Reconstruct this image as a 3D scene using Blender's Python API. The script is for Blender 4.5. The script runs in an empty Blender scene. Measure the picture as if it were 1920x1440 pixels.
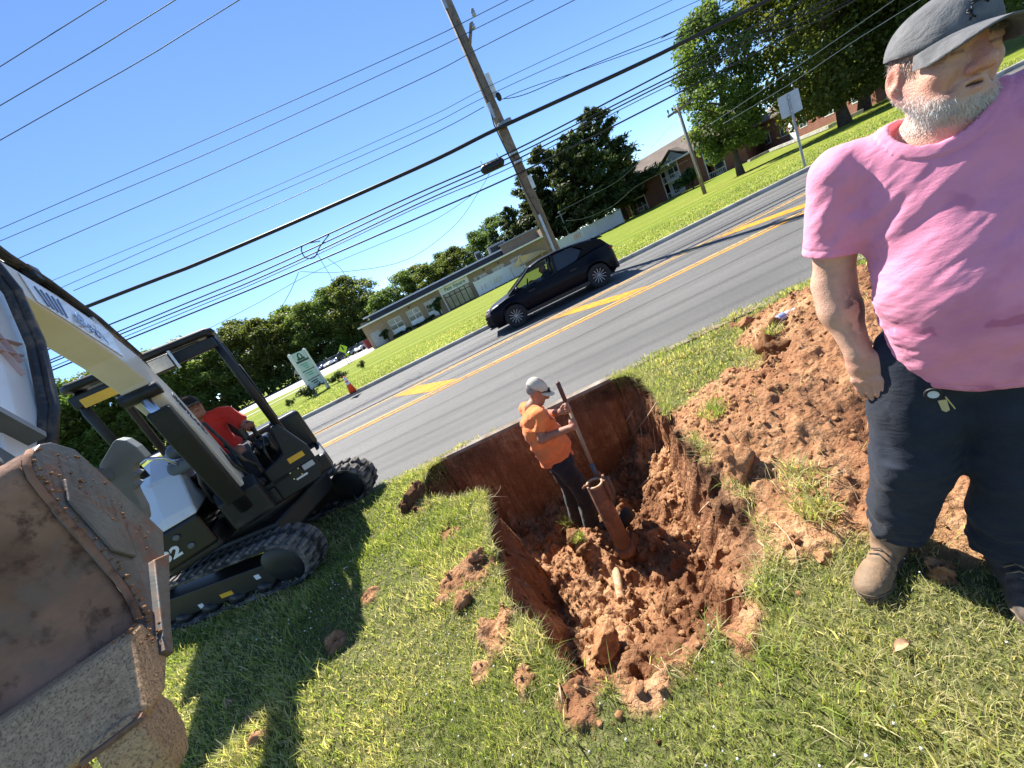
import bpy, bmesh, math, random
import numpy as np
from mathutils import Vector, Matrix
R = math.radians
rng = np.random.default_rng(7)
random.seed(7)
scene = bpy.context.scene
COL = scene.collection

# ------------------------------------------------------------------ camera
CAM_H = 1.65; CAM_F = 735.0; CAM_P = R(15.05); CAM_ROLL = R(26.65)
PW, PH = 1920.0, 1440.0
_fw = np.array([0, math.cos(CAM_P), -math.sin(CAM_P)])
_r0 = np.array([1.0, 0, 0]); _u0 = np.cross(_r0, _fw)
_rt = math.cos(CAM_ROLL)*_r0 - math.sin(CAM_ROLL)*_u0
_up = math.sin(CAM_ROLL)*_r0 + math.cos(CAM_ROLL)*_u0
CAM_C = np.array([0, 0, CAM_H])
cd = bpy.data.cameras.new('camera'); cam = bpy.data.objects.new('camera', cd); COL.objects.link(cam)
M = Matrix(((_rt[0], _up[0], -_fw[0], 0), (_rt[1], _up[1], -_fw[1], 0), (_rt[2], _up[2], -_fw[2], CAM_H), (0, 0, 0, 1)))
cam.matrix_world = M
cd.sensor_fit = 'HORIZONTAL'; cd.sensor_width = 36.0; cd.lens = CAM_F*36.0/PW
cd.clip_start = 0.05; cd.clip_end = 6000
scene.camera = cam

# ------------------------------------------------------------------ sky and sun
SUN_AZ = R(-22); SUN_EL = R(51)          # azimuth from +Y towards +X
w = bpy.data.worlds.new('World'); scene.world = w; w.use_nodes = True
nt = w.node_tree; nt.nodes.clear()
sky = nt.nodes.new('ShaderNodeTexSky'); sky.sky_type = 'NISHITA'; sky.sun_disc = False
sky.sun_elevation = SUN_EL; sky.sun_rotation = SUN_AZ
sky.air_density = 0.6; sky.dust_density = 0.0; sky.ozone_density = 3.5; sky.altitude = 60
bg = nt.nodes.new('ShaderNodeBackground'); bg.inputs[1].default_value = 0.104
out = nt.nodes.new('ShaderNodeOutputWorld')
hs = nt.nodes.new('ShaderNodeHueSaturation'); hs.inputs['Saturation'].default_value = 1.05; nt.links.new(sky.outputs[0], hs.inputs['Color'])
nt.links.new(hs.outputs[0], bg.inputs[0]); nt.links.new(bg.outputs[0], out.inputs[0])
sl = bpy.data.lights.new('sun', 'SUN'); sun = bpy.data.objects.new('sun', sl); COL.objects.link(sun)
sl.energy = 5.0; sl.angle = R(0.53); sl.color = (1.0, 0.955, 0.88)
_sd = Vector((math.sin(SUN_AZ)*math.cos(SUN_EL), math.cos(SUN_AZ)*math.cos(SUN_EL), math.sin(SUN_EL)))
sun.rotation_euler = _sd.to_track_quat('Z', 'Y').to_euler(); sun.location = (-30, 60, 80)
scene.view_settings.view_transform = 'Standard'; scene.view_settings.look = 'None'
scene.view_settings.exposure = 1.4; scene.view_settings.gamma = 1.0
scene.view_settings.use_curve_mapping = False
scene.cycles.max_bounces = 6; scene.cycles.transparent_max_bounces = 12

# ------------------------------------------------------------------ pixel -> place helpers (a pixel is only a direction)
def pray(x, y): return (x-PW/2)/CAM_F*_rt - (y-PH/2)/CAM_F*_up + _fw
def gp(x, y, z=0.0):
    d = pray(x, y); t = (z-CAM_H)/d[2]; return CAM_C + t*d
def yp(x, y, Y):
    d = pray(x, y); return CAM_C + d*(Y/d[1])
def project(P):
    v = np.asarray(P, float)-CAM_C; z = v@_fw
    return np.stack([PW/2+CAM_F*(v@_rt)/z, PH/2-CAM_F*(v@_up)/z], -1)

# ------------------------------------------------------------------ numpy noise
_perm = np.random.default_rng(3).permutation(4096)
_rv = np.random.default_rng(4).random(4096)*2-1
def _hash(i, j, k): return _rv[_perm[(_perm[(_perm[i & 4095]+j) & 4095]+k) & 4095]]
def vnoise(x, y, z=0.0):
    x, y, z = np.broadcast_arrays(np.asarray(x, float), np.asarray(y, float), np.asarray(z, float))
    i, j, k = np.floor(x).astype(int), np.floor(y).astype(int), np.floor(z).astype(int)
    fx, fy, fz = x-i, y-j, z-k
    fx, fy, fz = fx*fx*(3-2*fx), fy*fy*(3-2*fy), fz*fz*(3-2*fz)
    def l(a, b, t): return a+(b-a)*t
    return l(l(l(_hash(i, j, k), _hash(i+1, j, k), fx), l(_hash(i, j+1, k), _hash(i+1, j+1, k), fx), fy),
             l(l(_hash(i, j, k+1), _hash(i+1, j, k+1), fx), l(_hash(i, j+1, k+1), _hash(i+1, j+1, k+1), fx), fy), fz)
def fbm(x, y, z=0.0, o=4, g=0.5):
    s = 0; a = 1
    for n in range(o):
        s = s + a*vnoise(np.asarray(x)*2**n+17*n, np.asarray(y)*2**n-9*n, np.asarray(z)*2**n+5*n); a *= g
    return s
def sstep(a, b, x):
    t = np.clip((x-a)/(b-a), 0, 1); return t*t*(3-2*t)

# ------------------------------------------------------------------ object helpers
def tag(o, label=None, cat=None, group=None, kind=None):
    if label: o['label'] = label
    if cat: o['category'] = cat
    if group: o['group'] = group
    if kind: o['kind'] = kind
    return o
def empty(name, loc=(0, 0, 0), rz=0, parent=None):
    o = bpy.data.objects.new(name, None); COL.objects.link(o); o.location = loc; o.rotation_euler = (0, 0, rz)
    o.empty_display_size = 0.1
    if parent: o.parent = parent
    return o
def mesh_from(name, V, F, smooth=False):
    """V (n,3) ; F list of index lists or an int array (m,k)"""
    me = bpy.data.meshes.new(name)
    V = np.asarray(V, np.float32)
    if isinstance(F, np.ndarray):
        m, k = F.shape
        me.vertices.add(len(V)); me.vertices.foreach_set('co', V.ravel())
        me.loops.add(m*k); me.loops.foreach_set('vertex_index', F.astype(np.int32).ravel())
        me.polygons.add(m); me.polygons.foreach_set('loop_start', np.arange(0, m*k, k, dtype=np.int32))
        me.update(calc_edges=True)
    else:
        me.from_pydata(V.tolist(), [], [list(map(int, f)) for f in F])
    if smooth: me.polygons.foreach_set('use_smooth', np.ones(len(me.polygons), bool))
    me.update()
    return me
def link(name, me, m=None, parent=None, loc=None, rot=None):
    o = bpy.data.objects.new(name, me); COL.objects.link(o)
    if m is not None and len(me.materials) == 0: me.materials.append(m)
    if parent is not None: o.parent = parent
    if loc is not None: o.location = loc
    if rot is not None: o.rotation_euler = rot
    return o
def point_attr(me, name, arr, typ='FLOAT'):
    a = me.attributes.new(name, typ, 'POINT')
    if typ == 'FLOAT': a.data.foreach_set('value', np.asarray(arr, np.float32))
    else: a.data.foreach_set('color', np.asarray(arr, np.float32).ravel())
def copy_tree(o, parent=None):
    c = o.copy(); COL.objects.link(c); c.parent = parent
    for ch in list(o.children): copy_tree(ch, c)
    return c
def frame(z, up=(0, 0, 1)):
    z = np.asarray(z, float); z = z/np.linalg.norm(z); up = np.asarray(up, float)
    if abs(z@up) > .97: up = np.array([1., 0, 0])
    x = np.cross(up, z); x /= np.linalg.norm(x); return x, np.cross(z, x), z
class MB:
    def __init__(s): s.V = []; s.F = []; s.n = 0
    def add(s, V, F):
        V = np.asarray(V, float); s.V.append(V); s.F += [[i+s.n for i in f] for f in F]; s.n += len(V); return s
    def box(s, c, size, rot=None, taper=1.0):
        x, y, z = np.asarray(size)/2.0
        v = np.array([[-x, -y, -z], [x, -y, -z], [x, y, -z], [-x, y, -z], [-x*taper, -y*taper, z], [x*taper, -y*taper, z], [x*taper, y*taper, z], [-x*taper, y*taper, z]])
        if rot is not None: v = v@np.asarray(rot).T
        return s.add(v+np.asarray(c), [[0, 3, 2, 1], [4, 5, 6, 7], [0, 1, 5, 4], [1, 2, 6, 5], [2, 3, 7, 6], [3, 0, 4, 7]])
    def bar(s, a, b, wd, ht, up=(0, 0, 1)):
        a = np.asarray(a, float); b = np.asarray(b, float); x, y, z = frame(b-a, up)
        return s.box((a+b)/2, (wd, ht, np.linalg.norm(b-a)), np.stack([x, y, z], 1))
    def tube(s, pts, r, n=8, cap=True):
        pts = np.asarray(pts, float); m = len(pts); r = np.broadcast_to(np.asarray(r, float), (m,))
        V = []; px = None
        for i in range(m):
            d = pts[min(i+1, m-1)]-pts[max(i-1, 0)]
            x, y, z = frame(d) if px is None else frame(d, up=np.cross(d, px) if np.linalg.norm(np.cross(d, px)) > 1e-6 else (0, 0, 1))
            if px is not None:
                x = px-z*(px@z); x /= np.linalg.norm(x)+1e-9; y = np.cross(z, x)
            px = x
            a = np.arange(n)*2*math.pi/n
            V.append(pts[i]+r[i]*(np.cos(a)[:, None]*x+np.sin(a)[:, None]*y))
        F = [[i*n+j, i*n+(j+1) % n, (i+1)*n+(j+1) % n, (i+1)*n+j] for i in range(m-1) for j in range(n)]
        if cap: F += [list(range(n))[::-1], [(m-1)*n+j for j in range(n)]]
        return s.add(np.concatenate(V), F)
    def cyl(s, a, b, r, n=16, r2=None): return s.tube([a, b], [r, r if r2 is None else r2], n)
    def lathe(s, prof, n=20, c=(0, 0, 0), axis=(0, 0, 1), closed=False):
        x, y, z = frame(axis); a = np.arange(n)*2*math.pi/n; c = np.asarray(c, float); V = []
        for (r, h) in prof: V.append(c+z*h+r*(np.cos(a)[:, None]*x+np.sin(a)[:, None]*y))
        m = len(prof)
        F = [[i*n+j, i*n+(j+1) % n, ((i+1) % m)*n+(j+1) % n, ((i+1) % m)*n+j] for i in range(m if closed else m-1) for j in range(n)]
        if not closed: F += [list(range(n))[::-1], [(m-1)*n+j for j in range(n)]]
        return s.add(np.concatenate(V), F)
    def prism(s, poly, o, ex, ey, ez, t):
        """2-D polygon in frame (ex,ey) at o extruded by t along ez (centred)"""
        o, ex, ey, ez = [np.asarray(q, float) for q in (o, ex, ey, ez)]
        p = np.asarray(poly, float); n = len(p); b = o+p[:, :1]*ex+p[:, 1:]*ey
        V = np.concatenate([b-ez*t/2, b+ez*t/2])
        return s.add(V, [list(range(n))[::-1], [n+i for i in range(n)]]+[[i, (i+1) % n, n+(i+1) % n, n+i] for i in range(n)])
    def loft(s, rings, cap=True, close=True):
        m = len(rings); n = len(rings[0]); V = np.concatenate([np.asarray(q, float) for q in rings])
        e = n if close else n-1
        F = [[i*n+j, i*n+(j+1) % n, (i+1)*n+(j+1) % n, (i+1)*n+j] for i in range(m-1) for j in range(e)]
        if cap and close: F += [list(range(n))[::-1], [(m-1)*n+j for j in range(n)]]
        return s.add(V, F)
    def ball(s, c, r, n=12, m=8):
        r = np.broadcast_to(np.asarray(r, float), (3,)); V = []; 
        for i in range(m+1):
            t = math.pi*i/m
            for j in range(n): V.append([r[0]*math.sin(t)*math.cos(2*math.pi*j/n), r[1]*math.sin(t)*math.sin(2*math.pi*j/n), r[2]*math.cos(t)])
        F = [[i*n+j, (i+1)*n+j, (i+1)*n+(j+1) % n, i*n+(j+1) % n] for i in range(m) for j in range(n)]
        return s.add(np.asarray(V)+np.asarray(c), F)
    def quad(s, a, b, c, d): return s.add([a, b, c, d], [[0, 1, 2, 3]])
    def mesh(s, name, smooth=False):
        me = bpy.data.meshes.new(name); me.from_pydata(np.concatenate(s.V).tolist(), [], s.F)
        bm = bmesh.new(); bm.from_mesh(me); bmesh.ops.remove_doubles(bm, verts=bm.verts, dist=1e-5)
        bmesh.ops.recalc_face_normals(bm, faces=bm.faces); bm.to_mesh(me); bm.free()
        if smooth: me.polygons.foreach_set('use_smooth', np.ones(len(me.polygons), bool))
        return me
    def build(s, name, m, parent=None, smooth=False, bevel=0, seg=2, loc=None, rot=None, auto=False):
        me = s.mesh(name, smooth or auto); o = link(name, me, m, parent, loc, rot)
        if auto: me.set_sharp_from_angle(angle=R(40))
        if bevel:
            b = o.modifiers.new('bevel', 'BEVEL'); b.width = bevel; b.segments = seg; b.limit_method = 'ANGLE'; b.angle_limit = R(35)
            b.harden_normals = False
        return o
def rotz(a): return np.array([[math.cos(a), -math.sin(a), 0], [math.sin(a), math.cos(a), 0], [0, 0, 1]])
def text_obj(name, txt, size, m, parent=None, M4=None, ext=0.002, font_shear=0.0, bold=0.0, sx=1.0):
    cu = bpy.data.curves.new(name, 'FONT'); cu.body = txt; cu.size = size; cu.extrude = ext; cu.align_x = 'CENTER'; cu.align_y = 'CENTER'
    cu.shear = font_shear; cu.offset = bold; cu.resolution_u = 3
    t = bpy.data.objects.new(name+'_tmp', cu); COL.objects.link(t)
    dg = bpy.context.evaluated_depsgraph_get(); me = bpy.data.meshes.new_from_object(t.evaluated_get(dg))
    bpy.data.objects.remove(t)
    if sx != 1.0: me.transform(Matrix.Diagonal((sx, 1, 1, 1)))
    me.materials.clear()
    o = link(name, me, m, parent)
    if M4 is not None: o.matrix_local = M4
    return o
def basis(o, ex, ey):
    """matrix with x axis ex, y axis ey, at o"""
    ex = Vector(ex).normalized(); ey = Vector(ey); ey = (ey-ex*ey.dot(ex)).normalized(); ez = ex.cross(ey)
    return Matrix(((ex[0], ey[0], ez[0], o[0]), (ex[1], ey[1], ez[1], o[1]), (ex[2], ey[2], ez[2], o[2]), (0, 0, 0, 1)))

# ------------------------------------------------------------------ materials
class NT:
    def __init__(s, name):
        s.m = bpy.data.materials.new(name); s.m.use_nodes = True; s.t = s.m.node_tree; s.t.nodes.clear()
        s.out = s.n('ShaderNodeOutputMaterial')
    def n(s, typ, **k):
        nd = s.t.nodes.new(typ)
        for a, v in k.items(): setattr(nd, a, v)
        return nd
    def l(s, a, b): s.t.links.new(a, b)
    def coord(s, kind='Object'): return s.n('ShaderNodeTexCoord').outputs[kind]
    def pos(s): return s.n('ShaderNodeNewGeometry').outputs['Position']
    def noise(s, vec, scale, detail=4, rough=.55, out='Fac', dist=0.0):
        t = s.n('ShaderNodeTexNoise'); t.inputs['Scale'].default_value = scale; t.inputs['Detail'].default_value = detail
        t.inputs['Roughness'].default_value = rough; t.inputs['Distortion'].default_value = dist; s.l(vec, t.inputs['Vector']); return t.outputs[out]
    def voro(s, vec, scale, feat='F1', out='Distance'):
        t = s.n('ShaderNodeTexVoronoi', feature=feat); t.inputs['Scale'].default_value = scale; s.l(vec, t.inputs['Vector']); return t.outputs[out]
    def ramp(s, fac, stops):
        r = s.n('ShaderNodeValToRGB'); e = r.color_ramp.elements
        while len(e) < len(stops): e.new(0.5)
        for k, (p, c) in enumerate(stops):
            e[k].position = p; e[k].color = c if len(c) == 4 else (*c, 1)
        s.l(fac, r.inputs[0]); return r.outputs[0]
    def mix(s, fac, a, b, typ='MIX'):
        x = s.n('ShaderNodeMix', data_type='RGBA', blend_type=typ)
        for v, i in ((fac, 0), (a, 6), (b, 7)):
            if hasattr(v, 'node'): s.l(v, x.inputs[i])
            elif i == 0: x.inputs[0].default_value = v
            else: x.inputs[i].default_value = (*v, 1) if len(v) == 3 else v
        return x.outputs[2]
    def math(s, op, a, b=0.0, clamp=False):
        x = s.n('ShaderNodeMath', operation=op, use_clamp=clamp)
        for v, i in ((a, 0), (b, 1)):
            if hasattr(v, 'node'): s.l(v, x.inputs[i])
            else: x.inputs[i].default_value = v
        return x.outputs[0]
    def attr(s, name, out='Fac'): return s.n('ShaderNodeAttribute', attribute_name=name).outputs[out]
    def rand(s): return s.n('ShaderNodeObjectInfo').outputs['Random']
    def scaled(s, vec, sc):
        x = s.n('ShaderNodeMapping'); x.inputs['Scale'].default_value = sc; s.l(vec, x.inputs[0]); return x.outputs[0]
    def bump(s, h, strength=.3, dist=.01, normal=None):
        b = s.n('ShaderNodeBump'); b.inputs['Strength'].default_value = strength; b.inputs['Distance'].default_value = dist; s.l(h, b.inputs['Height'])
        if normal is not None: s.l(normal, b.inputs['Normal'])
        return b.outputs[0]
    def bsdf(s, color, rough=.6, metal=0.0, spec=.5, normal=None, coat=0.0, trans=0.0, ior=1.45, sss=0.0, sheen=0.0, alpha=None):
        b = s.n('ShaderNodeBsdfPrincipled')
        def setv(k, v):
            if hasattr(v, 'node'): s.l(v, b.inputs[k])
            else: b.inputs[k].default_value = v
        setv('Base Color', color if hasattr(color, 'node') else (*color[:3], 1)); setv('Roughness', rough); setv('Metallic', metal)
        setv('Specular IOR Level', spec); setv('Coat Weight', coat); setv('Transmission Weight', trans); setv('IOR', ior)
        if sss: setv('Subsurface Weight', sss); b.inputs['Subsurface Radius'].default_value = (1, .35, .2); b.inputs['Subsurface Scale'].default_value = .01
        if sheen: setv('Sheen Weight', sheen)
        if alpha is not None: setv('Alpha', alpha)
        if normal is not None: s.l(normal, b.inputs['Normal'])
        s.l(b.outputs[0], s.out.inputs[0]); s.b = b; return s
def pmat(name, c, rough=.6, metal=0.0, var=.18, scale=6, bump=0.0, bscale=60, coat=0.0, spec=.5, c2=None, c2t=.6, world=False, grime=None, gscale=3, gt=(.5, .7), sheen=0.0):
    k = NT(name); v = k.pos() if world else k.coord()
    n1 = k.noise(v, scale, 5)
    lo = tuple(q*(1-var) for q in c); hi = tuple(min(1, q*(1+var)) for q in c)
    col = k.ramp(n1, [(.3, lo), (.7, hi)])
    if c2 is not None:
        n2 = k.noise(v, scale*2.7, 5, .65); col = k.mix(k.ramp(n2, [(c2t, (0, 0, 0)), (min(1, c2t+.12), (1, 1, 1))]), col, c2)
    rg = rough
    if grime is not None:
        n3 = k.noise(v, gscale, 6, .7); f = k.ramp(n3, [(gt[0], (0, 0, 0)), (gt[1], (1, 1, 1))]); col = k.mix(f, col, grime)
        rg = k.math('ADD', k.math('MULTIPLY', f, .3), rough, True)
    nrm = k.bump(k.noise(v, bscale, 4), bump, .004) if bump else None
    return k.bsdf(col, rg, metal, spec, nrm, coat, sheen=sheen).m
# ================================================================== road frame
RA = -R(3.4); _cu, _su = math.cos(RA), math.sin(RA)
V_NEAR, V_YN, V_YF, V_FAR = 4.42, 8.36, 10.42, 14.75
def rd(u, v, z=0.0): return np.array([u*_cu-v*_su, u*_su+v*_cu, z])
def rv(x, y): return -x*_su+y*_cu
# ------------------------------------------------------------------ asphalt
def asphalt_mat():
    k = NT('asphalt'); p = k.pos()
    n = k.noise(p, .35, 3); f = k.noise(p, 140, 3, .8); v = k.voro(p, 95)
    base = k.ramp(n, [(.3, (.102, .099, .094)), (.7, (.136, .132, .126))]); g2 = k.noise(p, 62, 3, .85)
    sp = k.ramp(f, [(.38, (.35, .35, .35)), (.5, (.95, .95, .95)), (.66, (1.9, 1.9, 1.85))])
    col = k.mix(1.0, base, sp, 'MULTIPLY')
    col = k.mix(1.0, col, k.ramp(g2, [(.32, (.35, .35, .35)), (.5, (1, 1, 1)), (.66, (1.9, 1.9, 1.85))]), 'MULTIPLY')
    # darker wheel tracks and streaks that run along the road
    rot = k.n('ShaderNodeVectorRotate', rotation_type='Z_AXIS'); rot.inputs['Angle'].default_value = -RA; k.l(p, rot.inputs['Vector'])
    st = k.noise(k.scaled(rot.outputs[0], (.02, 1.1, .2)), 1.6, 4, .6)
    col = k.mix(k.ramp(st, [(.42, (0, 0, 0)), (.62, (.28, .28, .28))]), col, (.048, .048, .05))
    nr = k.bump(k.math('ADD', f, v), .35, .004)
    return k.bsdf(col, .8, 0, .3, nr).m
ASPHALT = asphalt_mat()
def strip(name, u0, u1, v0, v1, z, m, nu=1, kind='structure'):
    mb = MB()
    us = np.linspace(u0, u1, nu+1)
    V = [rd(u, v, z) for u in us for v in (v0, v1)]
    mb.add(V, [[2*i, 2*i+2, 2*i+3, 2*i+1] for i in range(nu)])
    o = mb.build(name, m); 
    if kind: o['kind'] = kind
    return o
road = strip('road', -900, 900, V_NEAR-.06, V_FAR+.02, 0.0, ASPHALT, 40)
tag(road, 'grey asphalt road between the two lawns', 'road')
def paint(name, c):
    k = NT(name); p = k.pos(); n = k.noise(p, 9, 6, .75); f = k.noise(p, 120, 2, .7)
    col = k.mix(k.ramp(n, [(.36, (1, 1, 1)), (.5, (0, 0, 0))]), c, (.10, .095, .085))
    col = k.mix(k.ramp(f, [(.3, (.55, .55, .55)), (.45, (0, 0, 0))]), col, (.09, .085, .08))
    return k.bsdf(col, .85, 0, .2).m
YEL = paint('yellow_road_paint', (.70, .275, .012)); YEL2 = paint('faded_cream_road_paint', (.60, .36, .11))
for dv in (-.11, .11):
    o = MB().add([rd(-300, V_YN+dv-.055, .004), rd(300, V_YN+dv-.055, .004), rd(300, V_YN+dv+.055, .004), rd(-300, V_YN+dv+.055, .004)], [[0, 1, 2, 3]]).build('yellow_line', YEL if dv < 0 else YEL2, road)
    o = MB().add([rd(-300, V_YF+dv-.045, .004), rd(300, V_YF+dv-.045, .004), rd(300, V_YF+dv+.045, .004), rd(-300, V_YF+dv+.045, .004)], [[0, 1, 2, 3]]).build('yellow_line', YEL2, road)
for i, u in enumerate((-11.0, -6.45, -1.9, 2.75, 7.35, 11.9, 16.5)):
    MB().add([rd(u-1.68, V_YF-.25, .005), rd(u-.98, V_YF-.25, .005), rd(u+.36, V_YN+.21, .005), rd(u-.32, V_YN+.21, .005)], [[0, 1, 2, 3]]).build('hatch_bar', YEL, road)
TAR = pmat('tar_sealant', (.040, .039, .038), .55, var=.3, scale=3, world=True)
for q, (v_, u0_, u1_, wdt) in enumerate(((13.7, -60, 60, .05), (12.7, -40, 22, .035), (11.55, -60, 60, .045), (9.75, -50, 60, .04), (7.1, -60, 60, .022))):
    us_ = np.arange(u0_, u1_, .5); mb = MB(); off_ = .05*fbm(us_*.35, us_*0+q*3.1, 0, 3)+.02*fbm(us_*2, us_*0+q, 1, 2); wv_ = wdt*(.6+.6*rng.random(len(us_)))
    V_ = [rd(u, v_+o_+sg*w_/2, .0035) for u, o_, w_ in zip(us_, off_, wv_) for sg in (-1, 1)]; mb.add(V_, [[2*i, 2*i+2, 2*i+3, 2*i+1] for i in range(len(us_)-1)]); mb.build('tar_seam', TAR, road)
# ------------------------------------------------------------------ kerbs
CONC = pmat('kerb_concrete', (.36, .34, .30), .85, var=.25, scale=2.5, bump=.5, bscale=90, world=True, grime=(.16, .14, .11), gscale=1.4, gt=(.5, .75))
mb = MB(); prof = [(0, -.1), (0, .10), (.03, .135), (.17, .14), (.17, -.1)]
us = np.linspace(-300, 300, 61)
for a, b in zip(us[:-1], us[1:]):
    b2 = b-.012
    mb.loft([[rd(a, V_FAR+q[0], q[1]) for q in prof], [rd(b2, V_FAR+q[0], q[1]) for q in prof]])
o = mb.build('kerb', CONC); tag(o, 'low concrete kerb on the far side of the road', 'kerb', kind='structure')
mb = MB()
us = np.linspace(-30, 30, 21)
for a, b in zip(us[:-1], us[1:]):
    mb.loft([[rd(a, v, z) for v, z in ((V_NEAR-.10, -.13), (V_NEAR-.10, .035), (V_NEAR-.02, .045), (V_NEAR+.02, .006), (V_NEAR+.02, -.13))],
             [rd(b-.006, v, z) for v, z in ((V_NEAR-.10, -.13), (V_NEAR-.10, .035), (V_NEAR-.02, .045), (V_NEAR+.02, .006), (V_NEAR+.02, -.13))]])
o = mb.build('pavement_edge', pmat('dirty_edge_concrete', (.27, .235, .19), .9, var=.3, scale=4, bump=.6, bscale=60, world=True, grime=(.17, .12, .08), gscale=3, gt=(.42, .65))); tag(o, 'thin concrete edge of the road above the pit', 'kerb', kind='structure')
# ------------------------------------------------------------------ far lawn (with mowing stripes)
def lawn_far_mat():
    k = NT('mown_lawn'); p = k.pos()
    rot = k.n('ShaderNodeVectorRotate', rotation_type='Z_AXIS'); rot.inputs['Angle'].default_value = -RA; k.l(p, rot.inputs['Vector']); q = rot.outputs[0]
    st = k.noise(k.scaled(q, (.012, .62, .3)), 1.0, 3, .6)
    big = k.noise(p, .12, 4); fine = k.noise(p, 14, 4, .7); clump = k.noise(k.scaled(q, (.6, 1.6, 1)), 2.2, 4, .7)
    col = k.ramp(st, [(.38, (.105, .155, .022)), (.48, (.195, .215, .034)), (.60, (.30, .275, .075))])
    col = k.mix(k.ramp(big, [(.45, (0, 0, 0)), (.7, (.6, .6, .6))]), col, (.14, .19, .026))
    col = k.mix(k.ramp(clump, [(.35, (.5, .5, .5)), (.55, (0, 0, 0))]), col, (.06, .11, .010))
    col = k.mix(.4, col, k.ramp(fine, [(.25, (.03, .06, .005)), (.5, (.15, .21, .016)), (.75, (.36, .40, .06))]))
    nr = k.bump(k.math('ADD', fine, k.math('MULTIPLY', clump, 1.5)), .9, .05)
    return k.bsdf(col, .95, 0, .08, nr).m
LAWNF = lawn_far_mat()
o = MB().add([rd(-3000, V_FAR+.165, .11), rd(3000, V_FAR+.165, .11), rd(3000, 4000, .11), rd(-3000, 4000, .11)], [[0, 1, 2, 3]]).build('far_lawn', LAWNF)
tag(o, 'wide mown lawn across the road', 'lawn', kind='structure')
# light concrete drive, parking lot and walk on the far lawn
CONL = pmat('pale_concrete', (.40, .385, .36), .85, var=.15, scale=.3, bump=.3, bscale=30, world=True, grime=(.27, .26, .245), gscale=.15, gt=(.5, .7))
def slab(name, pts, z, m, label):
    o = MB().add([[x, y, z] for x, y in pts], [list(range(len(pts)))]).build(name, m); tag(o, label, 'pavement', kind='structure'); return o
slab('parking_lot', [(-90, 66), (-42, 57), (-30, 53), (-16, 47), (-13.2, 47), (-13.2, 56), (-17, 70), (-24, 112), (-95, 112)], .116, CONL, 'pale concrete parking lot beside the tan building')
slab('walk', [(-60, 44.6), (-34, 41.0), (-24.4, 40.2), (-19, 43.3), (-15, 47.2), (-16.2, 48.2), (-20, 44.9), (-24.6, 41.7), (-34, 42.6), (-60, 46.4)], .122, CONL, 'narrow pale footpath curving over the far lawn')

# ================================================================== near lawn, pit and spoil heap
PIT = np.array([(-1.36, 4.30), (-1.05, 4.48), (-.38, 4.46), (.45, 4.42), (.94, 4.38), (1.12, 4.22), (1.30, 4.06), (1.16, 3.3), (1.02, 2.78), (.93, 2.2), (.86, 1.70), (.68, 1.34), (.40, 1.20), (-.09, 1.16), (-.40, 1.26), (-.47, 1.56), (-.62, 1.83), (-.69, 2.55), (-.67, 3.13), (-1.0, 3.32), (-1.42, 3.72)])
SOIL = np.array([(.9, 2.75), (1.25, 2.92), (1.62, 2.78), (1.88, 2.72), (1.92, 3.0), (2.15, 3.4), (2.55, 3.95), (3.6, 4.0), (4.6, 3.2), (4.4, 1.6), (2.6, .95), (1.7, .86), (1.42, .98), (1.12, 1.12), (.95, 1.28), (.72, 1.28), (.8, 1.7)])
def poly_sd(P, x, y):
    """signed distance, positive inside"""
    x = np.asarray(x, float); y = np.asarray(y, float); best = np.full(x.shape, 1e9); ins = np.zeros(x.shape, bool); n = len(P)
    for i in range(n):
        a, b = P[i], P[(i+1) % n]; e = b-a
        t = np.clip(((x-a[0])*e[0]+(y-a[1])*e[1])/(e@e), 0, 1)
        best = np.minimum(best, np.hypot(x-a[0]-t*e[0], y-a[1]-t*e[1]))
        c = ((a[1] <= y) & (b[1] > y)) | ((b[1] <= y) & (a[1] > y))
        with np.errstate(divide='ignore', invalid='ignore'):
            xi = a[0]+(y-a[1])/(b[1]-a[1])*e[0]
        ins ^= c & (x < xi)
    return np.where(ins, best, -best)
BARE = [(gp(785, 935), .26), (gp(850, 925), .16), (gp(890, 1085), .20), (gp(930, 1190), .13), (gp(690, 1130), .07), (gp(640, 1210), .08), (gp(905, 1265), .06), (gp(990, 1290), .07), (gp(1085, 1310), .12), (gp(1200, 1290), .10), (gp(840, 1010), .09), (gp(1330, 745), .17),
        (gp(1390, 715), .14), (gp(1270, 1190), .16), (gp(1380, 1170), .12), (gp(480, 1360), .05), (gp(500, 1395), .05), (gp(440, 1330), .04), (gp(1380, 615), .10)]
def pit_d(x, y):
    d = poly_sd(PIT, x, y)
    return d + .044*fbm(np.asarray(x)*4, np.asarray(y)*4, 0, 4) + .014*fbm(np.asarray(x)*22, np.asarray(y)*22, 3, 2)
def soil_f(x, y):
    """0 grass .. 1 bare soil (surface outside the pit)"""
    s = sstep(-.10, .10, poly_sd(SOIL, x, y)+.10*fbm(np.asarray(x)*5, np.asarray(y)*5, 1, 4))
    for c, r in BARE:
        s = np.maximum(s, sstep(1.15, .6, np.hypot(x-c[0], y-c[1])/r+.5*fbm(np.asarray(x)*9, np.asarray(y)*9, 2, 3)))
    return s
def floor_z(x, y):
    z = np.interp(y, [1.1, 1.4, 1.8, 2.3, 2.8, 3.3, 3.9, 4.4], [-.30, -.54, -.74, -.86, -.93, -1.04, -1.12, -1.12])
    z = z + .36*sstep(.55, 1.1, x)*sstep(2.0, 3.0, y) + .16*sstep(.4, .95, x)*sstep(2.2, 1.2, y)
    z = z + .22*np.exp(-((x+.05)/.35)**2-((y-3.05)/.22)**2) + .12*np.exp(-((x+.3)/.2)**2-((y-2.7)/.3)**2) - .10*np.exp(-((x+.45)/.13)**2)
    return z + .085*fbm(x*5.0, y*5.0, 7, 5, .62) + .03*np.abs(fbm(x*13., y*13., 3, 3))
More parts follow.
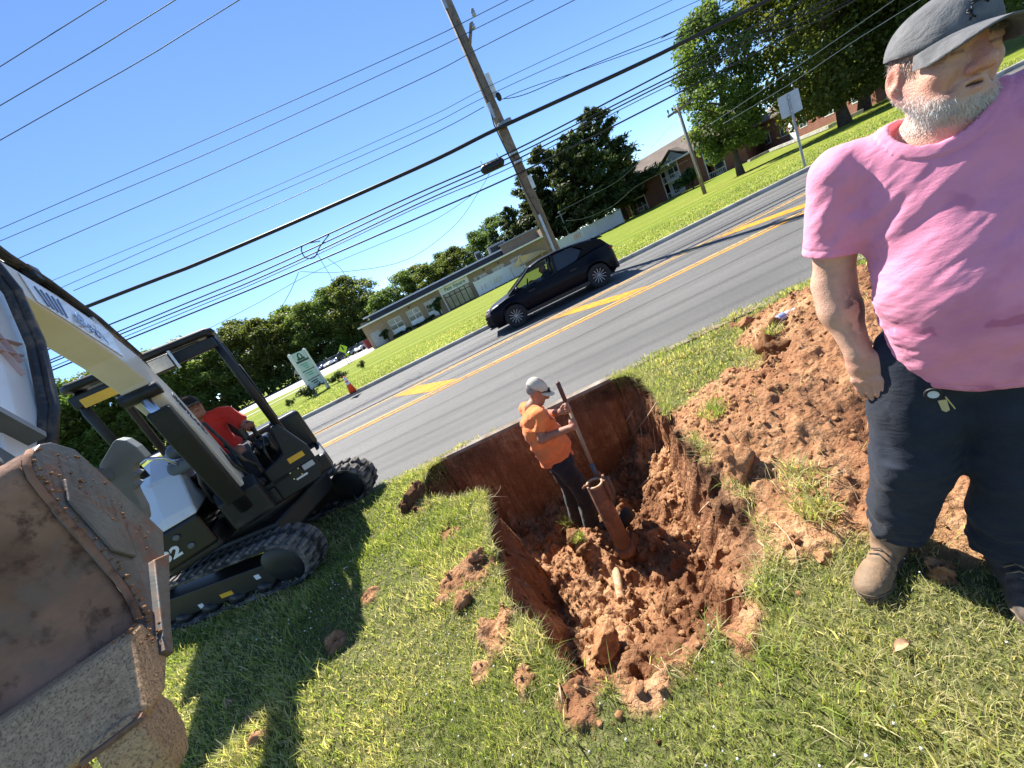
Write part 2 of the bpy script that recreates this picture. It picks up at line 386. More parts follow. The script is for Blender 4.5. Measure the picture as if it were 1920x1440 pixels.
def surf_z(x, y):
    x = np.asarray(x, float); y = np.asarray(y, float)
    base = .030 + .018*fbm(x*.9, y*.9, 9, 3) + .007*fbm(x*6, y*6, 4, 2)
    base = base - .03*sstep(V_NEAR-.25, V_NEAR, rv(x, y))
    s = soil_f(x, y)
    mound = .34*np.exp(-((x-2.35)/.75)**2-((y-2.35)/.75)**2) + .16*np.exp(-((x-1.35)/.35)**2-((y-2.05)/.5)**2) + .20*np.exp(-((x-2.9)/.6)**2-((y-3.2)/.6)**2) + .10*np.exp(-((x-3.3)/1.)**2-((y-2.0)/.8)**2)
    lump = .045*np.abs(fbm(x*5.5, y*5.5, 11, 4, .62)) + .020*np.abs(fbm(x*19, y*19, 6, 3))
    return base + s*lump + mound*sstep(-.15, .25, poly_sd(SOIL, x, y))
def ground_z(x, y):
    x = np.asarray(x, float); y = np.asarray(y, float)
    d = pit_d(x, y)
    wl = np.full(x.shape, .10)
    wl = np.where((x > .5), np.interp(y, [1.4, 2.2, 2.7, 3.0, 4.2], [.42, .36, .22, .11, .09]), wl)
    wl = wl + .16*sstep(1.7, 1.15, y)
    wl = np.where((x < -.3) & (y > 1.7) & (y < 3.0), .19, wl)
    wl = np.where(y > 3.9, np.where(x < .8, .05, wl), wl)
    t = np.clip(d/wl, 0, 1); t = np.where(x > .5, t**1.15, t)
    s0 = surf_z(x, y)
    return s0*(1-t) + floor_z(x, y)*t
def soil_mat():
    k = NT('red_clay_soil'); p = k.pos()
    big = k.noise(p, 1.7, 4, .6); mid = k.noise(p, 9, 5, .7); fine = k.noise(p, 55, 4, .75); st = k.noise(k.scaled(p, (9, 9, .9)), 2.0, 4, .7)
    col = k.ramp(mid, [(.30, (.20, .092, .045)), (.48, (.43, .225, .112)), (.70, (.62, .375, .205))])
    col = k.mix(k.ramp(big, [(.40, (.8, .8, .8)), (.58, (0, 0, 0))]), col, (.30, .135, .065))
    col = k.mix(k.ramp(fine, [(.30, (.75, .75, .75)), (.46, (0, 0, 0))]), col, (.10, .042, .022))
    col = k.mix(k.ramp(fine, [(.60, (0, 0, 0)), (.75, (.55, .55, .55))]), col, (.66, .42, .24))
    damp = k.noise(p, .8, 3, .5); col = k.mix(k.ramp(damp, [(.36, (.75, .75, .75)), (.52, (0, 0, 0))]), col, (.12, .052, .026)); col = k.mix(k.ramp(damp, [(.55, (0, 0, 0)), (.72, (.5, .5, .5))]), col, (.55, .36, .21))
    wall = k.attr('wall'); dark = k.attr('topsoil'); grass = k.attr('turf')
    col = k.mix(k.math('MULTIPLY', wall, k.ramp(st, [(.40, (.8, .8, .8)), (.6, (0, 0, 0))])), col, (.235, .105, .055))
    col = k.mix(k.math('MULTIPLY', dark, k.ramp(mid, [(.36, (1, 1, 1)), (.68, (.35, .35, .35))])), col, (.055, .030, .018))
    tn = k.noise(p, 24, 4, .7)
    turf = k.ramp(tn, [(.3, (.06, .065, .022)), (.55, (.13, .135, .05)), (.75, (.27, .235, .12))])
    col = k.mix(grass, col, turf)
    vor = k.voro(p, 34)
    h = k.math('ADD', k.math('ADD', fine, k.math('MULTIPLY', mid, 2.0)), k.math('ADD', k.math('MULTIPLY', vor, -.8), k.math('MULTIPLY', k.math('MULTIPLY', wall, st), 2.0)))
    return k.bsdf(col, .93, 0, .15, k.bump(h, .9, .018)).m
SOILM = soil_mat()
GX0, GX1, GY0, GY1, GS = -2.5, 4.7, .40, 4.46, .0135
xs = np.arange(GX0, GX1+1e-6, GS); ys = np.arange(GY0, GY1+1e-6, GS)
XX, YY0 = np.meshgrid(xs, ys); CLIP = (V_NEAR-.10+XX*_su)/_cu; YY = np.minimum(YY0, CLIP)
dd = pit_d(XX, YY); ZZ = ground_z(XX, YY)
gzx = np.gradient(ZZ, axis=1)/GS; gzy = np.gradient(ZZ, axis=0)/GS; slope = np.hypot(gzx, gzy)
s0 = surf_z(XX, YY)
bk_t = np.clip((YY0-CLIP)/np.maximum(GY1-CLIP-.02, .03), 0, 1); back = (YY0 > CLIP) & (dd > 0)
ZZ = np.where(back, ZZ*(1-bk_t)+np.minimum(s0, .0)*bk_t, ZZ)
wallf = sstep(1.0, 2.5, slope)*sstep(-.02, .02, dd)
# push the wall surface in and out so that the cut shows grooves, ledges and broken chunks
dep = s0-ZZ
off = wallf*(.050*fbm(XX*6, YY*6, ZZ*3.2, 4) + .022*fbm(XX*20, YY*20, ZZ*9, 3) - .03*sstep(.05, .28, dep)*sstep(.55, .3, dep))
nx = -gzx/np.maximum(slope, .3); ny = -gzy/np.maximum(slope, .3)
off = np.where(back, 0, off); bo = np.where(back, np.clip(.03*fbm(XX*5, ZZ*5, 2, 4)+.012*fbm(XX*21, ZZ*14, 5, 3)-.035, -.09, 0)*np.sin(math.pi*np.clip(bk_t, 0, 1))**.4, 0); wallf = np.where(back, 1, wallf)
VX = XX+nx*off; VY = np.minimum(YY+ny*off, CLIP+.0)+bo
ny_, nx_ = XX.shape
idx = np.arange(ny_*nx_).reshape(ny_, nx_)
F = np.stack([idx[:-1, :-1], idx[:-1, 1:], idx[1:, 1:], idx[1:, :-1]], -1).reshape(-1, 4)
me = mesh_from('dug_ground', np.stack([VX, VY, ZZ], -1).reshape(-1, 3), F, True)
sf = soil_f(XX, YY)
point_attr(me, 'turf', (np.clip(1-sf, 0, 1)*sstep(.03, -.0, dd)).ravel())
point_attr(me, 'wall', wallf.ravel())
dep = s0-ZZ
dark = sstep(.34, .10, dep)*sstep(.015, .05, dep)*sstep(-.02, .02, dd)*(.35+.65*sstep(.3, .9, XX)+.3*sstep(-.3, -.9, XX))
for c, r in BARE[:2]: dark = np.maximum(dark, .9*sstep(1.2, .5, np.hypot(XX-c[0]+.12, YY-c[1])/r))
point_attr(me, 'topsoil', np.clip(dark, 0, 1).ravel())
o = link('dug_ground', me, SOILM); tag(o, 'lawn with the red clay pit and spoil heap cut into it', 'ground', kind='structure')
# the lawn that goes on around it
def near_mat():
    k = NT('near_turf'); p = k.pos(); tn = k.noise(p, 24, 4, .7); b = k.noise(p, 1.5, 4)
    col = k.ramp(tn, [(.3, (.06, .07, .02)), (.55, (.12, .14, .045)), (.75, (.25, .24, .10))])
    col = k.mix(k.ramp(b, [(.4, (.5, .5, .5)), (.6, (0, 0, 0))]), col, (.06, .09, .02))
    return k.bsdf(col, .9, 0, .2, k.bump(tn, .8, .03)).m
NEARM = near_mat()
xs2 = np.concatenate([[-900, -200, -60, -25], np.arange(-12, 12.01, .25), [25, 60, 200, 900]])
ys2 = np.concatenate([[-900, -200, -60, -20], np.arange(-6, 4.01, .25), [4.4]])
X2, Y2 = np.meshgrid(xs2, ys2); Y2 = np.where(Y2 > 4.35, (V_NEAR-.10+X2*_su)/_cu, np.minimum(Y2, (V_NEAR-.12+X2*_su)/_cu))
Z2 = np.where((np.abs(X2) < 12.1) & (Y2 > -6.1), surf_z(X2, Y2), .03)
nv = X2.shape; idx = np.arange(X2.size).reshape(nv); F = np.stack([idx[:-1, :-1], idx[:-1, 1:], idx[1:, 1:], idx[1:, :-1]], -1).reshape(-1, 4)
cx = X2[:-1, :-1].ravel(), X2[:-1, 1:].ravel(); cy = Y2[:-1, :-1].ravel(), Y2[1:, :-1].ravel()
inside = (cx[0] >= GX0-.01) & (cx[1] <= GX1+.31) & (cy[0] >= GY0-.2) & (cy[1] <= 4.7)
Z2 = Z2 - np.where((X2 > GX0+.02) & (X2 < GX1-.02) & (Y2 > GY0+.02), .012, 0.0)
me = mesh_from('near_lawn', np.stack([X2, Y2, Z2], -1).reshape(-1, 3), F[~inside], True)
o = link('near_lawn', me, NEARM); tag(o, 'lawn on the near side of the road', 'lawn', kind='structure')
# ================================================================== grass blades on the near lawn
def grass_mat():
    k = NT('grass_blade'); c = k.attr('tint'); dry = k.attr('dry'); 
    col = k.ramp(c, [(0, (.095, .140, .032)), (.5, (.215, .280, .066)), (1, (.36, .41, .13))])
    col = k.mix(dry, col, (.62, .54, .34))
    b = k.bsdf(col, .45, 0, .35); tr = k.n('ShaderNodeBsdfTranslucent'); 
    col2 = k.mix(1.0, col, (1.55, 1.5, .8), 'MULTIPLY'); k.l(col2, tr.inputs[0])
    mx = k.n('ShaderNodeMixShader'); mx.inputs[0].default_value = .5; k.l(k.b.outputs[0], mx.inputs[1]); k.l(tr.outputs[0], mx.inputs[2]); k.l(mx.outputs[0], k.out.inputs[0])
    return k.m
GRASS = grass_mat()
def blades(name, x, y, z, ln, wd, tint, dry, lean=.55, seg2=True, m=GRASS):
    n = len(x); a = rng.random(n)*2*math.pi; l = lean*(.3+rng.random(n)); az = rng.random(n)*2*math.pi
    bx, by = np.cos(a)*wd/2, np.sin(a)*wd/2
    dx, dy = np.cos(az)*l*ln, np.sin(az)*l*ln; h = ln*np.sqrt(np.clip(1-(l*.8)**2, .15, 1))
    base = np.stack([x, y, z-.006], -1); W = np.stack([bx, by, 0*bx], -1)
    mid = base+np.stack([dx*.32, dy*.32, h*.58], -1); tip = base+np.stack([dx, dy, h], -1)
    V = np.stack([base-W, base+W, mid+W*.8, mid-W*.8, tip], 1).reshape(-1, 3)
    i = np.arange(n)[:, None]*5
    me = bpy.data.meshes.new(name)
    q = (i+np.array([0, 1, 2, 3])); t = (i+np.array([3, 2, 4]))
    loops = np.concatenate([q, t], 1).ravel(); starts = (np.arange(n)[:, None]*7+np.array([0, 4])).ravel()
    me.vertices.add(n*5); me.vertices.foreach_set('co', V.astype(np.float32).ravel())
    me.loops.add(n*7); me.loops.foreach_set('vertex_index', loops.astype(np.int32)); me.polygons.add(2*n); me.polygons.foreach_set('loop_start', starts.astype(np.int32))
    me.update(calc_edges=True); me.polygons.foreach_set('use_smooth', np.ones(2*n, bool))
    point_attr(me, 'tint', np.repeat(tint, 5)); point_attr(me, 'dry', np.repeat(dry, 5))
    return link(name, me, m)
def scatter(n, x0, x1, y0, y1, dens):
    x = x0+rng.random(n)*(x1-x0); y = y0+rng.random(n)*(y1-y0)
    k = rng.random(n) < dens(x, y); return x[k], y[k]
def lawn_keep(x, y):
    pxy = project(np.stack([x, y, 0*x+.03], -1)); vis = (pxy[..., 0] > -150) & (pxy[..., 0] < 2080) & (pxy[..., 1] > -100) & (pxy[..., 1] < 1620) & (y > .15)
    full = np.zeros(x.shape); x = x[vis]; y = y[vis]
    s = soil_f(x, y); d = pit_d(x, y)
    k = np.clip(1-s*1.02, 0, 1)*(d < .012)*(rv(x, y) < np.where((x > -.40) & (x < 1.0), V_NEAR-.08, V_NEAR+.015)+.045*fbm(x*7, y*7))
    # sparse, worn turf
    worn = sstep(.12, .5, fbm(x*1.3, y*1.3, 21, 3)); k = k*(1-.6*worn)
    full[vis] = k; return full
def dens_near(x, y):
    r = np.hypot(x, y); q = np.clip((1.5/np.maximum(r, 1.2))**1.15, .03, 1); sel = rng.random(len(x)) < q
    out_ = np.zeros(len(x)); out_[sel] = lawn_keep(x[sel], y[sel]); return out_
gx, gy = scatter(930000, -7.5, 7.5, .2, 4.9, dens_near)
r = np.hypot(gx, gy); gzv = np.where(rv(gx, gy) > V_NEAR-.11, .030, ground_z(gx, np.minimum(gy, (V_NEAR-.10+gx*_su)/_cu)))
patch = fbm(gx*1.1, gy*1.1, 5, 3); p2 = fbm(gx*3.2, gy*3.2, 8, 3)
ln = .86*(.032+.030*rng.random(len(gx))+.016*np.clip(p2, -1, 1)+.012*(rng.random(len(gx)) > .93))*(1+.7*sstep(.35, .75, fbm(gx*2.3, gy*2.3, 31, 2)))
edge = pit_d(gx, gy) > -.10
wd = .0030*(.7+.7*rng.random(len(gx)))*np.clip(r/1.5, 1, 3.2)
dryp = np.clip(.14+.62*sstep(-.2, .4, patch)+.35*sstep(.2, 1.2, gx)*sstep(1.5, .7, gy)+.30*sstep(1.45, .9, gy)*sstep(-.2, .5, fbm(gx*2.0, gy*2.0, 71, 3)+.15)+.18*p2+.45*soil_f(gx, gy), 0, 1)
dry = np.where(rng.random(len(gx)) < dryp*.66, .45+.55*rng.random(len(gx)), .12*rng.random(len(gx)))
tint = np.clip(.47+.35*rng.standard_normal(len(gx))*.6+.25*p2+.20*sstep(1.8, .8, gy), 0, 1)
o = blades('grass', gx, gy, gzv, ln, wd, tint, dry, .75); tag(o, 'short patchy lawn grass around the pit', 'grass', kind='stuff')
NBL = len(gx)
# coarser blades on the far verge, where single blades just show
nf = 42000; fu = -16+38*rng.random(nf); fv = V_FAR+.19+7.5*rng.random(nf)**1.7; FP = np.stack([fu*_cu-fv*_su, fu*_su+fv*_cu], -1)
fpat = fbm(FP[:, 0]*.6, FP[:, 1]*1.6, 3, 3)
o = blades('verge_grass', FP[:, 0], FP[:, 1], np.full(nf, .112), (.05+.05*rng.random(nf)), np.full(nf, .022), np.clip(.45+.4*fpat+.2*rng.standard_normal(nf), 0, 1), (rng.random(nf) < .22)*.7, .9); tag(o, 'mown grass along the far kerb', 'grass', kind='stuff')
# tall coarse blades and broad weed leaves in the foreground
def dens_tall(x, y): return lawn_keep(x, y)*sstep(.0, .45, fbm(x*2.1, y*2.1, 44, 2))*np.clip(1.6/np.maximum(np.hypot(x, y), .8), .1, 1)
tx, ty = scatter(26000, -5, 3.6, .2, 4.4, dens_tall)
o = blades('coarse_grass', tx, ty, ground_z(tx, ty), .07+.07*rng.random(len(tx)), .005+.004*rng.random(len(tx)), .5+.4*rng.random(len(tx)), (rng.random(len(tx)) < .18)*.8, .8)
tag(o, 'longer coarse grass blades standing out of the lawn', 'grass', kind='stuff')
# dry straw lying about
sx, sy = scatter(24000, -3, 3.4, .3, 4.3, lambda x, y: np.clip(.25*lawn_keep(x, y)+.35*sstep(.1, .5, soil_f(x, y))*(pit_d(x, y) < -.02), 0, 1)*np.clip(1.5/np.hypot(x, y), 0, 1))
o = blades('dry_straw', sx, sy, ground_z(sx, sy)+.006, .05+.06*rng.random(len(sx)), np.full(len(sx), .0022), np.zeros(len(sx)), .8+.2*rng.random(len(sx)), 1.15)
tag(o, 'dry straw scattered over the lawn and soil', 'straw', kind='stuff')
# turf that hangs over the lip of the pit
t = rng.random(17000); per = np.concatenate([PIT, PIT[:1]]); seg = np.linalg.norm(np.diff(per, axis=0), axis=1); cum = np.concatenate([[0], np.cumsum(seg)])
pos = t*cum[-1]; ii = np.clip(np.searchsorted(cum, pos)-1, 0, len(PIT)-1); f = ((pos-cum[ii])/seg[ii])[:, None]
P = per[ii]*(1-f)+per[ii+1]*f+rng.normal(0, .035, (17000, 2))
k = (pit_d(P[:, 0], P[:, 1]) < .05) & (rng.random(17000) < (1-soil_f(P[:, 0], P[:, 1]))) & (rv(P[:, 0], P[:, 1]) < V_NEAR-.1) & ~((P[:, 1] > 4.0) & (P[:, 0] > -.25) & (P[:, 0] < .85))
P = P[k]
o = blades('lip_grass', P[:, 0], P[:, 1], surf_z(P[:, 0], P[:, 1]), .04+.06*rng.random(len(P)), np.full(len(P), .0042), .3+.5*rng.random(len(P)), (rng.random(len(P)) < .4)*.8, 1.25)
tag(o, 'ragged grass hanging over the edge of the pit', 'grass', kind='stuff')
# clover heads
cx_, cy_ = scatter(5200, -4.5, 3, .4, 4.2, lambda x, y: lawn_keep(x, y)*sstep(.05, .4, fbm(x*1.7, y*1.7, 60, 2)+.1)*.30)
mb_v = []; mb_f = []
oc = np.array([[1, 0, 0], [-1, 0, 0], [0, 1, 0], [0, -1, 0], [0, 0, 1], [0, 0, -1]], float); of = np.array([[0, 2, 4], [2, 1, 4], [1, 3, 4], [3, 0, 4], [2, 0, 5], [1, 2, 5], [3, 1, 5], [0, 3, 5]])
n = len(cx_); C = np.stack([cx_, cy_, ground_z(cx_, cy_)+.035+.02*rng.random(n)], -1); S = (.0035+.003*rng.random(n))*np.clip(np.hypot(cx_, cy_)/2.6, 1, 1.4)
V = (C[:, None]+oc[None]*S[:, None, None]).reshape(-1, 3); F = (np.arange(n)[:, None, None]*6+of[None]).reshape(-1, 3)
WHITEF = pmat('clover_white', (.62, .60, .52), .8, var=.2, scale=60)
o = link('clover_flowers', mesh_from('clover_flowers', V, F, True), WHITEF); tag(o, 'small white clover heads in the lawn', 'flowers', kind='stuff')

# ================================================================== soil clods
def clod_mesh(seed, sub=2, rough=.45):
    bm = bmesh.new(); bmesh.ops.create_icosphere(bm, subdivisions=sub, radius=1.0)
    V = np.array([v.co[:] for v in bm.verts]); F = np.array([[v.index for v in f.verts] for f in bm.faces]); bm.free()
    d = 1+rough*fbm(V[:, 0]*1.2+seed*7.3, V[:, 1]*1.2, V[:, 2]*1.2+seed, 4, .6)+(.16*np.abs(fbm(V[:, 0]*6+seed, V[:, 1]*6, V[:, 2]*6, 3, .6)) if sub > 2 else 0)
    # a few flat breaks
    r2 = np.random.default_rng(seed)
    V = V*d[:, None]
    for _ in range(4):
        nrm = r2.normal(size=3); nrm /= np.linalg.norm(nrm); h = V@nrm; lim = .62+.2*r2.random(); V = V-np.outer(np.maximum(h-lim, 0)*.85, nrm)
    return V, F
def soil_plain():
    k = NT('clod_soil'); p = k.pos(); o = k.attr('shade')
    mid = k.noise(p, 22, 5, .7); fine = k.noise(p, 120, 3, .75)
    col = k.ramp(mid, [(.28, (.19, .082, .038)), (.5, (.40, .20, .095)), (.72, (.60, .355, .19))])
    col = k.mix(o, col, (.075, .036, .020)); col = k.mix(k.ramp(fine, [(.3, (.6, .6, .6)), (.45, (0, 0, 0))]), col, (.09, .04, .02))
    return k.bsdf(col, .95, 0, .12, k.bump(k.math('ADD', fine, k.math('MULTIPLY', mid, 2)), .9, .01)).m
CLODM = soil_plain()
VAR1 = [clod_mesh(i, 1, .5) for i in range(8)]; VAR2 = [clod_mesh(20+i, 4, .55) for i in range(8)]
def rand_rots(n):
    q = rng.normal(size=(n, 4)); q /= np.linalg.norm(q, axis=1)[:, None]; w_, x, y, z = q.T
    return np.stack([np.stack([1-2*(y*y+z*z), 2*(x*y-z*w_), 2*(x*z+y*w_)], -1), np.stack([2*(x*y+z*w_), 1-2*(x*x+z*z), 2*(y*z-x*w_)], -1), np.stack([2*(x*z-y*w_), 2*(y*z+x*w_), 1-2*(x*x+y*y)], -1)], 1)
def scatter_clods(name, x, y, size, shade, sink=.3):
    n = len(x); z = ground_z(x, y); Rm = rand_rots(n); V = []; F = []; S = []; off = 0; vi = rng.integers(0, 8, n)
    for k in range(8):
        s = np.where(vi == k)[0]; bv, bf = VAR1[k]; sc = size[s][:, None]*(.7+.6*rng.random((len(s), 3)))
        W = np.einsum('nij,vj->nvi', Rm[s], bv)*sc[:, None, :]*np.array([1, 1, .8])
        W += np.stack([x[s], y[s], z[s]+size[s]*(.6-sink)], -1)[:, None]
        V.append(W.reshape(-1, 3)); F.append((np.arange(len(s))[:, None, None]*len(bv)+bf[None]+off).reshape(-1, 3)); off += len(s)*len(bv); S.append(np.repeat(shade[s], len(bv)))
    me = mesh_from(name, np.concatenate(V), np.concatenate(F), False); point_attr(me, 'shade', np.concatenate(S)); return link(name, me, CLODM)
def dens_clod(x, y):
    d = pit_d(x, y); s = soil_f(x, y); steep = (d > 0) & (d < .12)
    pxy = project(np.stack([x, y, 0*x], -1)); vis = (pxy[..., 0] > -60) & (pxy[..., 0] < 2000) & (pxy[..., 1] < 1560)
    return np.where(d > 0, .8, np.maximum(sstep(.25, .7, s)*.75, .55*sstep(-.30, -.02, d)*(y < 2.6)*(rng.random(x.shape) < .35)))*(~steep)*vis*(.35+.65*sstep(-.2, .4, fbm(x*3, y*3, 77, 3)))
kx, ky = scatter(11500, -1.9, 4.3, .7, 4.3, dens_clod)
size = .005+.016*rng.random(len(kx))**2.6+.026*(rng.random(len(kx)) > .965)*rng.random(len(kx)); size = size*np.where(pit_d(kx, ky) > 0, 1.35, 1.0)
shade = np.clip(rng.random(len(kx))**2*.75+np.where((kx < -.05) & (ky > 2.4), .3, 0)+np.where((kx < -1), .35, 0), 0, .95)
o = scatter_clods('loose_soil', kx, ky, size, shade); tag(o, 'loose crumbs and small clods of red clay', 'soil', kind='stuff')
def big_clod(name, px, py, z, size, label, shade=.2, seed=0, squash=(1, 1, .75), cat='soil clod', world=None, rz=0.0):
    c = gp(px, py, z) if world is None else np.asarray(world, float)
    V, F = VAR2[seed % 8]
    me = mesh_from(name, V*np.array(squash)*size, F, True); point_attr(me, 'shade', np.full(len(V), shade)); o = link(name, me, CLODM, loc=c, rot=(.3*seed, .2*seed, rz+seed)); return tag(o, label, cat)
# ================================================================== trees
def leaf_mat(name, dark, mid, light, trans=.4):
    k = NT(name); c = k.attr('tint'); rnd = k.rand()
    col = k.ramp(c, [(0, dark), (.5, mid), (1, light)])
    hs = k.n('ShaderNodeHueSaturation'); k.l(col, hs.inputs['Color']); k.l(k.math('ADD', k.math('MULTIPLY', rnd, .05), .475), hs.inputs['Hue']); k.l(k.math('ADD', k.math('MULTIPLY', rnd, .35), .85), hs.inputs['Value'])
    col = hs.outputs[0]
    k.bsdf(col, .55, 0, .3); tr = k.n('ShaderNodeBsdfTranslucent'); k.l(k.mix(1.0, col, (1.5, 1.5, .85), 'MULTIPLY'), tr.inputs[0])
    mx = k.n('ShaderNodeMixShader'); mx.inputs[0].default_value = trans; k.l(k.b.outputs[0], mx.inputs[1]); k.l(tr.outputs[0], mx.inputs[2]); k.l(mx.outputs[0], k.out.inputs[0]); return k.m
LEAF = leaf_mat('broad_leaf', (.040, .065, .015), (.105, .145, .034), (.22, .25, .07), .52)
PINE = leaf_mat('pine_needle', (.028, .045, .018), (.065, .095, .030), (.14, .165, .055), .3)
SHRUB = leaf_mat('shrub_leaf', (.012, .028, .008), (.028, .055, .012), (.07, .10, .02), .25)
BARK = pmat('bark', (.075, .055, .042), .95, var=.4, scale=5, bump=.9, bscale=18, world=True)
def leaves_mesh(name, C, size, rg, outward=None, aspect=.6, up=.3):
    n = len(C); nrm = rg.normal(size=(n, 3)); nrm[:, 2] += up*1.2
    if outward is not None: nrm += outward*1.1
    nrm /= np.linalg.norm(nrm, axis=1)[:, None]
    t = np.cross(nrm, rg.normal(size=(n, 3))); t /= np.linalg.norm(t, axis=1)[:, None]; b = np.cross(nrm, t)
    s = (size*(.6+.8*rg.random(n)))[:, None] if np.ndim(size) == 0 else (size*(.6+.8*rg.random(n)))[:, None]
    V = np.stack([C-t*s*.5, C+b*s*aspect*.5+nrm*s*.06, C+t*s*.5, C-b*s*aspect*.5+nrm*s*.06], 1).reshape(-1, 3)
    F = (np.arange(n)[:, None]*4+np.arange(4)[None])
    return mesh_from(name, V, F, False)
def crown_points(rg, n, clumps, rads):
    """leaf positions over clumps; denser near each clump's skin"""
    w_ = rads**2.2; ci = rg.choice(len(clumps), n, p=w_/w_.sum()); d = rg.normal(size=(n, 3)); d /= np.linalg.norm(d, axis=1)[:, None]
    r = rads[ci]*(rg.random(n)**.42)*(1+.22*rg.normal(size=n)*.6)
    P = clumps[ci]+d*r[:, None]*np.array([1, 1, .78]); return P, d, ci
def limb_set(mb, rg, h, spread, r0, first=.2, nl=12, lift=.7):
    tr = [np.array([0, 0, -.1])]; n = 9
    for i in range(1, n+1):
        t = i/n; tr.append(np.array([.06*spread*math.sin(3*t+rg.random()), .06*spread*math.cos(2.3*t+rg.random()), h*.93*t]))
    rr = [r0*1.45]+[r0*(1-.88*i/n) for i in range(1, n+1)]; mb.tube(tr, rr, 9); ends = []
    for k in range(nl):
        t = first+(1-first)*.86*(k+rg.random()*.6)/nl; i = min(int(t*n), n-1); a = tr[i]+(tr[i+1]-tr[i])*(t*n-i); az = k*2.4+rg.random()*.8
        L = spread*(1.05-.72*t)*(.75+.4*rg.random()); lf = lift*(.6+.6*rg.random()); pts = []
        for q in range(6):
            u = q/5; pts.append(a+np.array([math.cos(az)*L*u, math.sin(az)*L*u, L*lf*(u-.25*u*u)])+rg.normal(size=3)*.05*L*u)
        rb = r0*(1-.85*t)*.5; mb.tube(pts, [rb*(1-.85*q/5)+.008 for q in range(6)], 6); ends.append(pts)
    return ends
def make_broad(seed, h, spread, crown_lo, nleaf, leafsize, r0, shape='round', nclump=60, name='tree'):
    rg = np.random.default_rng(seed); mb = MB(); ends = limb_set(mb, rg, h, spread, r0, max(.12, crown_lo/h), 14, .55 if shape == 'round' else 1.1)
    cl = []; rad = []
    for k in range(nclump):
        t = (k+rg.random())/nclump; z = crown_lo+(h-crown_lo)*t
        if shape == 'round': w_ = spread*math.sqrt(max(.05, 1-(2*t*.93-.80)**2))
        else: w_ = spread*min(1.0, .55+1.2*t)*math.sqrt(max(.03, 1-max(0, (t-.35)/.67)**2.2))
        az = rg.random()*6.283; rr = w_*(rg.random()**.5)*.86
        cl.append([rr*math.cos(az), rr*math.sin(az), z]); rad.append(spread*(.17+.15*rg.random()))
    for p in ends: cl.append(p[-1]); rad.append(spread*.2)
    cl = np.array(cl); rad = np.array(rad); cl[:, 2] = np.minimum(cl[:, 2], h-rad*.4)
    P, d, ci = crown_points(rg, nleaf, cl, rad)
    keep = P[:, 2] > crown_lo*.7
    P, d, ci = P[keep], d[keep], ci[keep]
    me = leaves_mesh('crown', P, leafsize, rg, d)
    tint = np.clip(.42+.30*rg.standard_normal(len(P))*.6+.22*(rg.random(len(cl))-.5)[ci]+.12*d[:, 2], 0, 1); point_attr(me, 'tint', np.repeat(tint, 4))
    return me, mb.mesh('trunk', True)
def make_pine(seed, h, spread, lo, nleaf, leafsize, r0):
    rg = np.random.default_rng(seed); mb = MB(); mb.tube([[0, 0, -.1], [.1, .05, h*.5], [0, .1, h*.97]], [r0*1.2, r0*.7, .03], 8); C = []; O = []
    nb = 46
    for k in range(nb):
        t = (k+.5)/nb; z = lo+(h*.97-lo)*t; az = k*2.399+rg.random(); L = spread*(1-t)**.62*(.55+.55*rg.random())+.35
        rise = -.05+.5*t; e = np.array([math.cos(az)*L, math.sin(az)*L, L*rise]); base = np.array([0, 0, z]); mb.tube([base, base+e*.5-[0, 0, .05*L], base+e], [.05, .03, .012], 5)
        m = int(nleaf/nb*(.35+1.3*L/spread)); u = .25+.75*rg.random(m)**.7; sidew = (.10+.20*L*.5)*np.sqrt(u)
        c = base+e*u[:, None]+rg.normal(size=(m, 3))*sidew[:, None]*np.array([1, 1, .55])+np.array([0, 0, .08]); C.append(c); O.append(np.tile(e/np.linalg.norm(e)*.2+[0, 0, .8], (m, 1)))
    C = np.concatenate(C); O = np.concatenate(O); me = leaves_mesh('crown', C, leafsize, rg, O, .30, .3)
    point_attr(me, 'tint', np.repeat(np.clip(.4+.28*rg.standard_normal(len(C)), 0, 1), 4)); return me, mb.mesh('trunk', True)
def put_tree(name, pair, mat_, x, y, z, label, cat='tree', rz=0.0, sc=(1, 1, 1), group=None, trunk='trunk'):
    e = empty(name, (x, y, z), rz); e.scale = sc; tag(e, label, cat, group)
    link('crown', pair[0], mat_, e); link(trunk, pair[1], BARK, e); return e
T_R1 = make_broad(11, 11.2, 3.1, 1.9, 21000, .23, .22, 'tall', 100)
T_R2 = make_broad(12, 15.5, 5.4, 1.6, 40000, .27, .30, 'round', 150)
put_tree('maple_tree', T_R1, LEAF, 22.9, 30.7, .1, 'upright leafy tree on the far lawn behind the short utility pole')
put_tree('maple_tree', T_R2, LEAF, 28.6, 27.6, .1, 'broad spreading tree behind the road sign on the far lawn', rz=.6)
put_tree('maple_tree', T_R2, LEAF, 33.0, 24.4, .1, 'dark shady tree right behind the cap of the man in pink', rz=2.7, sc=(1.0, 1.0, 1.05))
put_tree('maple_tree', T_R2, LEAF, 36, 33, .1, 'tall tree filling the gap between the upright and the broad tree', rz=5.1, sc=(1.15, 1.15, 1.15))
put_tree('maple_tree', T_R2, LEAF, 42, 35, .1, 'tree far behind the broad spreading one beside the brick wall', rz=4.2, sc=(1.1, 1.1, 1.0))
W = [make_broad(31, 17, 6.0, 2.0, 14000, .46, .32, 'round', 55), make_broad(32, 20, 6.5, 2.0, 15000, .48, .36, 'round', 60), make_broad(33, 14, 5.4, 1.5, 13000, .44, .28, 'tall', 55)]
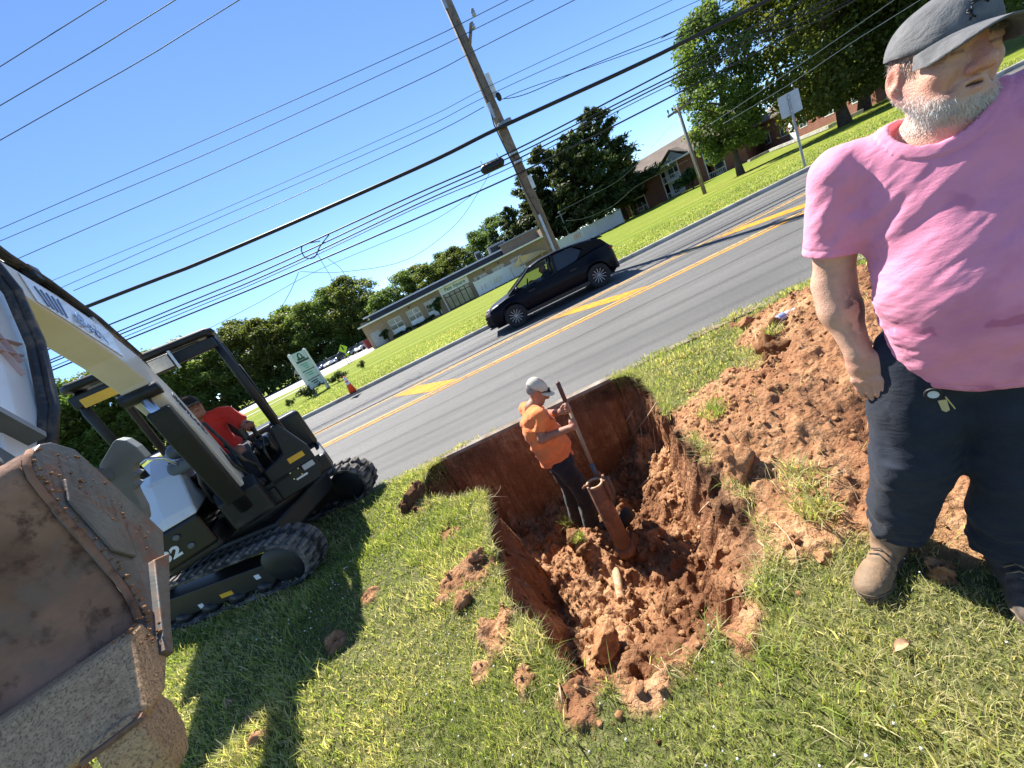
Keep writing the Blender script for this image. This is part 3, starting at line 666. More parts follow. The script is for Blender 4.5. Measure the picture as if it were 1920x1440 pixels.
wood = [(-24, 96, 0, .95), (-30, 100, 1, .82), (-36.5, 99, 0, .92), (-43, 103, 2, 1.12), (-48, 100, 0, 1.0), (-55, 101, 1, .92), (-62, 98, 2, 1.3), (-68, 95, 0, 1.18), (-75, 97, 1, 1.08), (-83, 96, 0, 1.3), (-90, 92, 1, 1.15), (-98, 94, 2, 1.75), (-106, 88, 1, 1.2), (-116, 86, 0, 1.5), (-128, 84, 1, 1.3)]
for i, (x, y, k, s) in enumerate(wood):
    put_tree('broadleaf_tree', W[k], LEAF, x, y, .05, 'leafy tree standing in the dense wood left of the tan building', rz=i*1.7, sc=(s*1.28, s*1.28, s), group='trees of the wood beyond the parking lot')
for i, (x, y, k, s) in enumerate([(-33, 112, 1, .9), (-47, 114, 0, 1.1), (-60, 113, 1, 1.05), (-74, 112, 0, 1.35), (-90, 110, 1, 1.25), (-108, 106, 0, 1.7)]):
    put_tree('broadleaf_tree', W[k], LEAF, x, y, .05, 'leafy tree standing in the dense wood left of the tan building', rz=i*1.3+.5, sc=(s*1.4, s*1.3, s), group='trees of the wood beyond the parking lot')
# undergrowth that closes the foot of the wood
rg = np.random.default_rng(55); cl = np.array([[x, 93+3*rg.random()-.06*(x+60), .9+1.6*rg.random()] for x in np.linspace(-135, -19, 80)]); P, d, ci = crown_points(rg, 9000, cl, np.full(80, 2.3)); P = P[P[:, 2] > .1]
me = leaves_mesh('undergrowth', P, .6, rg, None); point_attr(me, 'tint', np.repeat(np.clip(.2+.2*rg.standard_normal(len(P)), 0, 1), 4)); tag(link('undergrowth', me, LEAF), 'dark undergrowth along the foot of the wood', 'undergrowth', kind='stuff')
cl = np.array([[x, 68+3*rg.random(), .8+1.8*rg.random()] for x in np.linspace(6, 44, 26)]); P, d, ci = crown_points(rg, 4500, cl, np.full(26, 2.0)); P = P[P[:, 2] > .1]
me = leaves_mesh('undergrowth', P, .5, rg, None); point_attr(me, 'tint', np.repeat(np.clip(.12+.15*rg.standard_normal(len(P)), 0, 1), 4)); tag(link('undergrowth', me, PINE), 'dark undergrowth behind the vinyl fence below the pines', 'undergrowth', kind='stuff')
# loose trees seen over the roof of the tan building
for i, (x, y, k, s, l) in enumerate([(-15.5, 84, 2, .62, 'low bushy tree behind the left end of the tan building'), (-11, 86, 0, .62, 'rounded tree behind the tan building left of its entrance'), (-4.5, 80, 2, .66, 'tree rising behind the tan building above its entrance sign'), (1.2, 82, 0, .58, 'light green tree just left of the rooftop vent'), (6.0, 80, 1, .52, 'tree behind the grey rooftop unit'), (11, 84, 0, .70, 'broad tree behind the tall right block of the tan building'), (-8, 92, 1, .55, 'pale tree in the gap behind the middle of the tan building'), (-1.8, 94, 1, .56, 'tree standing back in the gap above the shop sign'), (-19.5, 90, 2, .72, 'tree where the wood ends behind the corner of the tan building')]):
    put_tree('broadleaf_tree', W[k], LEAF, x, y, .05, l, rz=i*2.1, sc=(s*1.5, s*1.4, s))
put_tree('broadleaf_tree', W[0], LEAF, 66, 92, .05, 'tree showing above the roof of the brick apartments', rz=.4, sc=(.75, .75, .78))
PN = [make_pine(41, 16.5, 5.6, 3.2, 15000, .80, .26), make_pine(42, 14, 5.2, 2.6, 14000, .75, .24)]
for (x, y, k, s, l) in [(27.2, 62, 0, 1.0, 'tallest pine of the clump with an open right side'), (22.6, 60, 1, 1.02, 'dense pine second from the right in the clump behind the vinyl fence'), (18.6, 63, 0, .92, 'dark pine in the middle of the clump behind the fence'), (20.8, 59, 1, .95, 'thick pine filling the middle of the clump'), (15.2, 62, 1, .92, 'pine at the left of the clump beside the utility pole'), (11.4, 66, 1, .72, 'short pine left of the utility pole above the roof'), (8.2, 68, 1, .58, 'smallest pine peeping over the flat roof'), (30.5, 66, 1, .70, 'low ragged pine touching the roof of the brick apartments')]:
    put_tree('pine_tree', PN[k], PINE, x, y, .05, l, rz=x, sc=(s, s, s))
# shrubs
def make_shrub(seed, w_, h, n, ls):
    rg = np.random.default_rng(seed); cl = np.stack([rg.normal(0, w_*.28, 14), rg.normal(0, w_*.28, 14), h*(.3+.5*rg.random(14))], -1); P, d, ci = crown_points(rg, n, cl, np.full(14, min(w_, h)*.32)); P = P[P[:, 2] > 0]
    me = leaves_mesh('foliage', P, ls, rg, None); point_attr(me, 'tint', np.repeat(np.clip(.45+.25*rg.standard_normal(len(P)), 0, 1), 4)); mb = MB()
    for q in range(5): mb.tube([[0, 0, -.02], [w_*.12*math.cos(q*1.3), w_*.12*math.sin(q*1.3), h*.35], [w_*.3*math.cos(q*1.3), w_*.3*math.sin(q*1.3), h*.75]], [.03*h, .02*h, .008*h], 5)
    return me, mb.mesh('stem')
S_ROUND = make_shrub(61, 1.0, .75, 1500, .09); S_COL = make_shrub(62, 1.1, 3.0, 1800, .2); S_LOW = make_shrub(63, 1.2, .8, 900, .16)
def put_shrub(pair, x, y, label, s=(1, 1, 1), z=.1, nm='shrub'):
    e = empty(nm, (x, y, z), x); e.scale = s; tag(e, label, 'shrub'); link('foliage', pair[0], SHRUB, e); link('stem', pair[1], BARK, e)
put_shrub(S_ROUND, -10.75, 23.2, 'small round shrub at the left foot of the sign board'); put_shrub(S_ROUND, -9.45, 24.6, 'small round shrub at the right foot of the sign board', (1.0, 1.0, .85))
put_shrub(S_ROUND, -12.3, 23.8, 'tiny sapling left of the sign board', (.4, .4, .7)); put_shrub(S_ROUND, -7.9, 25.2, 'tiny dark shrub between sign board and cone', (.35, .35, .75))
# ================================================================== tan building
WHITE = pmat('white_paint', (.72, .72, .70), .5, var=.06, scale=2, grime=(.45, .44, .41), gscale=1.2, gt=(.55, .85))
GREYM = pmat('grey_metal', (.30, .31, .32), .5, .4, var=.12, scale=3)
DARKM = pmat('dark_metal', (.03, .032, .036), .5, .2, var=.3, scale=4)
def brick_mat(name, a, b, mortar, sc=1.0, bw=.22, bh=.075):
    k = NT(name); g = k.n('ShaderNodeTexCoord').outputs['Object']; sep = k.n('ShaderNodeSeparateXYZ'); k.l(g, sep.inputs[0])
    cmb = k.n('ShaderNodeCombineXYZ'); k.l(k.math('ADD', sep.outputs[0], k.math('MULTIPLY', sep.outputs[1], .73)), cmb.inputs[0]); k.l(sep.outputs[2], cmb.inputs[1])
    t = k.n('ShaderNodeTexBrick'); t.inputs['Scale'].default_value = sc; t.inputs['Brick Width'].default_value = bw; t.inputs['Row Height'].default_value = bh; t.inputs['Mortar Size'].default_value = .008
    k.l(cmb.outputs[0], t.inputs['Vector']); t.inputs['Color1'].default_value = (*a, 1); t.inputs['Color2'].default_value = (*b, 1); t.inputs['Mortar'].default_value = (*mortar, 1)
    n = k.noise(g, 1.3, 4); col = k.mix(k.ramp(n, [(.35, (.35, .35, .35)), (.65, (0, 0, 0))]), t.outputs[0], tuple(q*.6 for q in a)); return k.bsdf(col, .85, 0, .2, k.bump(t.outputs['Fac'], .4, -.006)).m
TAN = brick_mat('tan_brick', (.36, .255, .17), (.31, .215, .14), (.36, .29, .22)); BRICK = brick_mat('red_brick', (.26, .085, .055), (.20, .065, .045), (.30, .25, .21))
def glass_mat(name, c=(.10, .13, .14), rough=.05):
    k = NT(name); g = k.noise(k.pos(), .6, 2); return k.bsdf(k.ramp(g, [(.35, tuple(q*.5 for q in c)), (.65, c)]), rough, 0, .8).m
GLASS = glass_mat('window_glass'); GLASSY = glass_mat('yellowish_shop_glass', (.26, .25, .15), .12)
BY = 52.0
def bx_(px, py): return yp(px, py, BY)[0]
BX0, BX1 = bx_(694, 637)-.2, bx_(1022, 455)+.5
bld = empty('long_building', ((BX0+BX1)/2, BY, .1)); tag(bld, 'long low tan brick building with flat dark roof and shop entrance', 'building')
ox = (BX0+BX1)/2
def bpart(nm, x0, x1, y0, y1, z0, z1, m, par=None, off=None, bevel=0):
    p = par or bld; mb = MB().box(((x0+x1)/2-ox, (y0+y1)/2-BY, (z0+z1)/2), (x1-x0, y1-y0, z1-z0)); o = mb.build(nm, m, bld, bevel=bevel)
    if par is not None: o.parent = par
    return o
EH = 3.05
wins = [(733, 758, 612), (767, 792, 595), (800, 823, 578), (893, 918, 530), (927, 950, 513), (962, 984, 498)]
WX = [(bx_(a, y+4), bx_(b, y-5)) for a, b, y in wins]
SX0, SX1 = bx_(836, 562), bx_(886, 545)
# front wall in bays between the openings
edges = [BX0]+[q for w_ in WX[:3] for q in w_]+[SX0, SX1]+[q for w_ in WX[3:] for q in w_]+[BX1]
for i in range(0, len(edges), 2): bpart('wall', edges[i], edges[i+1], BY, BY+.3, 0, EH, TAN)
for (a, b) in WX:
    bpart('wall', a, b, BY, BY+.3, 0, .25, TAN); bpart('wall', a, b, BY, BY+.3, 2.35, EH, TAN)
    bpart('spandrel', a, b, BY+.05, BY+.3, .25, .95, WHITE)
    fr = bpart('window', a, b, BY+.12, BY+.22, .95, 2.35, WHITE)
    m_ = (a+b)/2
    for (p, q) in ((a+.08, m_-.05), (m_+.05, b-.08)):
        for (z0, z1) in ((1.03, 1.62), (1.70, 2.27)): bpart('pane', p, q, BY+.10, BY+.118, z0, z1, GLASS, fr)
bpart('wall', BX0, BX0+.3, BY+.3, BY+17, 0, EH+.5, TAN); bpart('wall', BX1-.3, BX1, BY+.3, BY+17, 0, EH+1.1, TAN); bpart('wall', BX0+.3, BX1-.3, BY+16.7, BY+17, 0, EH+.5, TAN)
ROOFD = pmat('dark_roof', (.060, .058, .066), .8, var=.2, scale=1.5)
rf = bpart('roof', BX0-.25, BX1+.1, BY-.75, BY+4.0, EH, EH+.12, ROOFD); bpart('fascia', BX0-.26, BX1+.1, BY-.79, BY-.752, EH-.04, EH+.15, WHITE, rf)
bpart('upper_wall', BX0+.5, BX1-5.5, BY+4.0, BY+4.3, EH+.12, EH+1.0, ROOFD); bpart('upper_wall', BX1-5.5, BX1, BY+3.4, BY+3.7, EH+.12, EH+1.55, TAN)
r2 = bpart('roof', BX0-.2, BX1-5.4, BY+3.8, BY+17.2, EH+1.0, EH+1.12, ROOFD); bpart('fascia', BX0-.21, BX1-5.4, BY+3.76, BY+3.798, EH+.97, EH+1.15, WHITE, r2)
r3 = bpart('roof', BX1-5.6, BX1+.2, BY+3.2, BY+17.2, EH+1.56, EH+1.66, ROOFD); bpart('fascia', BX1-5.6, BX1+.2, BY+3.16, BY+3.198, EH+1.5, EH+1.68, GREYM, r3)
sf_ = bpart('shopfront', SX0, SX1, BY+.25, BY+.34, 0, 2.15, DARKM)
n = 5; wv = (SX1-SX0)/n
for i in range(n):
    a = SX0+i*wv
    bpart('transom_pane', a+.06, a+wv-.06, BY+.22, BY+.248, 1.72, 2.08, GLASSY, sf_)
    bpart('shop_pane' if i != 2 else 'door', a+.06, a+wv-.06, BY+.22, BY+.248, .12, 1.62, GLASSY, sf_)
sg = bpart('sign_panel', SX0-.15, SX1+.15, BY-.02, BY+.2, 2.15, EH-.04, WHITE)
GREENL = pmat('green_lettering', (.03, .16, .07), .5, var=.2)
text_obj('lettering', 'Pets Square', .62, GREENL, sg, Matrix.Translation(((SX0+SX1)/2-ox, -.03, 2.58)) @ Matrix.Rotation(R(90), 4, 'X'), .005, .25, .012)
bpart('entrance_post', SX0-.3, SX0-.15, BY-.1, BY+.05, 0, EH, WHITE); bpart('garage_door', BX0+.5, BX0+1.9, BY-.03, BY, 0, 1.9, GREYM)
for (px, py) in ((770, 584), (905, 503), (932, 489)):
    x = bx_(px, py); bpart('wall_lamp', x-.1, x+.1, BY-.18, BY, 2.6, 2.78, DARKM)
def rooftop(name, x0, x1, y0, y1, z0, z1, label):
    e = empty(name, ((x0+x1)/2, (y0+y1)/2, z0)); tag(e, label, 'roof unit'); w_, d_, h_ = x1-x0, y1-y0, z1-z0
    MB().box((0, 0, h_/2), (w_, d_, h_)).build('casing', GREYM, e, bevel=.03); MB().box((0, -d_/2-.02, h_*.5), (w_*.8, .03, h_*.6)).build('grille', DARKM, e); MB().cyl((0, 0, h_), (0, 0, h_+.12), min(w_, d_)*.35, 16).build('fan_cowl', DARKM, e)
rooftop('rooftop_unit', 5.4, 7.9, BY+4.8, BY+6.4, EH+1.12, EH+2.25, 'wide grey air unit on the flat roof'); rooftop('rooftop_vent', 3.4, 4.2, BY+4.8, BY+5.6, EH+1.12, EH+2.4, 'tall pale vent unit left of the wide roof unit')
mb = MB().tube([(8.7, BY+5, EH+1.1), (8.4, BY+5, EH+3.0)], .04, 6); tag(mb.build('roof_mast', GREYM), 'thin mast on the roof beside the grey air unit', 'mast')
for i, (a, l, s) in enumerate([((bx_(728, 628), BY-.9), 'dark upright evergreen at the left corner window', (.8, .8, .62)), ((bx_(826, 585), BY-.9), 'dark upright evergreen left of the shop entrance', (1.1, 1.1, .85))]):
    put_shrub(S_COL, a[0], a[1], l, s)
for i, px in enumerate((752, 762, 775, 788, 802, 812)):
    x = bx_(px, 640-(px-740)*.52); put_shrub(S_LOW, x, BY-.8, ['low hedge plant under the first window, left one', 'low hedge plant under the first window, right one', 'low hedge plant under the second window, left one', 'low hedge plant under the second window, right one', 'low hedge plant under the third window, left one', 'low hedge plant under the third window, right one'][i], (.8, .7, .6+.1*(i % 3)))
# ================================================================== vinyl fence with painted panels, shade sail
VINYL = pmat('white_vinyl', (.66, .68, .72), .4, var=.05, scale=1)
fa = np.array([bx_(898, 552), 50.6]); fb = np.array([24.0, 56.0])
fn = empty('vinyl_fence', (fa[0], fa[1], .1)); tag(fn, 'white vinyl privacy fence in front of the tan building and pines', 'fence')
nP = 11; dirv = (fb-fa)/np.linalg.norm(fb-fa); Lf = np.linalg.norm(fb-fa); ang = math.atan2(dirv[1], dirv[0]); fn.rotation_euler = (0, 0, ang)
ACC = [pmat('orange_mural_paint', (.75, .18, .03), .6), pmat('yellow_mural_paint', (.62, .52, .22), .6), pmat('pink_mural_paint', (.60, .30, .28), .6)]
for i in range(nP+1):
    x = Lf*i/nP; MB().box((x, 0, .95), (.13, .13, 1.9)).box((x, 0, 1.93), (.17, .17, .06)).build('post', VINYL, fn)
    if i < nP:
        pw = Lf/nP-.14; pn = MB().box((x+Lf/nP/2, 0, .93), (pw, .04, 1.66)).build('panel', VINYL, fn)
        MB().box((x+Lf/nP/2, -.005, 1.80), (pw, .07, .10)).build('rail', VINYL, fn); MB().box((x+Lf/nP/2, -.03, 1.12), (pw, .03, .08)).build('rail', VINYL, fn)
        for q in range(1, 4): MB().box((x+.07+pw*q/4, -.028, .93), (.05, .016, 1.6)).build('batten', VINYL, pn)
        if i == 7:
            for q in range(4): MB().bar((x+.4+.3*q, -.05, .95), (x+.55+.3*q, -.05, 1.62), .14, .02).build('mural_stroke', ACC[0], pn)
        if i == 1:
            for q in range(4): MB().bar((x+.3+.35*q, -.05, .5), (x+.5+.35*q, -.05, 1.2), .16, .02).build('mural_stroke', ACC[1], pn)
        if i in (0, 3):
            for q in range(2): MB().bar((x+.6+.5*q, -.05, .5), (x+.7+.5*q, -.05, 1.1), .14, .02).build('mural_stroke', ACC[2], pn)
SAIL = pmat('tan_sail_cloth', (.62, .45, .24), .8, var=.08)
A_, B_, C_ = [yp(*q, 50.2) for q in ((956, 502), (973, 481), (1014, 472))]; D_ = yp(1040, 460, 53)
sl_ = empty('shade_sail', (A_[0], A_[1], .1)); tag(sl_, 'tan triangular shade sail over the play yard fence', 'shade sail')
o3 = np.array([A_[0], A_[1], .1]); g = []
for i in range(9):
    for j in range(9):
        u, v = i/8, j/8; p = (1-v)*((1-u)*A_+u*C_)+v*((1-u)*B_+u*D_); p = p+np.array([0, 0, -.35*math.sin(math.pi*u)*(1-v)*1.0-.2*math.sin(math.pi*v)]); g.append(p-o3)
mb = MB(); mb.add(g, [[i*9+j, (i+1)*9+j, (i+1)*9+j+1, i*9+j+1] for i in range(8) for j in range(8)]); so = mb.build('sail', SAIL, sl_, True); so.modifiers.new('solid', 'SOLIDIFY').thickness = .01
for P_ in (A_, B_, C_): MB().cyl(np.array([P_[0], P_[1], .0])-o3, P_-o3+[0, 0, .05], .05, 8).build('post', GREYM, sl_)
# ================================================================== brick apartments
ROOFB = pmat('brown_shingle', (.13, .10, .08), .9, var=.25, scale=.7, bump=.5, bscale=6)
pa, pb = np.array([29.0, 68.5]), np.array([41.0, 53.0]); Ld = np.linalg.norm(pb-pa); an = math.atan2(*(pb-pa)[::-1])
ap = empty('apartment_house', (pa[0], pa[1], -.1), an); tag(ap, 'two storey brick apartment house with balconies behind the pines', 'building')
def apart(nm, x0, x1, y0, y1, z0, z1, m, par=None):
    o = MB().box(((x0+x1)/2, (y0+y1)/2, (z0+z1)/2), (x1-x0, y1-y0, z1-z0)).build(nm, m, par or ap); return o
bays = [0, 2.2, 5.2, 8.4, 11.2, 14.6, 17.0, Ld]
for i in range(len(bays)-1):
    a, b = bays[i], bays[i+1]
    if i % 2 == 0: apart('wall', a, b, 0, .3, 0, 4.7, BRICK)
    else:
        apart('recess_wall', a, b, 1.5, 1.8, 0, 4.7, BRICK if i != 3 else WHITE)
        for fl in (0, 2.3):
            sl2 = apart('balcony', a, b, -.15, 1.5, fl+.02, fl+.16, WHITE); apart('rail', a, b, -.14, -.10, fl+.9, fl+.98, WHITE, sl2)
            for q in range(1, 9): apart('baluster', a+(b-a)*q/9-.02, a+(b-a)*q/9+.02, -.135, -.105, fl+.16, fl+.9, WHITE, sl2)
            dr = apart('door', a+.5, a+1.5, 1.42, 1.498, fl+.18, fl+2.05, WHITE); apart('pane', a+.62, a+1.38, 1.40, 1.418, fl+.5, fl+1.95, GLASS, dr)
            wn = apart('window', b-1.3, b-.4, 1.42, 1.498, fl+.9, fl+2.0, WHITE); apart('pane', b-1.22, b-.48, 1.40, 1.418, fl+.98, fl+1.92, GLASS, wn)
        for q in (a+.06, b-.06): apart('post', q-.06, q+.06, -.12, .0, 0, 4.7, WHITE)
apart('wall', 0, .3, .3, 9, 0, 4.7, BRICK); apart('wall', Ld-.3, Ld, .3, 9, 0, 4.7, BRICK); apart('wall', .3, Ld-.3, 8.7, 9, 0, 4.7, BRICK)
MB().prism([(-.8, 4.65), (4.5, 7.4), (9.8, 4.65), (9.8, 4.85), (4.5, 7.62), (-.8, 4.85)], (Ld/2, 0, 0), (0, 1, 0), (0, 0, 1), (1, 0, 0), Ld+1.0).build('roof', ROOFB, ap)
for x in (.15, Ld-.15): MB().prism([(0, 4.7), (9, 4.7), (4.5, 7.1)], (x, 0, 0), (0, 1, 0), (0, 0, 1), (1, 0, 0), .3).build('gable', WHITE if x > 1 else BRICK, ap)
MB().box((Ld/2, -.84, 4.74), (Ld+1.0, .06, .24)).build('gutter', WHITE, ap)
MB().prism([(-.9, 4.9), (1.2, 6.2), (3.3, 4.9), (3.3, 5.08), (1.2, 6.42), (-.9, 5.08)], (9.8, .8, 0), (1, 0, 0), (0, 0, 1), (0, 1, 0), 3.6).build('cross_gable', ROOFB, ap); MB().prism([(-.6, 4.72), (1.2, 6.1), (3.0, 4.72)], (9.8, -.6, 0), (1, 0, 0), (0, 0, 1), (0, 1, 0), .1).build('pediment', GREYM, ap)
# second brick house behind the trees on the right
pa2, pb2 = np.array([47.0, 58.0]), np.array([40.0, 35.5]); L2 = np.linalg.norm(pb2-pa2); h2 = empty('brick_house', (pa2[0], pa2[1], 0), math.atan2(*(pb2-pa2)[::-1])); tag(h2, 'low red brick house half hidden behind the trees on the right', 'building')
def h2p(nm, x0, x1, y0, y1, z0, z1, m, par=None): return MB().box(((x0+x1)/2, (y0+y1)/2, (z0+z1)/2), (x1-x0, y1-y0, z1-z0)).build(nm, m, par or h2)
h2p('wall', 0, L2, 0, .3, 0, 3.6, BRICK); h2p('wall', 0, .3, .3, 8, 0, 3.6, BRICK); h2p('wall', L2-.3, L2, .3, 8, 0, 3.6, BRICK)
for q in (2, 6.5, 11, 16, 20.5): 
    w_ = h2p('window', q, q+1.6, -.04, .0, .9, 2.3, WHITE); h2p('pane', q+.1, q+.75, -.06, -.042, 1.0, 2.2, GLASS, w_); h2p('pane', q+.85, q+1.5, -.06, -.042, 1.0, 2.2, GLASS, w_)
h2p('entry_panel', 8.6, 10.4, -.05, 0, 0, 2.4, WHITE); MB().prism([(-.7, 3.55), (4, 5.6), (8.7, 3.55), (8.7, 3.75), (4, 5.8), (-.7, 3.75)], (L2/2, 0, 0), (0, 1, 0), (0, 0, 1), (1, 0, 0), L2+1).build('roof', ROOFB, h2)
wl = MB(); 
wpts = [gp(1405, 305, .1), gp(1445, 285, .1), gp(1500, 264, .1), gp(1560, 240, .1), gp(1620, 212, .1)]
for a, b in zip(wpts[:-1], wpts[1:]): wl.bar(a+[0, 0, .2], b+[0, 0, .2], .45, .25)
tag(wl.build('low_garden_wall', CONC), 'low pale stone border in front of the brick house', 'garden wall')
for i, q in enumerate(((1412, 288), (1432, 278))):
    g_ = gp(*q, .1); put_shrub(S_ROUND, g_[0]*.9, g_[1]*.9, ['rounded garden bush beside the pale stone border, left one', 'rounded garden bush beside the pale stone border, right one'][i], (2.4, 2.4, 2.0))
g_ = gp(1300, 352, .1); put_shrub(S_LOW, g_[0]*.92, g_[1]*.92, 'tall leafy bush beside the short utility pole', (2.6, 2.2, 3.4)); g_ = gp(1165, 418, .1); put_shrub(S_LOW, g_[0]*1.0+.5, g_[1]*1.03, 'dark bush at the right end of the vinyl fence', (2.5, 2.2, 2.6))
# white house glimpsed at the right edge
wh = empty('white_house', (66, 46, .1), R(-50)); tag(wh, 'pale house at the right edge beyond the lawn', 'building')
MB().box((0, 0, 1.6), (9, 6, 3.2)).build('wall', WHITE, wh); MB().prism([(-3.6, 3.2), (0, 5), (3.6, 3.2)], (0, 0, 0), (0, 1, 0), (0, 0, 1), (1, 0, 0), 9.6).build('roof', ROOFB, wh)
w_ = MB().box((1.5, -3.03, 1.7), (1.4, .06, 1.3)).build('window', DARKM, wh); MB().box((1.5, -3.07, 1.7), (1.2, .02, 1.1)).build('pane', GLASS, w_)
# ================================================================== parked cars and skip
def car_paint(name, c): return pmat(name, c, .25, .1, var=.05, coat=.8)
TYRE = pmat('tyre_rubber', (.018, .018, .019), .85, var=.3, scale=20); CHROME = pmat('bright_metal', (.55, .56, .58), .25, 1.0, var=.05)
def small_car_meshes():
    st = [(-2.1, .50, .45, .62), (-2.0, .35, .74, .80), (-1.0, .28, .92, .86), (.0, .26, .95, .88), (1.2, .26, .95, .88), (1.95, .32, .93, .84), (2.1, .5, .62, .62)]
    mb = MB(); mb.loft([[(x, -w_, zb), (x, -w_*1.02, (zb+zt)/2), (x, -w_*.92, zt), (x, w_*.92, zt), (x, w_*1.02, (zb+zt)/2), (x, w_, zb)] for x, zb, zt, w_ in st]); body = mb.mesh('body', True)
    g = MB(); g.loft([[(x, -w_, z0), (x, -w_*.8, z1), (x, w_*.8, z1), (x, w_, z0)] for x, z0, z1, w_ in ((-1.05, .9, .92, .80), (-.35, .9, 1.40, .80), (.9, .9, 1.43, .80), (1.75, .9, .95, .78))]); gl = g.mesh('windows', True)
    rm = MB().box((.28, 0, 1.44), (1.35, 1.2, .04)).mesh('roof')
    wh_ = MB().lathe([(.12, -.1), (.30, -.1), (.32, 0), (.30, .1), (.12, .1)], 14, axis=(0, 1, 0)).mesh('wheel', True)
    return body, gl, rm, wh_
SC = small_car_meshes()
CARG = glass_mat('car_glass', (.03, .035, .04), .04)
cols = [('silver', (.45, .46, .48)), ('dark grey', (.06, .06, .065)), ('blue', (.05, .09, .22)), ('white', (.68, .68, .68)), ('silver blue', (.22, .27, .38)), ('black', (.012, .012, .014)), ('dark green', (.03, .06, .05)), ('grey', (.2, .2, .21))]
for i, ((px, py), ci, l) in enumerate([((600, 696), 4, 'silver blue parked car nearest the sign board'), ((613, 689), 2, 'blue parked car second in the row from the sign board'), ((626, 681), 3, 'white parked car in the middle of the left row'), ((640, 673), 4, 'pale blue parked car just left of the yellow sign'), ((662, 660), 5, 'black parked car just right of the yellow sign'), ((674, 653), 6, 'dark green parked car in the dark row'), ((684, 647), 0, 'silver parked car beside the red skip')]):
    Yc = 86-i*1.6; p_ = yp(px, py, Yc); e = empty('parked_car', (p_[0], Yc, .12), R(60+5*(i % 3))); tag(e, l, 'car'); e.scale = (1.05, 1.05, 1.05)
    pm = car_paint(cols[ci][0].replace(' ', '_')+'_car_paint', cols[ci][1])
    for me_, nm in ((SC[0], 'body'), (SC[2], 'roof')):
        me2 = me_.copy(); me2.materials.append(pm); link(nm, me2, None, e)
    link('windows', SC[1], CARG, e)
    for sx in (-1.3, 1.3):
        for sy in (-.8, .8): link('wheel', SC[3], TYRE, e, (sx, sy, .32))
sk = empty('waste_skip', (yp(697, 640, 62)[0], 62, .1), R(20)); tag(sk, 'dark red waste skip beside the tan building', 'skip')
REDP = pmat('dark_red_paint', (.22, .018, .025), .55, var=.2, grime=(.08, .02, .02)); MB().box((0, 0, .75), (2.1, 1.5, 1.3), taper=1.12).build('bin', REDP, sk, bevel=.03); MB().box((0, 0, 1.46), (2.4, 1.7, .1)).build('lid', REDP, sk)
for q in (-.7, 0, .7): MB().box((q, -.83, .8), (.1, .08, 1.2)).build('rib', REDP, sk)
MB().box((.35, -.88, .85), (.55, .02, .5)).build('notice', WHITE, sk)
# ================================================================== signs and cone on the far verge
def post_sign(name, x, y, label, cat='sign'): e = empty(name, (x, y, .1)); tag(e, label, cat); return e
e = post_sign('road_sign', 13.15, 14.45, 'back of a rectangular road sign on a grey post at the far kerb'); e.rotation_euler = (0, 0, R(-34))
MB().box((0, 0, 1.28), (.07, .045, 2.56)).build('post', GREYM, e); MB().prism([(-.28, -.36), (.28, -.36), (.31, -.33), (.31, .33), (.28, .36), (-.28, .36), (-.31, .33), (-.31, -.33)], (0, .03, 2.24), (1, 0, 0), (0, 0, 1), (0, 1, 0), .006).build('sign_plate', pmat('sign_back', (.42, .44, .46), .45, .5, var=.06), e)
for z in (2.0, 2.45): MB().cyl((0, -.026, z), (0, .04, z), .012, 8).build('bolt', CHROME, e)
LIME = pmat('lime_sign', (.45, .62, .02), .5, var=.05)
e = post_sign('pedestrian_sign', -15.5, 46.6, 'fluorescent lime diamond sign beside the parking lot'); MB().cyl((0, 0, 0), (0, 0, 1.8), .04, 8).build('post', GREYM, e); dm = MB().prism([(0, -.55), (.55, 0), (0, .55), (-.55, 0)], (0, -.05, 1.75), (1, 0, 0), (0, 0, 1), (0, 1, 0), .02).build('sign_plate', LIME, e)
MB().box((0, -.065, 1.8), (.16, .006, .4)).ball((0, -.065, 2.08), (.07, .006, .07), 8, 6).build('walker_symbol', DARKM, dm); MB().box((.1, -.05, 1.0), (.4, .02, .3)).build('arrow_plate', LIME, e)
e = post_sign('small_sign', -14.9, 43.8, 'dark back of a small sign left of the lime sign'); MB().cyl((0, 0, 0), (0, 0, 1.1), .035, 8).build('post', GREYM, e); MB().box((-.3, 0, 1.15), (.9, .02, .35)).build('sign_plate', DARKM, e)
e = post_sign('diamond_sign', -21.3, 46.9, 'back of a brown diamond warning sign before the wood'); e.rotation_euler = (0, 0, .3); MB().cyl((0, 0, 0), (0, 0, 1.9), .04, 8).build('post', DARKM, e); MB().prism([(0, -.6), (.6, 0), (0, .6), (-.6, 0)], (0, -.05, 1.75), (1, 0, 0), (0, 0, 1), (0, 1, 0), .02).build('sign_plate', pmat('brown_sign_back', (.30, .25, .22), .6), e); MB().box((.05, -.05, 1.05), (1.0, .02, .28)).build('arrow_plate', GREYM, e)
# sign board
p0, p1 = np.array([-10.55, 23.25]), np.array([-10.15, 24.45]); dv = (p1-p0)/np.linalg.norm(p1-p0); Lb = np.linalg.norm(p1-p0)
e = empty('sign_board', (p0[0], p0[1], .1), math.atan2(dv[1], dv[0])); tag(e, 'white two post sign board with stacked name panels on the lawn', 'sign')
PALE = pmat('pale_blue_panel', (.52, .62, .62), .45, var=.06); DKG = pmat('dark_green_panel', (.02, .07, .055), .5); TEAL = pmat('teal_lettering', (.15, .38, .32), .5)
for q in (0, Lb): MB().box((q, 0, 1.32), (.15, .15, 2.64)).add([(q-.075, -.075, 2.64), (q+.075, -.075, 2.64), (q+.075, .075, 2.64), (q-.075, .075, 2.64), (q, 0, 2.74)], [[0, 1, 4], [1, 2, 4], [2, 3, 4], [3, 0, 4]]).build('post', WHITE, e)
zz = [(2.36, .56), (1.76, .52), (1.20, .50), (.66, .48)]
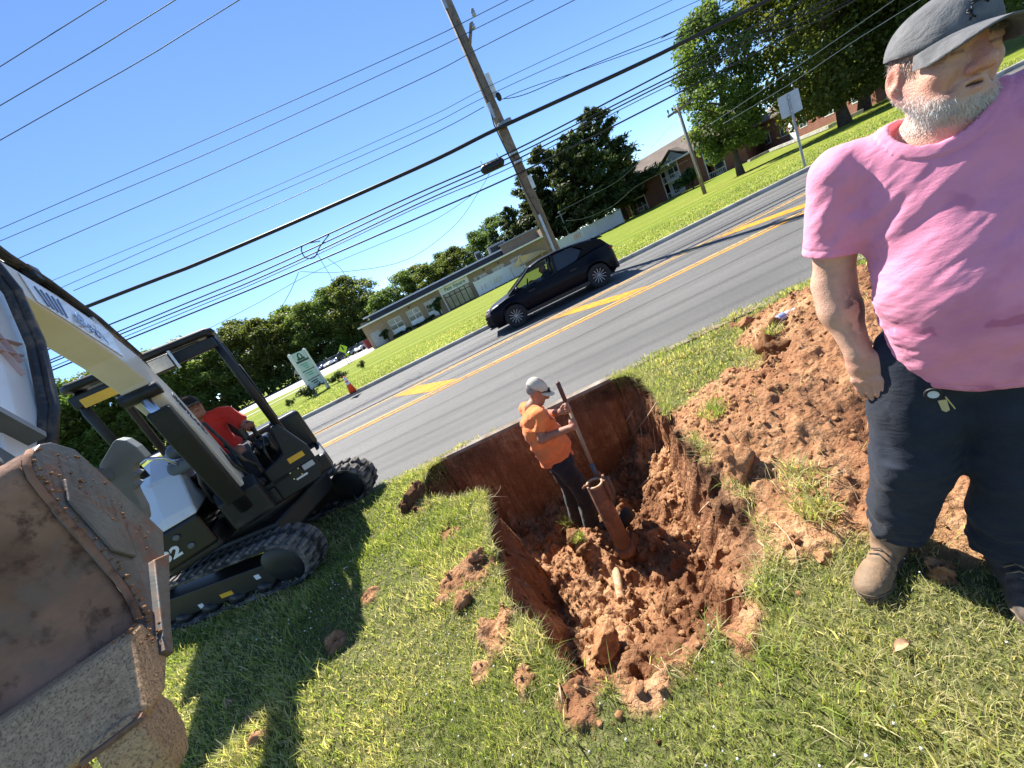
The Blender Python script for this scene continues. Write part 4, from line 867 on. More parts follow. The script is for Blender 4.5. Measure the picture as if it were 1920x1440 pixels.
for i, (z, h_) in enumerate(zz):
    pn = MB().box((Lb/2, 0, z-.0), (Lb-.16, .06, h_)).build('name_panel', PALE, e)
    if i == 0:
        MB().prism([(-.3, -.2), (.3, -.2), (.3, -.08), (.2, -.08), (.2, .05), (.12, .18), (0, .22), (-.12, .18), (-.2, .05), (-.2, -.08), (-.3, -.08)], (Lb/2, -.037, z), (1, 0, 0), (0, 0, 1), (0, 1, 0), .012).build('logo', DKG, pn); MB().box((Lb/2, -.037, z-.25), (Lb-.2, .012, .05)).build('logo_band', DKG, pn)
        MB().ball((Lb/2, -.045, z+.02), (.09, .005, .12), 12, 8).build('logo_arch', PALE, pn)
    else:
        for q in range(3 if i == 1 else 2): MB().box((Lb/2-.0+.05*(q-1), -.036, z+.12-.13*q), (.55-.12*q, .01, .07)).build('lettering', [TEAL, TEAL, DKG][i-1], pn)
    MB().box((Lb/2, 0, z-h_/2-.025), (Lb-.16, .07, .045)).build('divider', DARKM, e)
# cone
ORG = pmat('cone_orange', (.80, .075, .012), .5, var=.08); REFL = pmat('reflective_white', (.70, .70, .72), .35, var=.06)
cg = gp(660, 740, .12); e = empty('traffic_cone', (cg[0]+.05, cg[1]+.12, .14)); tag(e, 'orange traffic cone with white bands at the far kerb', 'cone')
def conr(z): return .145-.115*z/.70
MB().box((0, 0, .02), (.37, .37, .04)).build('base', TYRE, e, bevel=.01); MB().lathe([(conr(.04), .04), (conr(.7), .70), (.02, .70), (.02, .04)], 20).build('cone_body', ORG, e, True)
for a, b in ((.36, .46), (.50, .66)): MB().lathe([(conr(a)+.003, a), (conr(b)+.003, b), (conr(b), b), (conr(a), a)], 20, closed=True).build('reflective_band', REFL, e, True)
# ================================================================== utility poles and lines
WOODP = pmat('weathered_pole', (.19, .145, .105), .9, var=.3, scale=3, bump=.7, bscale=25, c2=(.09, .07, .055), c2t=.55); BLK = pmat('cable_black', (.010, .011, .013), .55, var=.2); STEEL = pmat('galvanised', (.36, .38, .40), .4, .7, var=.1); TAGW = pmat('tag_white', (.6, .6, .58), .5)
PXY = np.array([3.72, 15.3]); PV = rv(*PXY)
pole = empty('utility_pole', (PXY[0], PXY[1], .1)); tag(pole, 'tall wooden utility pole behind the dark car', 'utility pole')
MB().tube([(0, 0, -.2), (-.03, 0, 6), (-.10, 0, 13)], [.205, .175, .14], 14).build('shaft', WOODP, pole, True)
def onpole(px, py): p = yp(px, py, PXY[1]); return p-np.array([PXY[0], PXY[1], .1])
b0 = onpole(895, 88); MB().bar((-.05, -.1, b0[2]-.05), (b0[0]+.05, -.25, b0[2]+.55), .07, .09).build('bracket', WOODP, pole)
for (px, py) in ((887, 33), (886, 57)): q = onpole(px, py); MB().lathe([(.03, -.1), (.08, -.06), (.05, -.02), (.08, .02), (.05, .05), (.07, .09), (.02, .12)], 12, (q[0], -.22, q[2])).build('insulator', STEEL, pole, True)
for (px, py, s) in ((921, 165, .75), (995, 343, .45)): q = onpole(px, py); MB().box((q[0], -.19, q[2]), (.14, .02, s)).build('pole_tag', TAGW, pole)
MB().tube([onpole(x, y)*[1, 0, 1]+[0, -.28, 0] for x, y in ((826, 0), (838, 28), (915, 200), (925, 240), (985, 365), (1012, 415), (1034, 468))], .022, 6).build('riser_cable', BLK, pole)
for (x0, y0, x1, y1) in ((828, 2, 839, 28), (915, 200, 926, 228)): a = onpole(x0, y0); b = onpole(x1, y1); MB().cyl((a[0], -.28, a[2]), (b[0], -.28, b[2]), .055, 10).build('cable_clamp', STEEL, pole)
MB().tube([onpole(x, y)*[1, 0, 1]+[0, -.27, 0] for x, y in ((1008, 405), (1040, 480))], .05, 8).build('conduit', STEEL, pole)
q = onpole(934, 188); MB().ball((q[0], -.26, q[2]), (.09, .09, .14), 10, 8).build('junction_box', BLK, pole)
q = onpole(945, 236); MB().cyl((q[0]-.25, -.2, q[2]-.02), (q[0]+.25, -.2, q[2]+.02), .1, 10).build('cable_hanger', STEEL, pole)
for (px, py) in ((966, 288), (975, 303)): q = onpole(px, py); MB().box((q[0]-.1, -.22, q[2]), (.3, .1, .08)).build('clamp', STEEL, pole)
def onv(px, py, v):
    d = pray(px, py); n = np.array([-_su, _cu, 0]); return CAM_C+d*((v-CAM_C@n)/(d@n))
def wire(label, pts, r, v=None, ext=26, nm='overhead_wire', m=BLK, smoothn=6, dv=0, onlyr=False):
    P = [onv(*q, (PV-.3+dv) if v is None else v) for q in pts]
    if ext: 
        d0 = P[0]-P[1]; d0 /= np.linalg.norm(d0); d1 = P[-1]-P[-2]; d1 /= np.linalg.norm(d1); P = ([P[0]+d0*ext] if not onlyr else [])+P+[P[-1]+d1*ext]
    P = np.array(P); t = np.linspace(0, len(P)-1, (len(P)-1)*smoothn+1); k = np.arange(len(P))
    # gentle curve through the points
    Q = []
    for u in t:
        i = min(int(u), len(P)-2); f = u-i; p0, p1, p2, p3 = P[max(i-1, 0)], P[i], P[i+1], P[min(i+2, len(P)-1)]
        Q.append(.5*((2*p1)+(-p0+p2)*f+(2*p0-5*p1+4*p2-p3)*f*f+(-p0+3*p1-3*p2+p3)*f**3))
    o = MB().tube(Q, r, 6).build(nm, m, None, True); c = Vector(Q[len(Q)//2]); tag(o, label, 'wire'); return o
ALU = pmat('aluminium_wire', (.045, .055, .07), .7, 0, var=.1)
wire('topmost thin wire across the upper left corner', [(0, 125), (205, -4)], .011, m=ALU)
wire('second thin wire from the upper left corner', [(0, 198), (166, 101), (330, -1)], .012, m=ALU)
wire('third thin wire from the upper left corner', [(0, 263), (270, 110), (450, -1)], .012, m=ALU)
wire('thin wire meeting the pole at its upper insulator', [(0, 429), (400, 255), (780, 85), (887, 33), (952, 0)], .010, m=ALU)
wire('thin wire meeting the pole at its lower insulator', [(0, 452), (400, 283), (780, 109), (886, 57), (1000, 0)], .010, m=ALU)
wire('thin wire crossing the pole below the bracket', [(45, 480), (400, 325), (780, 152), (900, 90), (1077, 0)], .011, m=ALU)
wire('faint wire passing the pole at its upper tag, top of three', [(108, 522), (400, 400), (780, 231), (925, 158), (1260, 0)], .008, m=ALU)
wire('faint wire passing the pole at its upper tag, middle of three', [(127, 534), (400, 413), (780, 247), (930, 172), (1312, 0)], .009, m=ALU)
wire('loose twin wire leaving the junction box to the right', [(940, 186), (990, 175), (1100, 126), (1260, 60), (1370, 2)], .012, onlyr=True)
wire('loose wire just under the twin wire right of the junction box', [(945, 184), (1000, 162), (1100, 128), (1290, 58), (1385, 3)], .010, onlyr=True)
wire('wavy wire lowest of the three faint ones left of the pole', [(138, 545), (400, 435), (780, 266), (908, 200)], .011, ext=0)
wire('thick black trunk cable tied to the pole', [(165, 574), (400, 482), (780, 316), (940, 238), (1200, 119), (1442, 0)], .062, nm='trunk_cable')
wire('upper cable of the lower bundle', [(212, 606), (500, 490), (780, 364), (960, 284), (1200, 160), (1508, 0)], .025, nm='bundle_cable')
wire('second cable of the lower bundle', [(238, 615), (500, 505), (780, 374), (960, 293), (1200, 173), (1561, -6)], .022, nm='bundle_cable')
wire('third cable of the lower bundle', [(245, 619), (500, 515), (780, 384), (965, 301), (1200, 180), (1560, 3)], .022, nm='bundle_cable')
wire('fourth thin cable of the lower bundle', [(250, 625), (500, 521), (780, 390), (970, 308), (1200, 187), (1560, 16)], .014, nm='bundle_cable')
wire('lowest black cable below the bundle', [(255, 630), (500, 530), (780, 410), (985, 319), (1200, 211), (1394, 111), (1610, -3)], .027, nm='low_cable')
wire('slack drop wire curving down to the low cable left of the pole', [(918, 325), (896, 362), (850, 425), (760, 488), (640, 510), (563, 509)], .009, ext=0, nm='drop_wire')
wire('drop wire running down left towards the wood', [(890, 362), (800, 420), (600, 505), (480, 570), (380, 622)], .008, ext=0, nm='drop_wire', m=ALU)
wire('short drop wire hanging from the low cable', [(560, 510), (545, 545), (520, 590)], .009, ext=0, nm='drop_wire')
wire('thin loop of wire dangling under the low cable', [(595, 476), (615, 510), (632, 536), (648, 528), (640, 505), (615, 485)], .008, ext=0, nm='wire_loop')
wire('black loop of spare cable hung in the bundle', [(617, 440), (600, 462), (590, 482), (573, 483), (565, 468), (572, 458), (600, 452)], .018, ext=0, nm='cable_loop')
a = onv(905, 320, PV-.35); b = onv(942, 302, PV-.35)
sp = empty('splice_case', tuple((a+b)/2)); tag(sp, 'black ribbed splice case hung on the cables left of the pole', 'splice case'); hb = (b-a)/2
MB().tube([-hb*1.15, -hb*.95, hb*.95, hb*1.15], [.05, .15, .15, .05], 12).build('case_body', BLK, sp, True)
for q in (-.7, -.35, 0, .35, .7): MB().tube([hb*(q-.06), hb*(q+.06)], .165, 12).build('case_rib', BLK, sp)
for q in (-.8, .8): MB().tube([hb*q, hb*q+[0, 0, .30]], .014, 6).build('hanger', STEEL, sp)
# short pole with a crossarm on the far lawn
p2 = gp(1322, 364, .1); pole2 = empty('utility_pole', (p2[0], p2[1], .1)); tag(pole2, 'short wooden utility pole with a crossarm on the far lawn', 'utility pole')
MB().tube([(0, 0, -.1), (-.05, 0, 6.05)], [.135, .095], 12).build('shaft', WOODP, pole2, True); MB().bar((-.75, .25, 5.75), (1.0, -.35, 5.95), .12, .14).build('crossarm', WOODP, pole2)
for q in (-.65, -.35, .45, .8): MB().lathe([(.02, 0), (.03, .16), (.07, .2), (.04, .25), (.07, .3), (.02, .34)], 10, (q, .2-.35*(q+.7)/1.7, 5.82)).build('insulator', BLK, pole2, True)
MB().tube([(-.13, -.1, 5.6), (-.17, -.15, 3.5), (-.1, -.15, 1.2)], .03, 6).build('conduit', STEEL, pole2)
v2 = rv(p2[0], p2[1])
wire('pale wire from the tree line over the road sign, upper one', [(1333, 232), (1430, 168), (1560, 80), (1676, 0)], .012, v=17.5, ext=18, m=STEEL, nm='pale_wire', onlyr=True); wire('pale wire from the tree line over the road sign, lower one', [(1356, 232), (1480, 158), (1600, 78), (1720, 3)], .012, v=17.2, ext=18, m=STEEL, nm='pale_wire', onlyr=True)
wire('slack thin wire sagging in front of the pines, upper one', [(1046, 398), (1100, 370), (1170, 330), (1262, 232)], .014, v=50, ext=0, m=STEEL, nm='pale_wire'); wire('slack thin wire sagging in front of the pines, lower one', [(1062, 414), (1100, 408), (1150, 385), (1200, 345), (1290, 300)], .014, v=50, ext=0, m=STEEL, nm='pale_wire')
p3 = yp(1060, 425, 57); pole3 = empty('fence_pole', (p3[0], 57, .1)); tag(pole3, 'thin grey service pole between fence and pines', 'utility pole'); MB().tube([(0, 0, 0), (0, 0, yp(1052, 395, 57)[2])], [.10, .07], 8).build('shaft', GREYM, pole3); MB().bar((-.8, 0, yp(1054, 399, 57)[2]-.3), (.8, 0, yp(1054, 399, 57)[2]-.25), .1, .1).build('crossarm', GREYM, pole3)
# one small flat cloud
k = NT('thin_cloud'); vt = k.n('ShaderNodeTexCoord').outputs['Object']; nz = k.noise(k.scaled(vt, (1, 3, 3)), .012, 5, .6); lw = k.n('ShaderNodeVectorMath', operation='LENGTH'); k.l(k.scaled(vt, (1/78., 1/10., 1/6.)), lw.inputs[0])
den = k.math('MULTIPLY', k.math('SUBTRACT', k.math('ADD', 1.0, k.math('MULTIPLY', k.math('SUBTRACT', nz, .5), 1.6)), lw.outputs['Value'], True), .14)
pv_ = k.n('ShaderNodeVolumePrincipled'); pv_.inputs['Color'].default_value = (1, 1, 1, 1); k.l(den, pv_.inputs['Density']); k.l(pv_.outputs[0], k.out.inputs['Volume'])
cA, cB = yp(715, 532, 1500), yp(776, 494, 1500); cc = (cA+cB)/2
o = MB().ball((0, 0, 0), (80, 12, 8), 20, 12).build('cloud', k.m, None, True, loc=tuple(cc), rot=(0, -math.atan2(cB[2]-cA[2], cB[0]-cA[0]), 0)); tag(o, 'small thin white cloud low in the sky', 'cloud')
# ================================================================== compact excavator
EXA = R(152.5); EF = np.array([math.sin(EXA), math.cos(EXA)])
EX0 = np.array([-2.92, 4.02]); EXR = math.atan2(EF[1], EF[0])
ex = empty('excavator', (EX0[0], EX0[1], 0.02), EXR); tag(ex, 'white and black compact excavator with canopy, bucket raised towards the viewer', 'excavator')
CREAM = pmat('dirty_cream_paint', (.70, .64, .53), .42, var=.10, scale=3, coat=.1, grime=(.30, .20, .11), gscale=6, gt=(.62, .80), c2=(.10, .06, .03), c2t=.72)
WPAINT = pmat('white_machine_paint', (.72, .73, .74), .35, var=.05, scale=2, coat=.3, grime=(.50, .42, .34), gscale=5, gt=(.62, .82))
BLKP = pmat('black_machine_paint', (.009, .010, .012), .48, var=.25, scale=4, grime=(.06, .05, .04), gscale=5, gt=(.58, .8)); BLKG = pmat('black_gloss_panel', (.007, .008, .009), .3, var=.2, coat=.15)
RUB = pmat('track_rubber', (.024, .023, .022), .85, var=.35, scale=9, bump=.6, bscale=40, grime=(.26, .23, .20), gscale=7, gt=(.45, .7)); GREYP = pmat('grey_steel', (.13, .14, .145), .5, .3, var=.2, scale=5)
YST = pmat('warning_yellow', (.75, .42, .03), .45, var=.05, c2=(.05, .04, .02), c2t=.63, scale=40); HOSE = pmat('hydraulic_hose', (.028, .028, .030), .5, var=.3, scale=12, grime=(.16, .12, .09), gscale=9)
STRIP = pmat('worn_bucket_steel', (.15, .145, .138), .5, .45, var=.25, scale=7, grime=(.24, .12, .065), gscale=8, gt=(.50, .68), bump=.25, bscale=60)
MUDM = pmat('caked_red_mud', (.24, .125, .078), .95, var=.45, scale=5, bump=1.0, bscale=14, c2=(.10, .048, .03), c2t=.53, grime=(.20, .13, .095), gscale=4.5, gt=(.52, .64)); LIPM = pmat('sandy_worn_lip', (.50, .31, .165), .8, 0, var=.2, scale=62, c2=(.21, .12, .07), c2t=.50, bump=.4, bscale=90, grime=(.20, .09, .05), gscale=7, gt=(.55, .75))
BLUED = pmat('blue_decal', (.10, .18, .36), .4, var=.1); NAVY = pmat('navy_lettering', (.02, .03, .10), .4); DECR = pmat('faded_red_decal', (.46, .33, .34), .5)
# -- tracks
tr_rot = R(-11)-EXR
def track(side):
    t = empty('track', (0, 0, 0), tr_rot, ex); t.scale = (1, 1, .84); y = side*.615; Lh = .80; t.location = (-.24*math.cos(tr_rot), -.24*math.sin(tr_rot), 0); r = .265; zc = .285; pts = []
    N = 46; per = 4*Lh+2*math.pi*r
    def at(d):
        d = d % per
        if d < 2*Lh: return np.array([-Lh+d, 0, zc+r]), np.array([0, 0, 1.])
        d -= 2*Lh
        if d < math.pi*r: a = math.pi/2-d/r; return np.array([Lh+r*math.cos(a), 0, zc+r*math.sin(a)]), np.array([math.cos(a), 0, math.sin(a)])
        d -= math.pi*r
        if d < 2*Lh: return np.array([Lh-d, 0, zc-r]), np.array([0, 0, -1.])
        d -= 2*Lh; a = -math.pi/2-d/r; return np.array([-Lh+r*math.cos(a), 0, zc+r*math.sin(a)]), np.array([math.cos(a), 0, math.sin(a)])
    rings = []
    for i in range(72):
        p, n = at(per*i/72); q = p-n*.035; rings.append([p+[0, y-.155, 0], p+[0, y+.155, 0], q+[0, y+.155, 0], q+[0, y-.155, 0]])
    mb = MB(); V = np.concatenate(rings); mb.add(V, [[i*4+j, i*4+(j+1) % 4, ((i+1) % 72)*4+(j+1) % 4, ((i+1) % 72)*4+j] for i in range(72) for j in range(4)]); mb.build('belt', RUB, t, True)
    lug = MB().box((0, -.072, .012), (.058, .125, .034), taper=.82).mesh('tread_lug'); lug.materials.append(RUB); lug2 = MB().box((0, .072, .012), (.058, .125, .034), taper=.82).mesh('tread_lug'); lug2.materials.append(RUB)
    for i in range(N):
        for me_, o_ in ((lug, 0), (lug2, .5)):
            p, n = at(per*(i+o_)/N); xx = np.array([n[2], 0, -n[0]]); o = link('tread_lug', me_, None, t); M4 = Matrix(((xx[0], 0, n[0], p[0]), (0, 1, 0, y), (xx[2], 0, n[2], p[2]), (0, 0, 0, 1))); o.matrix_local = M4
    out = side*.17
    MB().prism([(-.78, .12), (.62, .12), (.70, .22), (.62, .36), (-.70, .40), (-.80, .28)], (0, y, 0), (1, 0, 0), (0, 0, 1), (0, 1, 0), .24).build('track_frame', BLKP, t, bevel=.012)
    for q in (-.5, -.17, .16, .49): MB().cyl((q, y-.13, .10), (q, y+.13, .10), .075, 14).build('roller', BLKP, t, True)
    MB().lathe([(.06, -.13), (.17, -.13), (.225, -.10), (.225, .10), (.17, .13), (.06, .13)], 22, (Lh, y, zc), (0, 1, 0)).build('idler', BLKP, t, auto=True)
    MB().lathe([(.05, -.16), (.12, -.16), (.14, -.12), (.21, -.10), (.21, .10), (.14, .12), (.12, .16), (.05, .16)], 18, (-Lh, y, zc), (0, 1, 0)).build('sprocket', BLKP, t, auto=True)
    if side < 0:
        MB().box((.10, y-.122, .20), (.14, .006, .05)).build('warning_sticker', YST, t); MB().box((.50, y-.122, .26), (.055, .006, .055)).build('grease_sticker', WPAINT, t); MB().box((-.22, y-.122, .18), (.055, .006, .055)).build('grease_sticker', WPAINT, t)
    return t
track(-1); track(1)
# -- undercarriage and house
MB().box((0, 0, .42), (.95, .95, .22), rotz(tr_rot)).build('undercarriage', BLKP, ex, bevel=.03)
bl = MB().prism([(-.13, 0), (.02, .02), (.05, .2), (.0, .36), (-.13, .38)], (-1.35*math.cos(tr_rot), -1.35*math.sin(tr_rot), .05), (math.cos(tr_rot), math.sin(tr_rot), 0), (0, 0, 1), (-math.sin(tr_rot), math.cos(tr_rot), 0), 1.5); bl.build('dozer_blade', GREYP, ex, bevel=.01)
MB().cyl((0, 0, .5), (0, 0, .66), .42, 32).build('slew_ring', BLKP, ex, True)
def hp(nm, poly, z0, z1, m, bev=.02, par=None, taper=None):
    mb = MB(); p = np.asarray(poly, float); mb.prism(p, (0, 0, (z0+z1)/2), (1, 0, 0), (0, 1, 0), (0, 0, 1), z1-z0); return mb.build(nm, m, par or ex, bevel=bev, seg=3)
house = hp('house_base', [(.42, .74), (.30, .77), (-.55, .77), (-.80, .45), (-.86, 0), (-.80, -.45), (-.55, -.77), (.55, -.77), (.68, -.70), (.72, -.30), (.52, -.22), (.52, .22), (.46, .28)], .62, .80, BLKP, .03)
hp('counterweight', [(-.30, .77), (-.58, .76), (-.84, .42), (-.90, 0), (-.84, -.42), (-.58, -.76), (-.30, -.77)], .80, 1.28, BLKG, .05)
# right hand side body: black cladding below, sloping white hood above
sd = hp('side_cladding', [(-.30, -.30), (-.30, -.775), (.64, -.778), (.735, -.73), (.745, -.30)], .68, .99, BLKG, .03)
hs = [(-.32, 1.42), (.02, 1.50), (.40, 1.34), (.70, 1.06), (.74, .99), (-.32, .99)]
mb = MB(); rings = []
for l_, sh, dz in ((-.29, 0, 0), (-.50, .0, .02), (-.68, -.02, -.03), (-.775, -.05, -.16)):
    rings.append([(f+sh*(f > .3), l_, z+dz*(z > 1.0)) for f, z in hs])
mb.loft(rings); mb.build('hood', WPAINT, ex, bevel=.035, seg=3)
text_obj('model_number', 'E32', .125, WPAINT, sd, basis((.7455, -.635, .80), (0, 1, 0), (0, 0, 1)), .003, .12, .005, 1.1)
for q in ((-.50, .90), (-.46, .78)): MB().lathe([(.010, .0), (.022, 0), (.027, .010), (.016, .014)], 14, (.742, q[0], q[1]), (1, 0, 0)).build('bolt', GREYP, sd, True)
# front left panel with stickers, floor and canopy
pn = MB().prism([(-.28, .62), (.10, .62), (.16, .70), (.16, .98), (.05, 1.30), (-.02, 1.30), (-.06, 1.02), (-.28, .96)], (.47, .50, 0), (0, 1, 0), (0, 0, 1), (1, 0, 0), .10).build('front_panel', BLKP, ex, bevel=.02, seg=3)
MB().box((.523, .52, .93), (.004, .15, .055)).build('warning_sticker', YST, pn); MB().box((.523, .57, .80), (.004, .11, .055)).build('reflector', pmat('grey_reflector', (.42, .43, .43), .3), pn)
MB().box((.523, .44, .79), (.004, .10, .09)).build('data_plate', BLKG, pn); MB().box((.523, .47, .735), (.004, .11, .018)).build('serial_sticker', WPAINT, pn)
for q in ((.40, .825), (.48, .825), (.40, .755), (.48, .755)): MB().cyl((.524, q[0], q[1]), (.530, q[0], q[1]), .007, 8).build('rivet', CHROME, pn)
MB().box((.10, .22, .82), (.84, .96, .04)).build('floor', BLKP, ex)
def post(pts, r=.036): return MB().tube(pts, r, 10).build('canopy_post', BLKP, ex, True)
post([(.45, .55, 1.15), (.34, .52, 2.05), (.30, .51, 2.22), (.20, .50, 2.30)]); post([(.40, -.50, 1.42), (.34, -.53, 2.10), (.30, -.52, 2.24), (.20, -.50, 2.30)]); post([(-.62, .52, 1.2), (-.60, .50, 2.25), (-.45, .48, 2.32)]); post([(-.62, -.52, 1.2), (-.60, -.50, 2.25), (-.45, -.48, 2.32)])
MB().tube([(.36, .56, 1.25), (.335, .575, 1.6), (.32, .565, 1.95)], .014, 6).build('grab_rail', BLKP, ex, True)
rf_ = hp('canopy_roof', [(.42, .50), (.36, .56), (-.62, .54), (-.68, .48), (-.68, -.48), (-.62, -.54), (.36, -.58), (.42, -.52)], 2.29, 2.36, BLKP, .03)
hp('roof_lining', [(.30, .40), (-.5, .40), (-.5, -.42), (.30, -.42)], 2.268, 2.289, pmat('pale_lining', (.42, .41, .39), .8), 0, rf_)
MB().bar((.38, -.56, 2.20), (.38, .52, 2.22), .05, .10, (0, 0, 1)).build('front_header', BLKP, ex, bevel=.01)
MB().box((.415, -.33, 2.17), (.004, .34, .075)).build('warning_sticker', YST, ex)
wl_ = MB().box((.50, .10, 2.20), (.06, .17, .13)).build('work_light', BLKP, ex, bevel=.012); MB().box((.533, .10, 2.20), (.004, .145, .105)).build('lens', pmat('lamp_lens', (.42, .42, .40), .2, var=.15, scale=60), wl_); MB().bar((.50, .195, 2.12), (.50, .195, 2.28), .02, .05).build('lamp_bracket', CHROME, wl_)
# seat, consoles, levers
MB().box((-.12, 0, 1.08), (.46, .46, .12)).build('seat', BLKG, ex, bevel=.04); MB().box((-.36, 0, 1.36), (.12, .46, .55)).build('seat_back', BLKG, ex, bevel=.05)
for s_ in (-1, 1):
    co = MB().prism([(-.25, 1.0), (.12, 1.0), (.30, 1.14), (.26, 1.24), (-.25, 1.22)], (0, s_*.34, 0), (1, 0, 0), (0, 0, 1), (0, 1, 0), .14).build('arm_console', BLKG, ex, bevel=.03)
    MB().lathe([(.032, 0), (.026, .04), (.020, .08), (.024, .11), (.026, .17), (.018, .20)], 12, (.20, s_*.34, 1.24), (.12, 0, 1)).build('joystick', BLKG, co, True)
    MB().tube([(.36, s_*.10, .84), (.40, s_*.10, 1.10), (.37, s_*.10, 1.32)], .014, 8).ball((.37, s_*.10, 1.34), .026, 10, 8).build('travel_lever', BLKG, ex, True)
MB().tube([(.40, .30, .84), (.44, .33, 1.12), (.40, .36, 1.22)], .012, 8).ball((.40, .36, 1.235), .024, 10, 8).build('blade_lever', BLKG, ex, True)
MB().tube([(.42, -.24, 1.34), (.46, -.30, 1.50), (.44, -.40, 1.56), (.40, -.58, 1.52)], .016, 8).build('handrail', CHROME, ex, True)
MB().ball((.30, -.22, 1.50), (.07, .10, .075), 14, 10).build('display_pod', GREYP, ex, True); hp('dash_cowl', [(.10, -.12), (.10, -.38), (.42, -.36), (.48, -.14)], 1.30, 1.42, pmat('grey_plastic', (.10, .11, .115), .5), .04)
# -- swing bracket, boom, arm
def S(s, z, l=0.0): return np.array([s+.60, l-.062*s, z])        # the boom is swung a few degrees to the right
MB().prism([(-.12, .62), (.14, .66), (.16, .95), (.05, 1.05), (-.10, .98)], (.60, 0, 0), (1, 0, 0), (0, 0, 1), (0, 1, 0), .34).build('swing_bracket', BLKP, ex, bevel=.03)
def sweep(cl, hts, wds):
    rings = []; cl = np.asarray(cl, float)
    for i in range(len(cl)):
        d = cl[min(i+1, len(cl)-1)]-cl[max(i-1, 0)]; d /= np.linalg.norm(d); n = np.array([-d[1], d[0]]); h_, w_ = hts[i]/2, wds[i]/2
        rings.append([S(*(cl[i]+n*h_), -w_), S(*(cl[i]+n*h_), w_), S(*(cl[i]-n*h_), w_), S(*(cl[i]-n*h_), -w_)])
    return rings
BC = [(0, .86), (.05, 1.2), (.12, 1.55), (.22, 1.88), (.40, 2.16), (.64, 2.37), (.95, 2.55), (1.22, 2.67), (1.48, 2.78)]; BH = [.18, .21, .24, .27, .30, .29, .26, .22, .16]
boom = MB().loft(sweep(BC, BH, [.18]*9)).build('boom', CREAM, ex, bevel=.012)
# white side plates with the maker's script and a dealer strip, slightly proud of the boom
def decal(pts, m, nm, l=.092):
    return MB().add([S(*p, l) for p in pts]+[S(*p, l+.004) for p in pts], [list(range(len(pts)))[::-1], [len(pts)+i for i in range(len(pts))]]+[[i, (i+1) % len(pts), len(pts)+(i+1) % len(pts), len(pts)+i] for i in range(len(pts))]).build(nm, m, boom)
decal([(.62, 2.25), (1.22, 2.56), (1.17, 2.74), (.54, 2.45)], WPAINT, 'side_plate')
def on_boom(s, z, ds, dz, l=.103): return basis(S(s, z, l), (-ds, 0, -dz), (dz, 0, -ds) if False else (0, 0, 1))
text_obj('maker_script', 'Bobcat', .155, BLUED, boom, basis(S(.76, 2.425, .099), (-1, 0, -.42), (-.42, 0, 1)), .001, .45, .002, 1.0)
for q in range(5): decal([(1.02+.03*q, 2.49+.013*q), (1.03+.03*q, 2.495+.013*q), (.97+.04*q, 2.62+.012*q), (.96+.04*q, 2.615+.012*q)], BLUED, 'script_stroke', .097)
text_obj('dealer_strip', 'WESTLAND', .075, NAVY, boom, basis(S(.150, 1.72, .093), (-.34, 0, -.92), (-.92, 0, .34)), .002, .0, .003, 1.1)
MB().bar(S(.46, 2.42, 0), S(.56, 2.56, 0), .16, .05).build('cylinder_lug', WPAINT, boom)
for i, l_ in enumerate((-.12, -.06, .07, .13)): MB().tube([(.40, l_*1.6, .86), (.56, l_*1.7, .98+.03*i), (.66, l_*1.4, 1.18), S(.02, 1.35+.05*i, l_*.95), S(.06, 1.62, l_*.85)], .014, 8).build('hose', HOSE, ex, True)
# boom cylinder under the boom
bc = MB().tube([S(.13, .80), S(.20, 1.15), S(.34, 1.55)], .058, 14).build('boom_cylinder', BLKP, ex, True)
bc.location = (0, 0, 0)
MB().tube([S(.34, 1.52), S(.48, 1.97)], .032, 12).build('rod', CHROME, bc, True); MB().cyl(S(.48, 1.99, -.12), S(.48, 1.99, .12), .05, 14).build('pin', BLKP, bc, True)
MB().prism([(-.02, -.16), (.06, -.18), (.26, .50), (.30, .74), (.20, .76), (.10, .5)], S(.20, 1.10), (1, 0, 0), (0, 0, 1), (0, 1, 0), .15).build('cylinder_guard', BLKP, ex, bevel=.015)
# arm cylinder and hoses along the top of the boom
ac = MB().tube([S(.52, 2.62), S(1.0, 2.86)], .052, 14).build('arm_cylinder', BLKP, ex, True); MB().tube([S(1.0, 2.86), S(1.28, 2.98)], .028, 10).build('rod', CHROME, ac, True)
for i, (l_, dz) in enumerate(((.085, .0), (.055, .03), (-.05, .02), (-.08, .0))):
    MB().tube([S(.22, 2.28+dz, l_), S(.50, 2.56+dz, l_), S(.85, 2.77+dz, l_), S(1.10, 2.86+dz, l_), S(1.30, 2.92+dz, l_+.02), S(1.46, 2.80, l_+.05), S(1.50, 2.55, l_+.06), S(1.68, 2.26, l_+.06), S(1.95, 1.95, l_+.05), S(2.12, 1.80, l_+.03)], .017+.004*(i % 2), 8).build('hose', HOSE, ex, True)
MB().box(S(.92, 2.80, .07), (.12, .05, .09)).build('hose_clamp', BLKP, ex, bevel=.01)
AC = [(1.22, 3.02), (1.42, 2.74), (1.68, 2.40), (2.02, 2.00), (2.34, 1.66)]
arm = MB().loft(sweep(AC, [.14, .26, .27, .22, .15], [.17]*5)).build('arm', WPAINT, ex, bevel=.012)
MB().cyl(S(1.45, 2.77, -.13), S(1.45, 2.77, .13), .055, 16).build('boom_pin', GREYP, ex, True)
for q in range(2):
    for w_ in (-1, 1): MB().bar(S(1.76+.06*q+.05*w_, 2.32-.06*q+.05*w_, .089), S(1.84+.06*q-.03*w_, 2.24-.06*q-.06*w_, .089), .004, .03, (0, 1, 0)).build('cross_decal', DECR, arm)
bkc = MB().tube([S(1.58, 2.78), S(2.0, 2.36)], .045, 12).build('bucket_cylinder', BLKP, ex, True); MB().tube([S(2.0, 2.36), S(2.32, 2.02)], .024, 10).build('rod', CHROME, bkc, True)
